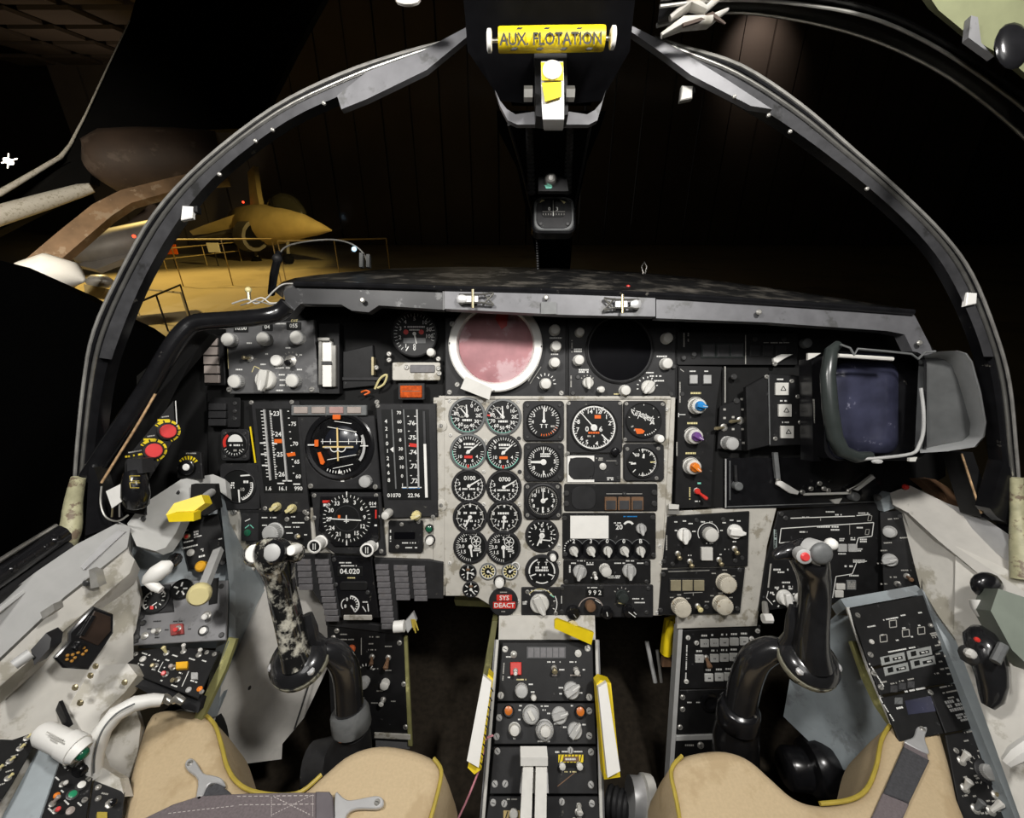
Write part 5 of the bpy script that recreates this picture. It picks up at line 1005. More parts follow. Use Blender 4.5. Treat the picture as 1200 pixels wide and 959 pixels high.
def cpanel2():
    f = It('counter_unit', 'small black panel with a dark counter slot and a green light beside it', 'control panel', MAIN, 480, 628)
    f.plate(rpoly(456, 610, 496, 647, 1.5), 3, BLK); f.part('slot', lambda b: b.rect(463, 623, 487, 631, 3, 3.6, SCOPE, 1)); f.screws([(471.5, 614), (466.5, 640), (491, 611)], 2.4, SCREWM, 3); m = f.mk; m.micro(457.5 + 1, 627, 14, 2, 3.3, WHT, 1, 90); m.micro(481, 635.5, 18, 2, 3.3, WHT); m.micro(482, 641, 16, 2, 3.3, WHT); f.done()
    f = It('indicator_light', 'small green light above a pale push button at the left of the dial columns', 'light', MAIN, 503.5, 619); f.part('socket', lambda b: b.cyl(503.5, 619, [(5, 0), (5, 3), (4, 4)], BLK2, 8)); f.part('lens', lambda b: b.cyl(503.5, 619, [(3.6, 3), (3.6, 5), (2, 6)], GREENL, 14), label='green lens'); f.done()
    knobthing('push_button', 'pale round push button under the small green light', 'button', 504.5, 632.5, 4.4, 7, WHITE, 6)
cpanel2()
# caution light panels
def slats(name, label, cols, poly, group='caution lamp panels either side of the remaining-fuel counter'):
    xs = [p[0] for p in poly]; f = It(name, label, 'caution lamp panel', MAIN, sum(xs) / len(xs), poly[0][1] + 40, group)
    f.plate(poly, 5, BLK2, .8)
    for x0, x1, y0, n, h, dx in cols:
        for i in range(n): y = y0 + i * h; a = dx * i; f.button(x0 + a, y + .5, x1 + a, y + h - .5, 2.2, SLAT, 'lamp', r=.4)
    f.done()
slats('caution_lamps', 'bank of dark caution lamps left of the remaining-fuel counter', [(351, 367, 653, 5, 7.3, .6), (372, 388, 653, 10, 7.3, 1.3)], [(346, 648), (389, 648), (402, 722), (388, 722), (368, 690), (350, 686)])
slats('caution_lamps', 'bank of dark caution lamps right of the remaining-fuel counter', [(442, 457, 659, 11, 6.9, .7), (463, 479, 660, 6, 6.9, .6), (484, 499, 661, 6, 6.9, .6)], [(439, 653), (503, 655), (520, 658), (520, 700), (466, 700), (468, 735), (452, 735)])
def fuelc():
    f = It('fuel_counter', 'black fuel counter reading 04.020 over a small gauge between the caution lamps', 'counter', MAIN, 414, 685)
    f.plate([(390, 650), (437, 651), (446, 722), (402, 722)], 6, GLOSS, 1); f.window(399, 663, 426, 672, '04.020', 6.2, z=6); f.part('hood', lambda b: b.rect(401, 679, 433, 689, 6, 8, BLK, 3, .6))
    m = f.mk; z = 6.4; m.micro(407, 657.5, 14, 2, z, WHT); m.micro(412, 661, 20, 2, z, WHT); m.micro(414, 675, 9, 2, z, IVORY)
    cx, cy = 413, 706; m.ring(cx, cy, 9, 10.6, z, WHT, 0, 150); m.ticks(cx, cy, 8, 0, 150, 6.5, 9.5, 1, z, WHT); m.ring(cx - 3, cy, 7, 8, z, WHT, 230, 330); m.tick(cx, cy, 145, 1, 8, 1.6, z + .2, WHT); m.text('0', cx - 4, cy - 6, 4, z, WHT); m.text('8', cx - 6, cy + 2, 4, z, WHT); m.micro(430, 703, 6, 2, z, WHT); m.line(427, 708, 431, 714, 1.2, z, WHT); m.line(433, 705, 434, 714, 1.2, z, WHT)
    f.screws([(396, 683), (430, 682), (433, 692), (394, 654)], 2.6, DSCREW, 6); f.part('lower_lip', lambda b: b.rect(405, 718, 438, 724, 2, 7, PLATE, 1, .6)); f.done()
fuelc()

# ---------------------------------------------------------------- right-hand group
def tacan():
    f = It('knob_unit', 'tall black panel with blue, purple and orange stacked knobs', 'control panel', MAIN, 815, 510)
    f.plate([(794, 429), (845, 430), (838, 480), (832, 594), (790, 596), (793, 500)], 3, BLK, .6)
    for x in (811, 827): f.button(x - 4.5, 440, x + 4.5, 450, 2.4, KNOB, frame=BLK2)
    for x, y, c, n, a in ((814, 476, BLUE, 'blue', 100), (810, 511, PURP, 'purple', 120), (808, 546, ORGK, 'orange', 130)):
        f.knob(x, y, 8.6, 9, KNOBW, 'flute', skirt=9.5); f.knob(x, y, 5.6, 9, c, 'pointer', a, z=13, label=n + ' knob'); f.mk.ring(x, y, 10, 10.8, 3.4, DIMW, -60, 60); f.mk.micro(x, y - 15, 12, 3, 3.4, IVORY)
    f.toggle(815, 575, 7, 7, 1.8, RED, h=12, nut=4); f.knob(815, 575, 3.4, 4, RED, 'round')
    m = f.mk; z = 3.4; m.micro(810, 435.5, 9, 2, z, WHT); m.micro(827, 435.5, 6, 2, z, WHT); m.micro(795.5, 460, 24, 2, z, DIMW, 1, 90); m.line(794, 484, 794, 489, .8, z, WHT); m.line(794, 486, 802, 486, .8, z, WHT); m.micro(792, 526, 16, 2, z, DIMW, 1, 90); m.micro(807, 577, 16, 2, z, IVORY, 1, 90); m.micro(816, 587, 6, 2, z, WHT); m.box(816, 565, 820, 567, z, GRN); m.line(796, 433, 800, 436, .8, z, DIMW)
    f.part('edge_strip', lambda b: b.line(848, 430, 848, 472, 1.2, 3, DIMW, .8)); f.screws([(800, 420), (798, 462), (788, 430), (812, 416)], 3, DSCREW, 3); f.done()
tacan()
def topsw():
    f = It('button_unit', 'dim black panel with square push buttons at the top right of the panel', 'control panel', MAIN, 860, 410)
    f.plate(rpoly(793, 390, 934, 428, 2), 1, BLK, .4)
    for x in (829.5, 846.5, 862.5): f.button(x - 7, 404, x + 7, 418.5, 2, DKEY, frame=RUBG)
    for x in (884, 899, 914): f.button(x - 6, 405, x + 6, 418, 1.2, BLK2)
    m = f.mk; m.line(873, 393, 873, 427, .9, 1.4, DIMW); m.micro(801, 399, 18, 2, 1.4, DIMW, 1, 90); m.micro(806, 396, 12, 2, 1.4, DIMW, 1, 90); m.line(894, 402, 900, 402, .7, 1.4, DIMW); m.micro(909, 402, 14, 1.8, 1.4, DIMW); m.line(917, 402, 924, 402, .7, 1.4, DIMW); f.knob(942, 403, 6, 7, RUB, 'round', z=0); f.screws([(812, 418), (800, 421), (884, 398), (918, 398)], 2.8, DSCREW, 1); f.done()
topsw()
def tbox():
    f = It('button_unit', 'black box with three white keys marked by triangles left of the screen hood', 'control box', panel_at(.73), 905, 483)
    f.plate([(900, 438), (936, 441), (940, 521), (900, 523)], 4, BLK, 1); f.part('housing', lambda b: b.poly([(873, 454), (900, 439), (901, 522), (875, 528)], -4, 3, BLK, 1)); z = 6.7
    for x, y in ((913, 456), (916.5, 481), (919, 506)): f.button(x - 7.5, y - 7, x + 7.5, y + 7.5, 2.6, KNOBW, z=4); f.mk.add([], [], WHT); m = f.mk; [m.line(*q, .9, z, BLK) for q in ((x - 2, y + 2, x + 4, y + 2), (x - 2, y + 2, x + 1, y - 3), (x + 4, y + 2, x + 1, y - 3))]; m.micro(x - 1, y - 11, 8, 2.4, 4.3, WHT)
    f.screws([(925, 447), (932, 465), (935, 495), (906, 514), (896, 442)], 2.6, SCREWM, 4); f.part('edge_strip', lambda b: b.line(898, 440, 899.5, 521, 1.2, 4, RUB, 1)); f.done()
    f = It('toggle_unit', 'black plate with two brass toggles and a grey knob beside the three-key box', 'control panel', MAIN, 858, 495)
    f.plate([(843, 476), (872, 466), (874, 529), (840, 526)], 2, BLK); f.toggle(847, 501, -15, 1, 1.8, BRASS, h=10, nut=4.5); f.toggle(866, 493, -17, 1, 1.8, BRASS, h=10, nut=4.5); f.knob(851, 519, 7.5, 12, KNOB, 'flute', skirt=8)
    m = f.mk
    for x, y in ((869, 480), (848, 490), (868, 468), (858, 489), (869, 503), (858, 503), (870, 519), (848, 480)): m.box(x - 1.5, y - 1.2, x + 1.5, y + 1.2, 2.3, DIMW)
    f.screws([(859, 442), (862, 470)], 3.6, DSCREW, 2); f.done()
tbox()
def lowframe():
    f = It('scope_mount', 'black mount plate with white bent handle strips below the screen hood', 'mount', MAIN, 950, 560)
    f.part('plate', lambda b: b.poly([(850, 537), (1040, 537), (1030, 594), (850, 597)], -5, 0, GLOSS, .8)); f.part('edge_strip', lambda b: b.line(850, 538, 850, 595, 1.3, 0, KNOB, 1.2)); f.part('edge_strip', lambda b: b.line(855, 540, 855, 586, 1, 0, RUB, 1)); f.part('edge_strip', lambda b: b.line(852, 594, 1028, 588, 1, 0, RUB, .8))
    f.part('handle_strip', lambda b: (b.poly([(907, 563), (912, 563), (932, 575), (930, 578.5), (921, 577), (906, 567)], 4, 8, WHITE, .6)), label='white bent strip'); f.part('handle_strip', lambda b: b.poly([(992, 572), (1000, 574), (1020, 559), (1016, 556), (1003, 566), (990, 574)], 4, 8, WHITE, .6), label='white bent strip'); f.part('handle_strip', lambda b: b.line(938, 578.5, 992, 577, 2.4, 4, KNOBW, 2)); f.part('handle_strip', lambda b: b.line(905, 530, 908, 560, 5, 3, RUB, 4))
    f.part('knob', lambda b: b.cyl(997, 581, [(5, 0), (5, 8), (4, 9)], RUB, 16)); f.part('knob', lambda b: b.cyl(862, 569, [(5, 0), (5, 8), (4, 9)], RUB, 16)); f.part('link', lambda b: b.line(860, 545, 861, 566, 3, 1, BLK2, 3)); f.part('bent_strip', lambda b: b.poly([(903, 421), (912, 416), (926, 416), (916, 421), (905, 428)], 2, 6, WHITE, .6), label='white bent strip'); f.part('tab', lambda b: b.poly([(972, 586), (985, 584), (981, 590), (976, 590)], 0, 3, KNOBW, .4))
    f.screws([(909, 562), (937, 576), (991, 575), (947, 572), (957, 566), (962, 572), (967, 574), (1017, 558), (905, 427)], 2.8, SCREWM, 5); f.done()
lowframe()
def hood():
    f = Free('screen_hood', 'dark rubber hood around a scratched blue-grey screen with a flared grey right flap', 'display', 1050, 475, .68)
    q = f.q
    def ring(x0, y0, x1, y1, d, r=14, sk=0, n=5, d1=None): d1 = d if d1 is None else d1; return [q(x, y, d + (d1 - d) * (x - x0) / (x1 - x0)) for x, y in [(px + sk * (py - y0) / (y1 - y0) * ((px - x0) / (x1 - x0)), py) for px, py in rr(x0, y0, x1, y1, r, n)]]
    f.part('body', lambda b: b.loft([ring(955, 420, 1074, 536, .735, 10), ring(955, 418, 1078, 537, .665, 10)], GLOSS)); f.part('screen', lambda b: b.loft([ring(976, 424, 1053, 532, .664, 16), ring(978, 427, 1051, 530, .656, 18), ring(990, 440, 1040, 515, .652, 10)], SCRB, True), label='scratched blue-grey glass', sharp=70)
    f.part('hood_wall', lambda b: b.loft([ring(972, 422, 1080, 534, .664, 14), ring(970, 414, 1083, 538, .62, 16), ring(966, 412, 1086, 540, .618, 16), ring(968, 420, 1084, 536, .668, 14)], GLOSS, False), sharp=50)
    f.tube('left_rim', [(982, 404, .625, 5), (974, 411, .62, 7), (970, 440, .615, 8), (973, 480, .615, 8.5), (978, 512, .615, 8.5), (987, 529, .615, 8), (1004, 536, .615, 7), (1020, 534, .62, 5)], RUBG, 14, label='thick glossy dark rim')
    f.part('inner_edge', lambda b: b.tube3([q(x, y, d) for x, y, d in smooth_path([(1079, 455, .612), (1082, 480, .61), (1082, 505, .61), (1077, 522, .61), (1068, 532, .61), (1030, 537, .61), (1010, 538, .612)], 4)], .0022, KNOB, 8)); f.part('top_edge', lambda b: (b.tube3([q(x, y, .612) for x, y in ((985, 404), (996, 408), (1001, 416), (1005, 409), (1040, 412), (1068, 415), (1076, 421), (1084, 413), (1096, 412))], .0016, RUB, 8), b.tube3([q(982, 417, .615), q(1046, 421, .615)], .003, KNOBW, 8)), label='thin notched grey edge')  # inner edge tube draws the rim highlight in pale grey
    outer = [(1083, 417, .612), (1100, 412, .60), (1120, 411, .59), (1131, 414, .585), (1138, 424, .58), (1148, 460, .575), (1154, 495, .572), (1152, 512, .572), (1142, 524, .575), (1110, 529, .59), (1078, 531, .61)]
    inner = [(1083, 420, .625), (1098, 420, .622), (1108, 422, .618), (1115, 428, .615), (1122, 444, .612), (1131, 474, .61), (1137, 496, .61), (1136, 510, .61), (1128, 517, .612), (1106, 521, .618), (1078, 527, .625)]
    f.part('flap_rim', lambda b: b.loft([[q(*a), q(*c), q(c[0], c[1], c[2] + .006), q(a[0] + 2, a[1], a[2] + .010)] for a, c in zip(outer, inner)], mat('pale_grey_rubber', (.42, .43, .43), .4, var=.08)), label='pale grey flap rim', sharp=60)
    f.part('flap', lambda b: slab(b, [q(*p) for p in inner], (0, 0, .008), mat('dark_grey_rubber', (.075, .078, .078), .45, var=.2, scale=40)), label='grey flared flap')
    f.part('tab', lambda b: b.ball(q(1028, 541, .61), .006, KNOB, 8, (1.4, .6, .6))); f.part('tab', lambda b: slab(b, [q(1066, 537, .61), q(1075, 536, .61), q(1073, 541, .61), q(1066, 541, .61)], (0, 0, .004), KNOBW))
    f.part('side_plate', lambda b: slab(b, [q(951, 420, .68), q(962, 418, .68), q(968, 540, .68), q(953, 541, .68)], (0, 0, .03), GLOSS)); f.part('corner_clip', lambda b: slab(b, [q(947, 414, .67), q(962, 414, .67), q(954, 419, .67), q(947, 422, .67)], (0, 0, .004), KNOBW))
    def lt(b):
        b.k = .68 / F; c = q(957, 480, .678); b.it = type('o', (), {'g': staticmethod(lambda x, y: Vector(q(x, y, .678)[:2])), 'k': b.k})(); b.micro(957.5, 480, 46, 3, c.z / b.k + .3, DIMW, 1, -87); b.micro(954, 482, 28, 3, c.z / b.k + .3, DIMW, 1, -87)
    f.part('lettering', lt)
hood()
def rp1():
    f = It('switch_unit', 'upper switch panel with a square white button and three pale knobs beside the right rail', 'control panel', MAIN, 827, 631)
    f.plate([(781, 605), (877, 599), (875, 663), (775, 665)], 3, BLK); f.knob(800, 626, 8, 9, WHITE, 'pointer', 182); f.knob(828.5, 624, 8, 9, KNOBW, 'flute', skirt=10, sk=BLK2); f.knob(859, 622, 8.5, 9, WHITE, 'pointer', 95); f.button(819.5, 640, 832.5, 655, 4, KNOBW)
    for x, y in ((793, 648), (807, 657), (841, 655), (859, 642)): f.toggle(x, y, -1, 3, 2.2, BRASS)
    f.mk.ring(828.5, 624, 11.6, 12.4, 3.3, WHT, -120, 90); f.screws([(815, 609), (846, 608), (777, 657), (860, 656), (787, 660), (868, 653)], 2.6, DSCREW, 3)
    m = f.mk
    for x, y, w in ((791, 611, 4), (800, 610, 6), (808, 613, 5), (791, 621, 3), (812, 622, 4), (823, 611, 6), (832, 611, 4), (847, 612, 4), (856, 609, 5), (864, 610, 4), (845, 621, 5), (829, 636, 12), (850, 643, 5), (859, 634, 4), (807, 650, 4), (842, 649, 4)): m.micro(x, y, w, 2, 3.3, WHT)
    m.micro(780, 635, 18, 2, 3.3, DIMW, 1, 90); f.done()
    f = It('switch_unit', 'lower switch panel with three olive square lamps and three chipped cream knobs', 'control panel', MAIN, 822, 691)
    f.plate([(775, 667), (872, 665), (866, 718), (771, 720)], 3, BLK); CK = mat('chipped_cream_knob', (.55, .51, .42), .5, wear=(.3, .22, .12), wamt=.42, wscale=90)
    for x in (784, 797.5, 811): f.button(x, 678, x + 12, 690.5, 3, mat('olive_lamp', (.26, .23, .15), .4) if x == 784 else MATS['olive_lamp'], 'lamp', frame=BLK2)
    for x, y in ((847.5, 681), (795.5, 709), (843.5, 706)): f.knob(x, y, 10, 9, CK, 'flute', skirt=10.5)
    f.toggle(816, 709, 0, 1, 2.6, IVORY); m = f.mk; m.line(782, 669, 830, 667.5, .7, 3.3, DIMW); m.line(800, 694, 822, 693, .7, 3.3, DIMW); m.line(811, 693, 811, 697, .7, 3.3, DIMW)
    for x, y, w in ((835, 671, 5), (848, 667, 6), (858, 674, 4), (786, 699, 4), (795, 696, 5), (805, 700, 4), (833, 697, 4), (843, 694, 6), (855, 699, 4), (827, 704, 5)): m.micro(x, y, w, 1.8, 3.3, DIMW)
    f.screws([(865, 667), (862, 712), (776, 672), (773, 714), (826, 710)], 2.8, DSCREW, 3); f.done()
rp1()
def rbig():
    f = It('weapons_unit', 'large black panel with white boxed lettering behind the right control stick', 'control panel', MAIN, 960, 655)
    f.plate([(911, 599), (1030, 589), (1034, 700), (888, 716), (896, 660)], 2, BLK, .6); m = f.mk; z = 2.3
    m.line(925, 607, 1000, 604.5, 1, z, WHT); m.line(1002, 604, 1018, 602.5, 1, z, WHT); m.micro(975, 599.5, 18, 2.4, z, WHT); m.micro(980, 603, 10, 2.4, z, WHT); m.micro(943, 606, 9, 2.4, z, WHT); m.micro(1010, 601, 12, 2.2, z, WHT); m.line(960, 610, 960, 605, .6, z, DIMW)
    for a in ((914, 619, 1022, 612), (1022, 612, 1020, 628), (1020, 628, 1004, 630), (1004, 630, 1001, 641), (914, 619, 912, 636), (912, 636, 950, 632)): m.line(*a, 1, z, WHT)
    m.micro(969, 617, 26, 2.6, z, WHT); m.micro(977, 620.5, 10, 2.6, z, WHT); m.micro(940, 623, 9, 2.4, z, WHT); m.micro(1005, 618, 10, 2.4, z, WHT); m.line(994, 613, 994, 626, .6, z, DIMW)
    for x, y in ((1016, 604), (1013, 620)): [m.line(*a, .7, z, DIMW) for a in ((x, y, x + 4, y), (x + 4, y, x + 3, y + 6), (x + 3, y + 6, x - 1, y + 6), (x - 1, y + 6, x, y))]
    for x in (980, 992): f.button(x, 637, x + 10, 646, 2, KNOB)
    for x, y, w, h in ((985, 632, 6, 4), (998, 631, 6, 4), (1010, 633, 8, 5), (1005, 644, 8, 4), (985, 648.5, 9, 2), (993, 663, 10, 3), (1005, 657, 14, 4), (914, 667, 18, 3), (914, 670, 8, 2.5), (920, 682, 10, 2.6), (909, 688, 5, 3), (903, 694, 4, 3), (925, 688, 5, 5), (1000, 674, 13, 2.4)): m.micro(x, y, w, h, z, WHT, 2 if h >= 4 else 1)
    for a in ((1002, 659, 997, 672), (997, 672, 978, 675), (978, 675, 974, 700), (1014, 657, 1004, 659)): m.line(*a, .9, z, WHT)
    f.button(978, 683, 988, 690, 2, KNOBW); f.button(976.5, 691, 986, 699, 2, KNOBW); f.button(990, 679, 1001, 690.5, 1.6, RUB); m.micro(995, 684.5, 9, 9, 3.8, DIMW, 4)
    f.part('hatched_strip', lambda b: b.rect(905.5, 620, 909, 652, 2, 2.3, mat('teal_grey_marking', (.35, .42, .40), .5), .3)); m.micro(907, 634, 36, 3, 2.5, BLK, 1, 86); m.line(902, 660, 899, 688, 1.8, z, DIMW)
    f.knob(917, 699, 8, 10, WHITE, 'pointer', 170, skirt=9, sk=KNOBW); m.ticks(917, 699, 8, -150, 110, 11, 13.5, 1.6, z, WHT); m.line(899, 692, 897, 700, .8, z, WHT); m.line(897, 700, 904, 708, .8, z, WHT); f.knob(935, 700, 6, 8, WHITE, 'pointer', 120)
    f.screws([(914, 602), (919, 607)], 3, DSCREW, 2); f.done()
    f = It('knob_unit', 'narrow dark panel with two pale knobs at the far right of the lettered panel', 'control panel', plane3((1030, 690, .735), (1080, 690, .70), (1032, 590, .745)), 1054, 640)
    f.plate([(1031, 600), (1062, 597), (1070, 620), (1080, 688), (1036, 700)], 3, BLK, .6); f.knob(1043, 623, 6.2, 8, KNOB, 'flute', skirt=6.8); f.knob(1043, 656, 7, 8, KNOB, 'pointer', 80, skirt=7.4)
    m = f.mk
    for x, y, w in ((1030 + 6, 645, 6), (1027 + 5, 660, 6), (1041, 636, 8), (1047, 608, 10), (1060, 630, 8), (1062, 668, 9), (1048, 676, 10), (1036, 684, 6)): m.micro(x, y, w, 2, 3.3, DIMW)
    f.toggle(1063, 675, 4, 3, 2, BRNL); f.toggle(1052, 684, 3, 2, 2, DSCREW); f.screws([(1055, 605), (1072, 660), (1044, 694)], 2.6, DSCREW, 3); f.done()
rbig()
single('hook_lever', 'small steel lever with a white tip at the lower left corner of the lettered panel', 'lever', 897, 722, .72, lambda b: (b.tube3([b.q(896, 706, .735), b.q(897, 716, .725), b.q(898, 724, .715)], [.004, .005, .004], SCREWM, 8), b.tube3([b.q(894, 725, .712), b.q(904, 725, .712)], .0075, WHITE, 8)))
single('strip_latch', 'small worn metal latch on the rail left of the upper switch panel', 'latch', 788, 598, .745, lambda b: (slab(b, [b.q(783, 593, .74), b.q(796, 593, .74), b.q(796, 603, .74), b.q(783, 603, .74)], (0, 0, .006), SCREWM), slab(b, [b.q(784, 591, .736), b.q(796, 592, .736), b.q(795, 597, .736), b.q(784, 597, .736)], (0, 0, .003), KNOBW)))
# ---------------------------------------------------------------- cockpit floor, side walls, sills
def cfloor(b, o):
    for x0, x1, m in ((-.75, .75, CARPET),): b.prism2([(x0, .1), (x1, .1), (x1, 1.5), (x0, 1.5)], -.02, 0, m)
struct('floor', cfloor, (0, 0, EYE - .98))
struct('wall_front', lambda b, o: b.prism2([(-.75, 1.25), (.75, 1.25), (.75, 1.3), (-.75, 1.3)], 0, .55, SHADE), (0, 0, EYE - .98))
def leftside():
    f = Free('side_wall', 'cream and blue-grey left cockpit side wall below the sill', 'cockpit wall', 150, 760, .62)
    f.solid('lower_wall', [ext((60, 705, .53), (-20, 770, .49), 2.2), (60, 705, .53), (150, 640, .60), (165, 700, .62), (155, 760, .61), (150, 800, .60), (165, 850, .58), (150, 990, .54), (-20, 990, .46)], (-.01, -.02, .02), CREAM)
    f.solid('corner_panel', [(150, 612, .66), (262, 560, .76), (270, 700, .73), (268, 760, .68), (160, 760, .66)], (0, 0, .015), BLUEG, label='blue-grey corner panel')
    f.solid('kick_panel', [(255, 562, .745), (262, 598, .748), (278, 680, .755), (308, 690, .755), (288, 742, .72), (246, 838, .63), (232, 842, .60), (238, 826, .595), (268, 752, .62), (269, 690, .68)], (.002, -.01, .012), BLUEG, label='blue-grey slanting panel')
    f.solid('leg_panel', [(240, 842, .62), (264, 795, .66), (305, 690, .765), (345, 660, .785), (392, 690, .80), (390, 770, .80), (356, 842, .78), (331, 872, .76), (330, 890, .75), (252, 900, .66)], (-.01, -.01, .012), mat('pale_scuffed_panel', (.55, .53, .49), .5, var=.06, wear=(.34, .34, .33), wamt=.45, wscale=8, soft=.2), label='pale scuffed leg panel')
    f.part('edge_trim', lambda b: b.ribbon3([f.q(*p) for p in ((274, 748, .625), (262, 782, .612), (240, 828, .595), (232, 845, .59))], Vector((1, .25, 0)), .012, .006, OLIVE), label='worn olive edge strip')
    f.part('seam', lambda b: b.tube3([f.q(*p) for p in ((383, 755, .79), (366, 790, .775), (345, 855, .755))], .0016, DSCREW, 6))
    for x, y, d in ((292, 748, .715), (291, 806, .70)): f.part('screw', lambda b: b.ball(f.q(x, y, d), .0045, DSCREW, 8))
leftside()
def leftsill():
    f = Free('canopy_sill', 'grey left canopy sill with a cream bracket and a black latch rail', 'sill', 100, 650, .58)
    f.solid('top_face', [ext((90, 638, .56), (-20, 722, .47), 1.7), (40, 672, .52), (90, 638, .56), (140, 612, .60), (153, 618, .60), (149, 642, .595), (75, 700, .53), ext((75, 700, .53), (-20, 790, .465), 1.9)], (-.02, -.02, .03), mat('pale_grey_sill', (.44, .44, .43), .45, var=.05, wear=(.2, .2, .2), wamt=.36, wscale=20), label='pale grey sill face')
    f.solid('lower_flange', [(-20, 795, .462), (75, 704, .525), (149, 646, .59), (158, 656, .59), (152, 672, .585), (80, 735, .53), (-20, 822, .455)], (-.01, -.02, .02), CREAM)
    f.solid('gusset', [(149, 614, .605), (166, 592, .64), (212, 562, .69), (250, 556, .72), (264, 562, .73), (266, 582, .73), (251, 572, .72), (226, 572, .70), (222, 590, .685), (206, 625, .655), (194, 642, .635), (182, 646, .62), (160, 640, .60)], (0, -.01, .014), mat('pale_grey_bracket', (.50, .50, .48), .5, var=.05), label='pale grey bracket')
    f.solid('shade_slab', [(224, 568, .685), (252, 568, .69), (256, 596, .69), (240, 604, .685), (222, 604, .68)], (0, 0, .01), SHADE, label='black slab for the dark opening behind the yellow handle')  # black slab stands in for the shade inside the opening
    f.part('latch_rail', lambda b: b.tube3([f.q(*p) for p in ((-30, 694, .47), (20, 660, .51), (72, 626, .56))], .013, GLOSS, 10)); f.part('latch_rail', lambda b: b.tube3([f.q(*p) for p in ((-30, 718, .47), (30, 675, .52), (80, 640, .565))], .009, BLK2, 10))
    f.part('rail_strip', lambda b: b.tube3([f.q(*p) for p in ((-30, 676, .468), (20, 644, .505), (66, 616, .555))], .0025, METAL, 6), label='worn metal strip'); f.part('rail_strip', lambda b: b.tube3([f.q(*p) for p in ((-30, 738, .462), (30, 692, .512), (84, 650, .56))], .003, KNOB, 6), label='worn metal strip')
    for i in range(5): x = 8 + i * 13; f.part('rail_lug', lambda b: b.ball(f.q(x, 668 - (x - 8) * .66, .49 + x * .0009), .011, GLOSS, 10, (1, .8, .8)))
    for x, y, d in ((168, 608, .625), (208, 577, .68), (106, 684, .545), (100, 684, .54)): f.part('hole', lambda b: b.ball(f.q(x, y, d), .004, DSCREW, 8, (1, 1, .4)))
    f.solid('inner_lip', [(90, 660, .555), (138, 622, .592), (146, 624, .592), (98, 668, .55)], (0, 0, .004), BARE)
    f.part('clip', lambda b: slab(b, [f.q(*p) for p in ((104, 668, .53), (112, 672, .53), (116, 688, .525), (106, 690, .525))], (0, 0, .01), SCREWM)); f.part('clip', lambda b: slab(b, [f.q(*p) for p in ((47, 718, .485), (62, 708, .49), (64, 716, .49), (50, 726, .485))], (0, 0, .01), SCREWM))
leftsill()
def rightside():
    f = Free('side_wall', 'cream right cockpit side wall below the sill', 'cockpit wall', 1140, 740, .6)
    f.solid('upper_panel', [(1058, 598, .71), (1070, 600, .70), (1105, 630, .66), (1136, 655, .63), (1139, 690, .62), (1132, 752, .60), (1122, 752, .605), (1100, 722, .63), (1082, 692, .67), (1074, 645, .70)], (.01, -.005, .015), CREAM)
    f.solid('lower_wall', [(1120, 640, .64), ext((1120, 640, .64), (1230, 690, .56), 2.4), ext((1150, 830, .55), (1230, 1000, .46), 1.6), (1196, 960, .50), (1150, 830, .55), (1118, 745, .61)], (.03, -.01, .02), CREAM)
    f.solid('console_ledge', [(1080, 690, .67), (1094, 706, .655), (1122, 748, .62), (1140, 790, .59), (1180, 870, .54), (1230, 985, .49), (1200, 985, .495), (1110, 762, .615)], (0, -.02, .02), BLUEG, label='blue-grey ledge beside the console')
    f.solid('console_front', [(985, 702, .675), (1074, 686, .685), (1084, 696, .675), (992, 713, .665)], (0, -.02, .02), BLUEG, label='blue-grey console front edge')
    f.solid('leg_panel', [(980, 720, .72), (996, 722, .69), (1042, 842, .61), (1046, 880, .62), (985, 905, .68), (918, 840, .74), (930, 770, .77)], (.01, -.01, .012), BLUEG, label='blue-grey leg panel')
    f.part('edge_trim', lambda b: b.ribbon3([f.q(*p) for p in ((1000, 752, .655), (1014, 792, .63), (1030, 826, .61), (1044, 846, .60))], Vector((1, -.2, 0)), .011, .006, OLIVE), label='worn olive edge strip'); f.part('edge_trim', lambda b: b.tube3([f.q(*p) for p in ((993, 712, .66), (1018, 785, .622), (1046, 850, .582))], .0028, KNOBW, 6), label='thin pale edge')
    f.part('stud', lambda b: b.ball(f.q(1012, 862, .66), .006, DSCREW, 8))
rightside()
def rightsill():
    f = Free('canopy_sill', 'cream right canopy sill with chipped paint running to the arch foot', 'sill', 1120, 630, .62)
    f.solid('top_face', [(1043, 578, .73), (1066, 569, .73), (1110, 590, .69), (1148, 616, .64), ext((1148, 616, .64), (1230, 672, .56), 2.6), ext((1160, 684, .60), (1230, 735, .545), 3.2), (1160, 684, .60), (1132, 660, .62), (1100, 634, .65), (1064, 601, .69), (1047, 592, .72)], (.02, -.01, .03), mat('chipped_cream_sill', (.52, .50, .46), .5, var=.05, wear=(.20, .19, .16), wamt=.36, wscale=18))
    f.solid('upper_edge', [(1110, 590, .685), (1146, 602, .65), (1190, 632, .60), ext((1146, 602, .65), (1230, 660, .56), 2.2), ext((1148, 618, .635), (1230, 676, .555), 2.4), (1148, 618, .635)], (0, -.01, .02), BARE, label='bright bare metal edge')
    f.part('end_cap', lambda b: slab(b, [f.q(*p) for p in ((1032, 586, .735), (1046, 578, .73), (1048, 596, .73), (1036, 600, .735))], (0, 0, .02), BLUEG), label='blue-grey end cap'); f.part('screw', lambda b: b.ball(f.q(1028, 583, .73), .006, DSCREW, 8))
    f.solid('dark_cover', [(1076, 562, .74), (1096, 562, .74), (1122, 578, .73), (1140, 604, .70), (1112, 590, .70)], (0, 0, .02), BRNL, label='dark brown cover'); f.part('red_pin', lambda b: b.ball(f.q(1061, 571, .725), .005, RED, 8), label='red pin')
rightsill()
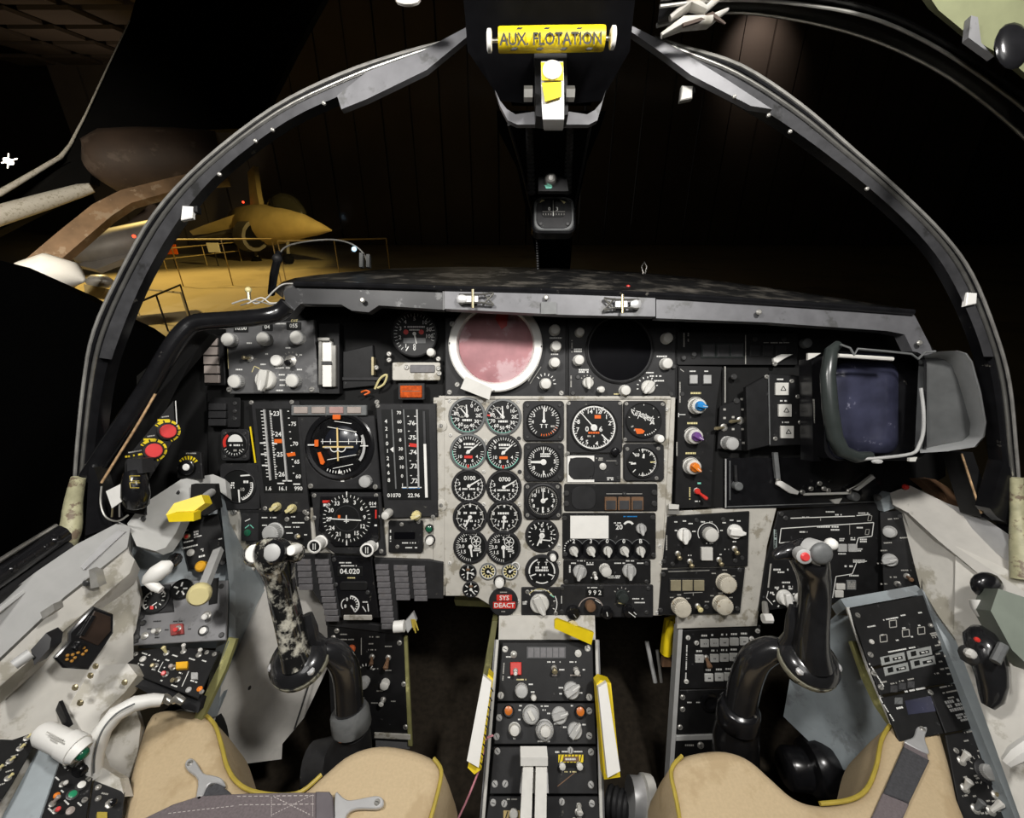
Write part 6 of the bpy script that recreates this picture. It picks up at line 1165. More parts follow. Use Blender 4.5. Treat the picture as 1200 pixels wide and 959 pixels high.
def greenbox():
    single('equipment_box', 'grey-green box on the right wall above the black grip', 'box', 1190, 725, .52, lambda b: slab(b, [b.q(*p) for p in ((1170, 690, .535), (1215, 705, .52), (1215, 790, .50), (1186, 762, .515), (1161, 716, .53))], (.03, -.02, .05), mat('grey_green_paint', (.20, .23, .19), .5, var=.06)))
    f = Free('grab_lever', 'black hand grip with a tiny red button standing at the right wall', 'hand grip', 1158, 780, .52)
    f.tube('grip', [(1146, 738, .55, 8), (1148, 746, .54, 15), (1153, 760, .53, 17), (1160, 780, .525, 16), (1163, 800, .52, 14), (1162, 818, .52, 11), (1158, 828, .52, 6)], GRIPB, 14, sq=.8); f.part('red_button', lambda b: b.ball(f.q(1145, 750, .51), .003, RED, 8), label='red button'); f.part('base', lambda b: b.ball(f.q(1138, 768, .535), .012, DSCREW, 10)); f.part('lever', lambda b: b.tube3([f.q(1176, 756, .51), f.q(1166, 776, .505)], .005, RUB, 8)); f.part('button', lambda b: b.ball(f.q(1137, 766, .52), .006, KNOBW, 8), label='pale button')
    single('vent_ball', 'black round air vent below the right sill', 'vent', 1154, 690, .58, lambda b: (b.ball(b.q(1156, 686, .58), .019, GLOSS, 14, (1, .9, .6)), b.lathe([(.012, 0), (.013, .01), (.010, .02)], WHITE, 12, Matrix.Translation(b.q(1150, 703, .575)) @ Matrix.Rotation(1.2, 4, 'X'))))
    single('white_lever', 'white lever tip at the right edge beside the lower console', 'lever', 1190, 880, .48, lambda b: b.tube3([b.q(*p) for p in ((1215, 868, .47), (1192, 884, .475), (1180, 894, .48))], [.008, .008, .005], WHITE, 8))
greenbox()

# ---------------------------------------------------------------- left side controls
FP = plane3((150, 600, .615), (190, 590, .645), (200, 490, .655))
def fire():
    f = It('fire_unit', 'black panel with two red push buttons ringed in yellow by the left arch foot', 'control panel', FP, 180, 545)
    f.plate([(203, 470), (206, 512), (172, 566), (172, 604), (146, 600), (146, 540)], 2, BLK)
    for x, y in ((195, 505.5), (178.5, 528)):
        f.part('hatch_ring', lambda b: b.ring(x, y, 9, 13.5, 2.3, YEL, -50, 170)); f.part('button_socket', lambda b: b.cyl(x, y, [(10.5, 2), (10.5, 5), (9.5, 6)], BLK2, 20)); f.part('fire_button', lambda b: b.cyl(x, y, [(8.2, 5), (8.2, 8), (7.4, 9)], REDL, 20), label='red push button')
        m = f.mk; m.ticks(x, y, 7, -40, 160, 9.5, 13.4, 1.5, 2.5, BLK); m.box(x - 11, y - 14, x + 3, y - 11.5, 2.4, YEL); m.micro(x - 2, y - 17, 7, 2, 2.4, DIMW)
    f.mk.micro(158, 533.5, 18, 3, 2.4, YEL); f.mk.micro(159, 529, 14, 2, 2.4, DIMW); f.mk.line(205, 470, 207, 505, 1, 2.4, WHT); f.mk.line(207, 505, 205, 515, 1.4, 2.4, YEL); f.done()
    f = Free('override_grip', 'dark rounded handle with yellow marks below the red buttons', 'handle', 158, 565, .6)
    f.tube('body', [(158, 556, .60, 11), (158, 565, .595, 13), (159, 580, .595, 14), (160, 592, .60, 12), (160, 597, .60, 6)], GLOSS, 14); f.part('cover', lambda b: slab(b, [f.q(*p) for p in ((149, 538, .598), (166, 538, .598), (167, 555, .592), (149, 555, .592))], (0, 0, .02), BLK2))
    def mk(b):
        b.k = .58 / F
        for x, y in ((152, 558), (152, 566)): [b.tube3([f.q(*q) for q in a], .0006, YELD, 4) for a in (((x, y, .578), (x + 12, y, .578)), ((x + 1, y + 6, .578), (x + 11, y + 6, .578)), ((x, y, .578), (x + 1, y + 6, .578)))]
    f.part('yellow_marks', mk)
    f = It('jettison_button', 'small white push button on a black block with orange hatching beside the left gauges', 'button', panel_at(.70), 224, 546)
    f.plate([(212, 527), (238, 530), (240, 561), (210, 560)], 4, BLK); f.part('hatching', lambda b: (b.ring(224, 547, 8, 13, 4.2, YEL, -60, 60), b.ticks(224, 547, 8, -60, 60, 8, 13, 1.4, 4.4, BLK))); f.part('socket', lambda b: b.cyl(224, 547, [(9, 4), (9, 8), (7.5, 9)], GLOSS, 18)); f.part('button', lambda b: b.cyl(225, 546.5, [(4, 6), (4, 10), (3, 11)], WHITE, 14), label='white button'); f.mk.micro(227, 531, 12, 2, 4.3, DIMW); f.jack(214, 548, 2.5, DSCREW); f.done()
    f = Free('paper_card', 'white paper card hanging on wires at the left arch foot', 'card', 136, 582, .585)
    f.part('card', lambda b: slab(b, [f.q(*p) for p in ((124, 576, .585), (142, 567, .583), (148, 584, .583), (131, 596, .585))], (0, 0, .0015), WHITE)); f.part('wire', lambda b: b.tube3([f.q(*p) for p in smooth_path([(119, 570, .60), (118, 590, .598), (124, 606, .595), (138, 611, .592), (150, 604, .59)], 4)], .0012, SCREWM, 6)); f.part('wire', lambda b: b.tube3([f.q(*p) for p in ((132, 594, .588), (131, 606, .59))], .001, BRASS, 6)); f.part('wire', lambda b: b.tube3([f.q(*p) for p in ((140, 590, .588), (140, 606, .59))], .001, SCREWM, 6))
    f = Free('canopy_release', 'bright yellow folded handle on the left bracket', 'handle', 220, 596, .62)
    f.part('grip', lambda b: (slab(b, [f.q(*p) for p in ((194, 604, .61), (204, 590, .615), (236, 580, .63), (240, 590, .63), (226, 600, .62), (205, 602, .61))], (0, -.004, .016), YEL)), label='yellow grip'); f.part('grip', lambda b: slab(b, [f.q(*p) for p in ((195, 604, .605), (204, 601, .606), (227, 601, .612), (227, 611, .612), (198, 612, .605))], (0, 0, .014), YEL), label='yellow grip'); f.tube('rod', [(238, 584, .64, 4), (248, 577, .68, 4.5)], KNOB, 8)
    f = Free('throttle_lever', 'white two-lobed lever handle above the small left gauges', 'lever', 185, 675, .61)
    f.tube('grip', [(200, 661, .61, 5), (195, 664, .605, 9), (184, 672, .60, 10), (174, 679, .60, 7), (170, 683, .60, 4)], WHITE, 12); f.tube('finger', [(173, 681, .60, 5), (182, 688, .598, 5.5), (189, 692, .598, 4)], WHITE, 10); f.tube('arm', [(198, 664, .62, 6), (206, 655, .66, 7)], GLOSS, 8)
fire()
UP = plane3((222, 665, .695), (262, 655, .705), (212, 612, .715))
def uppanel():
    f = It('gear_unit', 'black panel with a pale button and an ivory knob lever above the left gauges', 'control panel', UP, 240, 640)
    f.plate([(210, 612), (256, 602), (270, 660), (222, 668)], 2, BLK); f.jack(220.5, 629, 3.6, BRASS, lens=RED); f.jack(225, 648, 4, KNOBW); m = f.mk
    for x, y, w, h in ((220, 622, 6, 2), (231, 625, 5, 6), (233, 629, 8, 2), (222, 635, 10, 2), (224, 641, 16, 2.4), (238, 645, 3, 4), (238, 652, 7, 3), (259, 632, 4, 2)): m.micro(x, y, w, h, 2.3, WHT, 2 if h > 3.5 else 1)
    f.part('slot', lambda b: b.poly([(246, 634), (257, 632), (260, 645), (249, 647)], 2, 3, BLK2)); f.part('orange_knob', lambda b: b.cyl(239, 664, [(6, 2), (6, 8), (4, 10)], mat('amber_knob', (.75, .38, .02), .4), 14), label='amber knob'); f.screws([(257, 648), (262, 660)], 2.6, DSCREW); f.done()
    f = Free('knob_lever', 'grey flat lever with an ivory disc knob beside the left gauges', 'lever', 240, 680, .6)
    f.part('arm', lambda b: b.ribbon3([f.q(*p) for p in ((256, 645, .68), (250, 660, .65), (243, 678, .615), (238, 690, .595))], Vector((1, .3, 0)), .012, .008, KNOB)); f.part('knob', lambda b: b.lathe([(.0125, -.006), (.014, -.003), (.014, .006), (.011, .010)], IVORY, 20, Matrix.Translation(f.q(234, 696, .585)) @ Matrix.Rotation(.5, 4, 'Y')), label='ivory knob')
uppanel()
QP = plane3((157, 757, .605), (266, 752, .62), (268, 680, .665))
def quarter():
    f = It('gauge_unit', 'grey panel with two small gauges and a red guarded switch by the left knee', 'control panel', QP, 212, 718)
    f.plate([(165, 690), (214, 681), (268, 681), (266, 751), (157, 757)], 3, GREYP, .8); f.screws([(261, 688), (261, 745), (160, 752), (166, 694)], 3, DSCREW)
    f.part('gauge_case', lambda b: b.poly([(168, 688), (202, 686), (206, 718), (166, 722)], 3, 5, BLK2, .6)); f.part('gauge_face', lambda b: (b.cyl(185, 705, [(15, 5), (15, 7), (13.5, 7.6), (13, 6.5)], FACE, 28), b.ring(185, 705, 10.5, 12, 7.7, DIMW, -150, 60), b.ticks(185, 705, 12, -150, 150, 8, 11, .8, 7.7, WHT), b.line(182, 712, 188, 708, 1.2, 7.8, WHT), b.box(180, 712, 184, 716, 7.8, REDL)))
    f.part('gauge_face', lambda b: (b.cyl(215, 692, [(12, 3), (12, 6), (10.5, 7), (10, 6)], FACE, 24), [b.line(215 + 8 * math.sin(a), 692 - 8 * math.cos(a), 215 + 3 * math.sin(a), 692 - 3 * math.cos(a), 1.8, 7.2, WHT) for a in (.3, 1.5, 2.6, 3.8, 5)])); f.part('slot', lambda b: b.poly([(246, 680), (258, 678), (256, 708), (246, 710)], 3, 3.6, SHADE))
    f.part('switch_guard', lambda b: b.poly([(202, 733), (217, 732), (218, 744), (203, 746)], 3, 6.5, mat('dull_red_guard', (.30, .045, .04), .45, var=.2), .6), label='red switch guard'); f.toggle(212, 738, 2, 3, 2, REDL, z=6); f.toggle(187, 740, 0, 2, 2, KNOBW); f.jack(172, 746, 4, SCREWM); f.jack(240, 740, 5.5, DSCREW, lens=WHITE); f.toggle(244, 722, 2, 4, 2.6, WHITE, nut=5)
    m = f.mk
    for x, y, w in ((186, 729, 8), (210, 729, 10), (177, 738, 5), (197, 739, 4), (186, 748, 5), (163, 730, 5), (163, 740, 5), (224, 738, 4), (166, 716, 5)): m.micro(x, y, w, 2, 3.3, BLK)
    f.part('side_strip', lambda b: b.poly([(158, 722), (168, 722), (164, 754), (158, 755)], 3, 3.8, BLK2)); f.screws([(168, 724), (170, 731), (163, 748)], 3, DSCREW, 4); f.done()
    LP = plane3((147, 788, .585), (232, 818, .565), (258, 762, .615)); f = It('switch_unit', 'black knee-level switch panel with an orange tab below the grey gauge panel', 'control panel', LP, 200, 790)
    f.plate([(156, 765), (204, 758), (258, 764), (233, 820), (146, 787)], 2, BLK, .6); f.part('orange_tab', lambda b: b.poly([(208, 779), (222, 778), (221, 786), (208, 787)], 2, 6, mat('orange_yellow_tab', (.80, .42, .02), .45), .5), label='orange tab')
    for x, y, m_, dx, dy in ((196, 767, IVORY, -3, -2), (216, 765, KNOBW, 0, -4), (234, 769, KNOBW, 3, -3), (183, 782, BRASS, 3, 3), (195, 792, REDL, 3, 2), (209, 798, BRASS, 1, 5), (204, 784, TANL, 2, 2)): f.toggle(x, y, dx, dy, 2, m_)
    f.jack(168.5, 774, 3.4, KNOBW); f.button(225, 790, 233, 798, 2, KNOB); f.jack(222, 810, 3, KNOB); f.jack(235, 809, 3, ORGK)
    m = f.mk
    for x, y, w in ((172, 768, 12), (184, 775, 8), (166, 780, 8), (181, 786, 5), (194, 784, 5), (206, 770, 8), (226, 774, 9), (228, 800, 9), (205, 805, 8), (190, 799, 6), (212, 790, 6), (197, 775, 5), (240, 776, 6)): m.micro(x, y, w, 2, 2.3, WHT)
    m.line(192, 777, 186, 788, .8, 2.3, WHT); m.line(186, 788, 192, 791, .8, 2.3, WHT); m.line(222, 788, 214, 806, .8, 2.3, WHT); f.screws([(160, 768), (150, 784), (252, 768), (237, 812), (243, 766)], 2.6); f.done()
quarter()
def recept():
    RP = plane3((65, 775, .495), (105, 785, .52), (125, 712, .545)); f = It('wall_receptacle', 'black six-sided recessed receptacle with orange knobs in the left wall', 'receptacle', RP, 100, 750)
    f.plate([(108, 711), (131, 720), (131, 742), (102, 785), (72, 783), (62, 771), (79, 752), (79, 742)], 4, GLOSS, 1.5); f.part('well', lambda b: b.poly([(108, 716), (127, 723), (127, 740), (112, 757), (90, 748)], 4, 5.5, mat('dark_brown_well', (.028, .017, .012), .5, var=.3), .8)); f.part('hinge_bar', lambda b: b.line(106, 722, 92, 745, 4, 5.5, GLOSS, 2)); f.knob(89, 757, 5, 4, GLOSS, 'flute'); 
    for x, y in ((80, 771), (93, 763)): f.part('knob', lambda b: [b.cyl(x + 5 * math.cos(a), y + 4 * math.sin(a), [(1.6, 4), (1.6, 5.5), (1, 6)], mat('dull_orange_brass', (.42, .20, .03), .4) if 'dull_orange_brass' not in MATS else MATS['dull_orange_brass'], 8) for a in (0, 1.3, 2.6, 3.9, 5.2)])
    f.done()
    f = Free('wall_fitting', 'small black fitting with a steel tube on the left wall edge', 'fitting', 45, 760, .45); f.solid('block', [(36, 762, .445), (54, 742, .455), (60, 748, .455), (58, 760, .45), (40, 780, .44)], (0, 0, .012), GLOSS); f.tube('tube', [(16, 780, .432, 6), (36, 766, .442, 6.5)], KNOB, 10)
recept()
def throttle():
    f = Free('throttle_quadrant', 'cream throttle quadrant with a curved white cover and grey disc beside the left seat', 'throttle quadrant', 140, 850, .52)
    f.solid('top_plate', [(54, 806, .53), (80, 792, .545), (110, 780, .56), (150, 778, .575), (161, 792, .57), (146, 812, .56), (118, 838, .54), (108, 876, .525), (84, 868, .52), (66, 842, .525)], (0, -.01, .015), CREAM)
    f.tube('curved_cover', [(110, 910, .505, 9), (111, 886, .505, 11), (119, 858, .51, 12.5), (136, 837, .52, 13), (158, 825, .53, 12), (178, 821, .54, 10.5), (190, 821, .545, 9)], WHITE, 14, label='white curved cover', sq=.7); f.part('cover_seam', lambda b: b.tube3([f.q(*p) for p in smooth_path([(110, 906, .493), (111, 886, .491), (119, 858, .494), (136, 837, .504), (158, 825, .515)], 4)], .001, RUB, 6))
    c = f.q(204, 896, .63); T = Matrix.Translation(c) @ Matrix.Rotation(math.radians(-28), 4, 'X') @ Matrix.Rotation(math.radians(-10), 4, 'Y')
    f.part('groove', lambda b: b.lathe([(.076, -.01), (.076, .002), (.069, .002), (.069, -.008)], SHADE, 40, T)); f.part('disc', lambda b: b.lathe([(.065, -.01), (.065, .004), (.063, .006), (.01, .006)], mat('slate_grey_disc', (.20, .22, .22), .45, var=.1), 40, T), label='slate grey disc'); f.part('disc_rim', lambda b: b.lathe([(.0668, .001), (.0668, .006), (.064, .0065)], KNOB, 40, T))
    f.solid('base_plate', [(96, 884, .515), (112, 882, .515), (118, 898, .51), (140, 912, .505), (146, 934, .50), (118, 920, .50), (96, 905, .505)], (0, -.01, .012), CREAM)
    for x, y, d in ((106, 792, .55), (94, 824, .52), (88, 806, .53), (112, 781, .56), (146, 800, .563)): f.part('screw', lambda b: b.ball(f.q(x, y, d - .012), .004, BRASS, 8, (1, 1, .5)))
    f.part('knob', lambda b: b.lathe([(.008, 0), (.008, .012), (.006, .015)], GLOSS, 12, Matrix.Translation(f.q(105, 893, .505)))); f.solid('dark_gap', [(60, 822, .525), (68, 820, .525), (82, 852, .512), (76, 856, .512)], (0, 0, .004), GLOSS)
    for x in (193, 207): f.tube('linkage', [(x - 4, 822, .55, 4), (x, 818, .55, 5), (x + 8, 823, .55, 4)], METAL, 8)
    f.solid('linkage_bar', [(160, 795, .58), (236, 822, .575), (232, 836, .57), (190, 822, .56), (150, 800, .575)], (0, 0, .01), BLK2)
    f = Free('twist_grip', 'white printed cylinder grip at the left end of the throttle quadrant', 'grip', 72, 872, .48); f.tube('grip', [(50, 859, .485, 11), (53, 861, .483, 13), (80, 874, .478, 13.5), (92, 880, .476, 14), (96, 883, .476, 12)], WHITE, 16); f.tube('collar', [(78, 872, .478, 15), (91, 879, .476, 15.5)], WHITE, 16); f.part('end_hole', lambda b: b.ball(f.q(96, 883.5, .475), .0065, GREENL, 12))
    def lt(b):
        for i in range(4): b.tube3([f.q(55 + i * 2, 858 + i * 4.5, .4705), f.q(74 + i * 1.4, 868 + i * 4.2, .4665)], .0007, DIMW, 4)
    f.part('print_lines', lt)
throttle()
LC = plane3((-5, 955, .44), (60, 965, .455), (45, 852, .51))
def lconsole():
    f = It('switch_unit', 'black switch panel at the lower left corner of the photo', 'control panel', LC, 15, 900); f.plate([(-30, 890), (22, 850), (40, 848), (46, 864), (14, 920), (-30, 985)], 3, BLK)
    for x, y in ((10, 895), (22, 880), (30, 868), (8, 915), (-4, 905)): f.toggle(x, y, 2, -3, 1.5, IVORY, h=4)
    for x, y, w in ((16, 888, 6), (4, 900, 7), (26, 874, 6), (10, 906, 6), (0, 922, 6), (34, 860, 5)): f.mk.micro(x, y, w, 2.2, 3.3, DIMW, 1, 35)
    f.done()
    single('console_strip', 'blue-grey console strip between the two lower left switch panels', 'console', 35, 920, .48, lambda b: slab(b, [b.q(*p) for p in ((48, 872, .505), (72, 884, .505), (46, 960, .455), (40, 1000, .44), (-20, 1000, .43))], (0, -.01, .02), BLUEG))
    f = It('lamp_unit', 'small black panel with a green lamp and colored switches beside the left seat', 'control panel', LC, 80, 925); f.plate([(70, 894), (108, 914), (96, 985), (40, 985)], 3, BLK); f.jack(83.5, 934, 6, DSCREW, lens=mat('green_lamp', (.02, .26, .12), .3)); f.jack(94, 923, 6, BLK2, lens=WHITE); f.jack(81, 953, 4, TANL); f.jack(65, 935, 3, ORGK); f.toggle(72, 922, 3, 3, 2, KNOBW); f.toggle(60, 945, 2, -3, 2, TANL); f.toggle(64, 953, 2, 3, 2, REDL)
    for x, y, w in ((76, 903, 8), (88, 910, 8), (66, 915, 6), (77, 943, 8), (58, 952, 7), (92, 945, 6), (72, 930, 4)): f.mk.micro(x, y, w, 2, 3.3, WHT, 1, -25)
    f.screws([(76, 898), (102, 916), (98, 940)], 3); f.done()
    f = It('side_unit', 'dark grey panel tucked against the left edge of the left seat', 'control panel', LC, 120, 940); f.plate([(110, 916), (146, 930), (140, 990), (98, 990)], 2, BLK2); f.toggle(128, 944, 3, 3, 3, GLOSS, nut=5); f.jack(114, 938, 3, SCREWM); f.jack(114, 925, 3, SCREWM); f.part('tab', lambda b: b.rect(112, 955, 124, 966, 2, 5, YELD, .5, .3)); f.mk.micro(122, 932, 7, 2.4, 2.3, DIMW); f.done()
lconsole()

# ---------------------------------------------------------------- lower panels between the legs
KP = panel_at(.76)
def lowleft():
    f = It('switch_unit', 'black lower-left panel with an orange lamp beside the left stick arm', 'control panel', KP, 432, 800)
    f.plate([(384, 728), (474, 740), (482, 868), (390, 862)], 3, BLK, .6); f.part('top_rail', lambda b: b.poly([(383, 722), (474, 734), (475, 742), (384, 731)], 0, 5, BLK2, .6)); f.part('side_rail', lambda b: b.poly([(474, 745), (478, 745), (484, 872), (479, 872)], 0, 4, OLIVE, .5), label='olive edge strip'); f.part('bottom_rail', lambda b: b.poly([(440, 856), (482, 858), (482, 864), (440, 862)], 2, 5, PLATE, .5))
    f.part('lamp', lambda b: b.cyl(413.5, 758.5, [(4.5, 3), (4.5, 6), (3, 7)], mat('orange_red_lamp', (.62, .13, .04), .3), 14), label='orange lamp'); f.toggle(437, 768, 2, 4, 2, BRNL); f.toggle(456, 769, 0, 6, 2.6, BRNL, h=12); f.knob(429, 796, 6, 9, KNOB, 'round'); f.knob(453, 798, 5, 8, KNOBW, 'flute'); f.toggle(450, 818, 0, 0, 2.4, KNOBW)
    m = f.mk; m.line(424.5, 746, 424.5, 766, .9, 3.3, DIMW)
    for x, y, w in ((404, 742, 8), (408, 748, 16), (440, 745, 12), (436, 753, 6), (437, 760, 9), (456, 756, 8), (400, 752, 5), (402, 766, 6), (420, 780, 8), (440, 782, 10), (456, 784, 8), (446, 808, 7), (440, 822, 8), (462, 820, 6), (420, 806, 6), (424, 816, 8)): m.micro(x, y, w, 2, 3.3, DIMW)
    m.ticks(430, 788, 7, -60, 60, 9, 12, 1, 3.3, WHT); f.screws([(396, 738), (469, 752), (474, 800), (476, 850), (392, 746)], 3); f.done()
    single('rag_latch', 'steel bracket with a white cap and frayed tan rag above the dark footwell', 'bracket', 472, 735, .73, lambda b: (b.tube3([b.q(462, 735, .73), b.q(474, 734, .73)], .0095, WHITE, 10), slab(b, [b.q(472, 732, .735), b.q(484, 718, .735), b.q(488, 728, .735), b.q(478, 742, .735)], (0, 0, .008), KNOB), [b.tube3([b.q(482 + i, 726, .735), b.q(484 + i * 1.5, 736 + (i % 3) * 3, .733)], .0012, YELD, 4) for i in range(5)]))
    f = It('catch_plate', 'small dark side plate with twin catches under the panel left of the pedestal', 'plate', KP, 460, 880); f.plate([(440, 860), (480, 862), (480, 878), (440, 876)], 1, GREYP); f.done()
lowleft()
def lowright():
    f = It('keypad_unit', 'black keypad with three rows of white keys below the right switch panels', 'keypad', KP, 843, 770)
    f.plate([(800, 738), (890, 732), (886, 804), (796, 806)], 3, BLK, .6)
    for y, xs, t in ((752, (824, 835.5, 847, 858.5, 870), 0), (770, (818, 835.5, 847, 858, 873), 0), (792, (829, 841, 852, 863, 875), 0)):
        for i, x in enumerate(xs): f.button(x - 5, y - 4.5 - i * .6, x + 5, y + 4.5 - i * .6, 2, KEYW); f.mk.micro(x, y - 8.5 - i * .6, 7, 3, 3.3, WHT, 1); f.mk.micro(x, y - i * .6, 3, 2, 5.3, DKEY)
    f.toggle(826, 769, 0, 6, 2.6, BRNL, h=10); f.mk.micro(803, 775, 42, 2, 3.3, WHT, 1, 88); f.screws([(805, 746), (886, 738), (879, 747), (803, 797), (815, 752)], 2.8, KNOBW); f.done()
    f = It('socket_unit', 'black panel with one round socket below the white keypad', 'control panel', KP, 838, 834); f.plate([(796, 808), (880, 806), (876, 858), (792, 862)], 2, BLK); f.part('socket', lambda b: b.cyl(830, 821, [(11, 2), (11, 5), (9, 6), (7, 6), (6, 3)], GLOSS, 24)); f.mk.micro(807, 822, 5, 2, 2.3, WHT); f.mk.micro(818, 822, 6, 2, 2.3, WHT); f.screws([(799, 816), (799, 830), (796, 851), (872, 812)], 3.2); f.done()
    f = It('small_unit', 'narrow black panel strip at the foot of the socket panel', 'control panel', KP, 830, 880); f.plate([(791, 864), (874, 861), (870, 915), (788, 920)], 2, BLK); f.screws([(820, 872)], 4); f.mk.micro(806, 872, 12, 3, 2.3, DIMW); f.part('top_rail', lambda b: b.poly([(791, 860), (876, 857), (876, 863), (791, 866)], 1, 4, KNOB, .5)); f.done()
    single('keypad_rail', 'thin pale rail along the left edge of the keypad panels', 'rail', 793, 830, .755, lambda b: slab(b, [b.q(*p) for p in ((795, 738, .755), (800, 738, .755), (788, 925, .755), (783, 925, .755))], (0, 0, .02), KNOB))
    f = Free('yellow_fitting', 'yellow metal fitting in the dark gap right of the pedestal', 'fitting', 784, 748, .82); f.solid('bracket', [(781, 728, .81), (793, 724, .81), (795, 745, .81), (790, 768, .81), (776, 768, .81), (778, 748, .81)], (0, 0, .012), YEL); f.tube('tube', [(789, 728, .80, 4), (783, 745, .80, 4.5), (781, 768, .80, 5)], YEL, 8); f.solid('foot', [(777, 772, .81), (792, 772, .81), (790, 782, .81), (776, 782, .81)], (0, 0, .01), BRNL)
    single('floor_strut', 'thin steel strut in the dark footwell right of the pedestal', 'strut', 765, 800, .86, lambda b: (b.tube3([b.q(*p) for p in ((758, 752, .86), (768, 800, .85))], .004, KNOB, 8), b.tube3([b.q(*p) for p in ((770, 762, .86), (775, 800, .85))], .003, SCREWM, 8)))
lowright()
PP = plane3((584, 748, .72), (698, 748, .72), (574, 960, .615))
def pedestal():
    f = Free('center_pedestal', 'pale-edged center pedestal between the two footwells', 'pedestal', 640, 850, .7)
    f.solid('front_face', [(585, 722, .745), (697, 722, .745), (698, 752, .735), (584, 752, .735)], (0, 0, .02), CREAM, label='cream top face')
    def side(b):
        for s in (0, 1):
            pts = [(584, 750, .722), (566, 975, .612)] if s == 0 else [(698, 750, .722), (704, 975, .612)]
            a = [b.q(*p) for p in pts]; w = Vector((0, -.12, -.16)); e = .006 if s else -.006
            slab(b, [a[0], a[1], a[1] + w, a[0] + w], (e, 0, 0), KNOB if 0 else GREYP)
    f.part('side_panel', side); f.part('edge_rail', lambda b: b.tube3([b.q(583, 750, .718), b.q(565, 975, .608)], .0026, KNOBW, 8)); f.part('edge_rail', lambda b: b.tube3([b.q(699, 750, .718), b.q(705, 975, .608)], .0026, KNOBW, 8))
    f.part('core', lambda b: slab(b, [b.q(584, 750, .728), b.q(698, 750, .728), b.q(704, 975, .62), b.q(567, 975, .62)], (0, -.06, .06), SHADE))
    f = It('pedestal_unit', 'top pedestal panel with a red guarded switch and two grey pointer knobs', 'control panel', PP, 640, 788)
    f.plate([(589, 753), (694, 753), (696, 822), (583, 822)], 3, BLK); f.part('display', lambda b: b.rect(617, 758, 663, 772, 3, 3.8, DKEY, .6, .3))
    for i in range(6): f.part('display_cell', lambda b: b.rect(619 + i * 7.2, 759.5, 625 + i * 7.2, 770.5, 3.5, 4.3, SLAT, .3))
    f.part('switch_guard', lambda b: b.rect(598, 776, 611, 791, 3, 7, RED, 1, .7), label='red switch guard'); f.toggle(604, 786, 0, 3, 1.8, WHITE, z=7, nut=3); f.toggle(649, 783, 0, 4, 2.6, BRASS, h=10); f.toggle(674.5, 785, 0, 3, 2.6, KNOBW, h=10); f.knob(611, 809, 7, 11, KNOB, 'flute', skirt=7.5); f.knob(669, 809, 9, 11, KNOB, 'pointer', 60); f.toggle(625, 817, 0, 0, 2.4, KNOBW); f.jack(602, 767, 4, SCREWM); f.jack(677, 766, 4, KNOBW)
    m = f.mk
    for x, y, w, c in ((649, 776, 16, WHT), (672, 776, 10, WHT), (649, 791.5, 7, TANL), (674, 791.5, 12, TANL), (658, 785, 6, WHT), (683, 785, 4, WHT), (611, 796.5, 11, IVORY), (622, 802, 5, WHT), (625, 811, 6, WHT), (597, 794, 4, WHT), (657, 806, 5, WHT), (680, 812, 5, WHT), (656, 813, 5, WHT), (597, 770, 8, WHT)): m.micro(x, y, w, 2, 3.3, c)
    m.micro(590, 787, 18, 2, 3.3, DIMW, 1, 86); f.screws([(592, 761), (688, 760), (587, 815), (690, 817)], 3.6, KNOBW); f.done()
    f = It('pedestal_unit', 'second pedestal panel with five grey knobs and two amber lamps', 'control panel', PP, 640, 848); f.plate([(583, 824), (696, 824), (698, 872), (579, 872)], 3, BLK2)
    for x, y in ((596, 833), (679, 834)): f.part('amber_lamp', lambda b: (b.cyl(x, y, [(6.5, 3), (6.5, 7), (5.4, 8)], GLOSS, 16), b.cyl(x, y - 1, [(4.6, 7), (4.6, 9), (3, 9.6)], mat('amber_lamp', (.55, .15, .02), .3) if x < 600 else MATS['amber_lamp'], 14)), label='amber lamp')
    f.knob(622, 837, 9, 9, KNOB, 'flute', skirt=10); f.part('knob_bar', lambda b: b.line(619, 831, 625, 842, 4, 14, KNOBW, 3)); f.knob(655, 838, 9, 9, KNOB, 'pointer', 75); f.knob(603, 854, 6, 11, KNOBW, 'round', skirt=7); f.knob(638, 855, 9.5, 9, KNOB, 'flute', skirt=10.5); f.knob(638, 854, 6, 8, KNOBW, 'flute', z=14); f.knob(673, 856, 8.5, 9, KNOB, 'pointer', 40)
    m = f.mk
    for x, y, w in ((638, 827.5, 9), (670, 827, 3), (610, 827, 3), (610, 832, 5), (637, 832, 6), (643, 836, 4), (602, 865, 4), (637, 868.5, 14), (625, 848, 5), (652, 848, 6), (662, 852, 5), (684, 849, 4), (609, 843, 4)): m.micro(x, y, w, 2, 3.3, WHT)
    f.screws([(585, 841), (690, 833), (582, 863), (690, 862)], 3.6, KNOB); f.done()
    f = It('pedestal_unit', 'third pedestal panel with a yellow hatched switch guard and twin grey levers', 'control panel', PP, 640, 903); f.plate([(579, 875), (698, 875), (700, 930), (574, 930)], 3, BLK2); f.part('guard_frame', lambda b: [b.poly(p, 3, 4, YEL) for p in ([(654, 884), (683, 884), (683, 893), (654, 893)],)], label='yellow hatched guard'); f.part('guard_window', lambda b: b.rect(660, 886, 678, 892, 3.5, 4.5, BRNL, .3)); f.toggle(658, 896, 0, 0, 3, KNOBW); f.toggle(678, 896, 0, 0, 3, KNOBW); f.part('slot', lambda b: b.rect(663, 893, 674, 899, 3, 4.2, SHADE, .5))
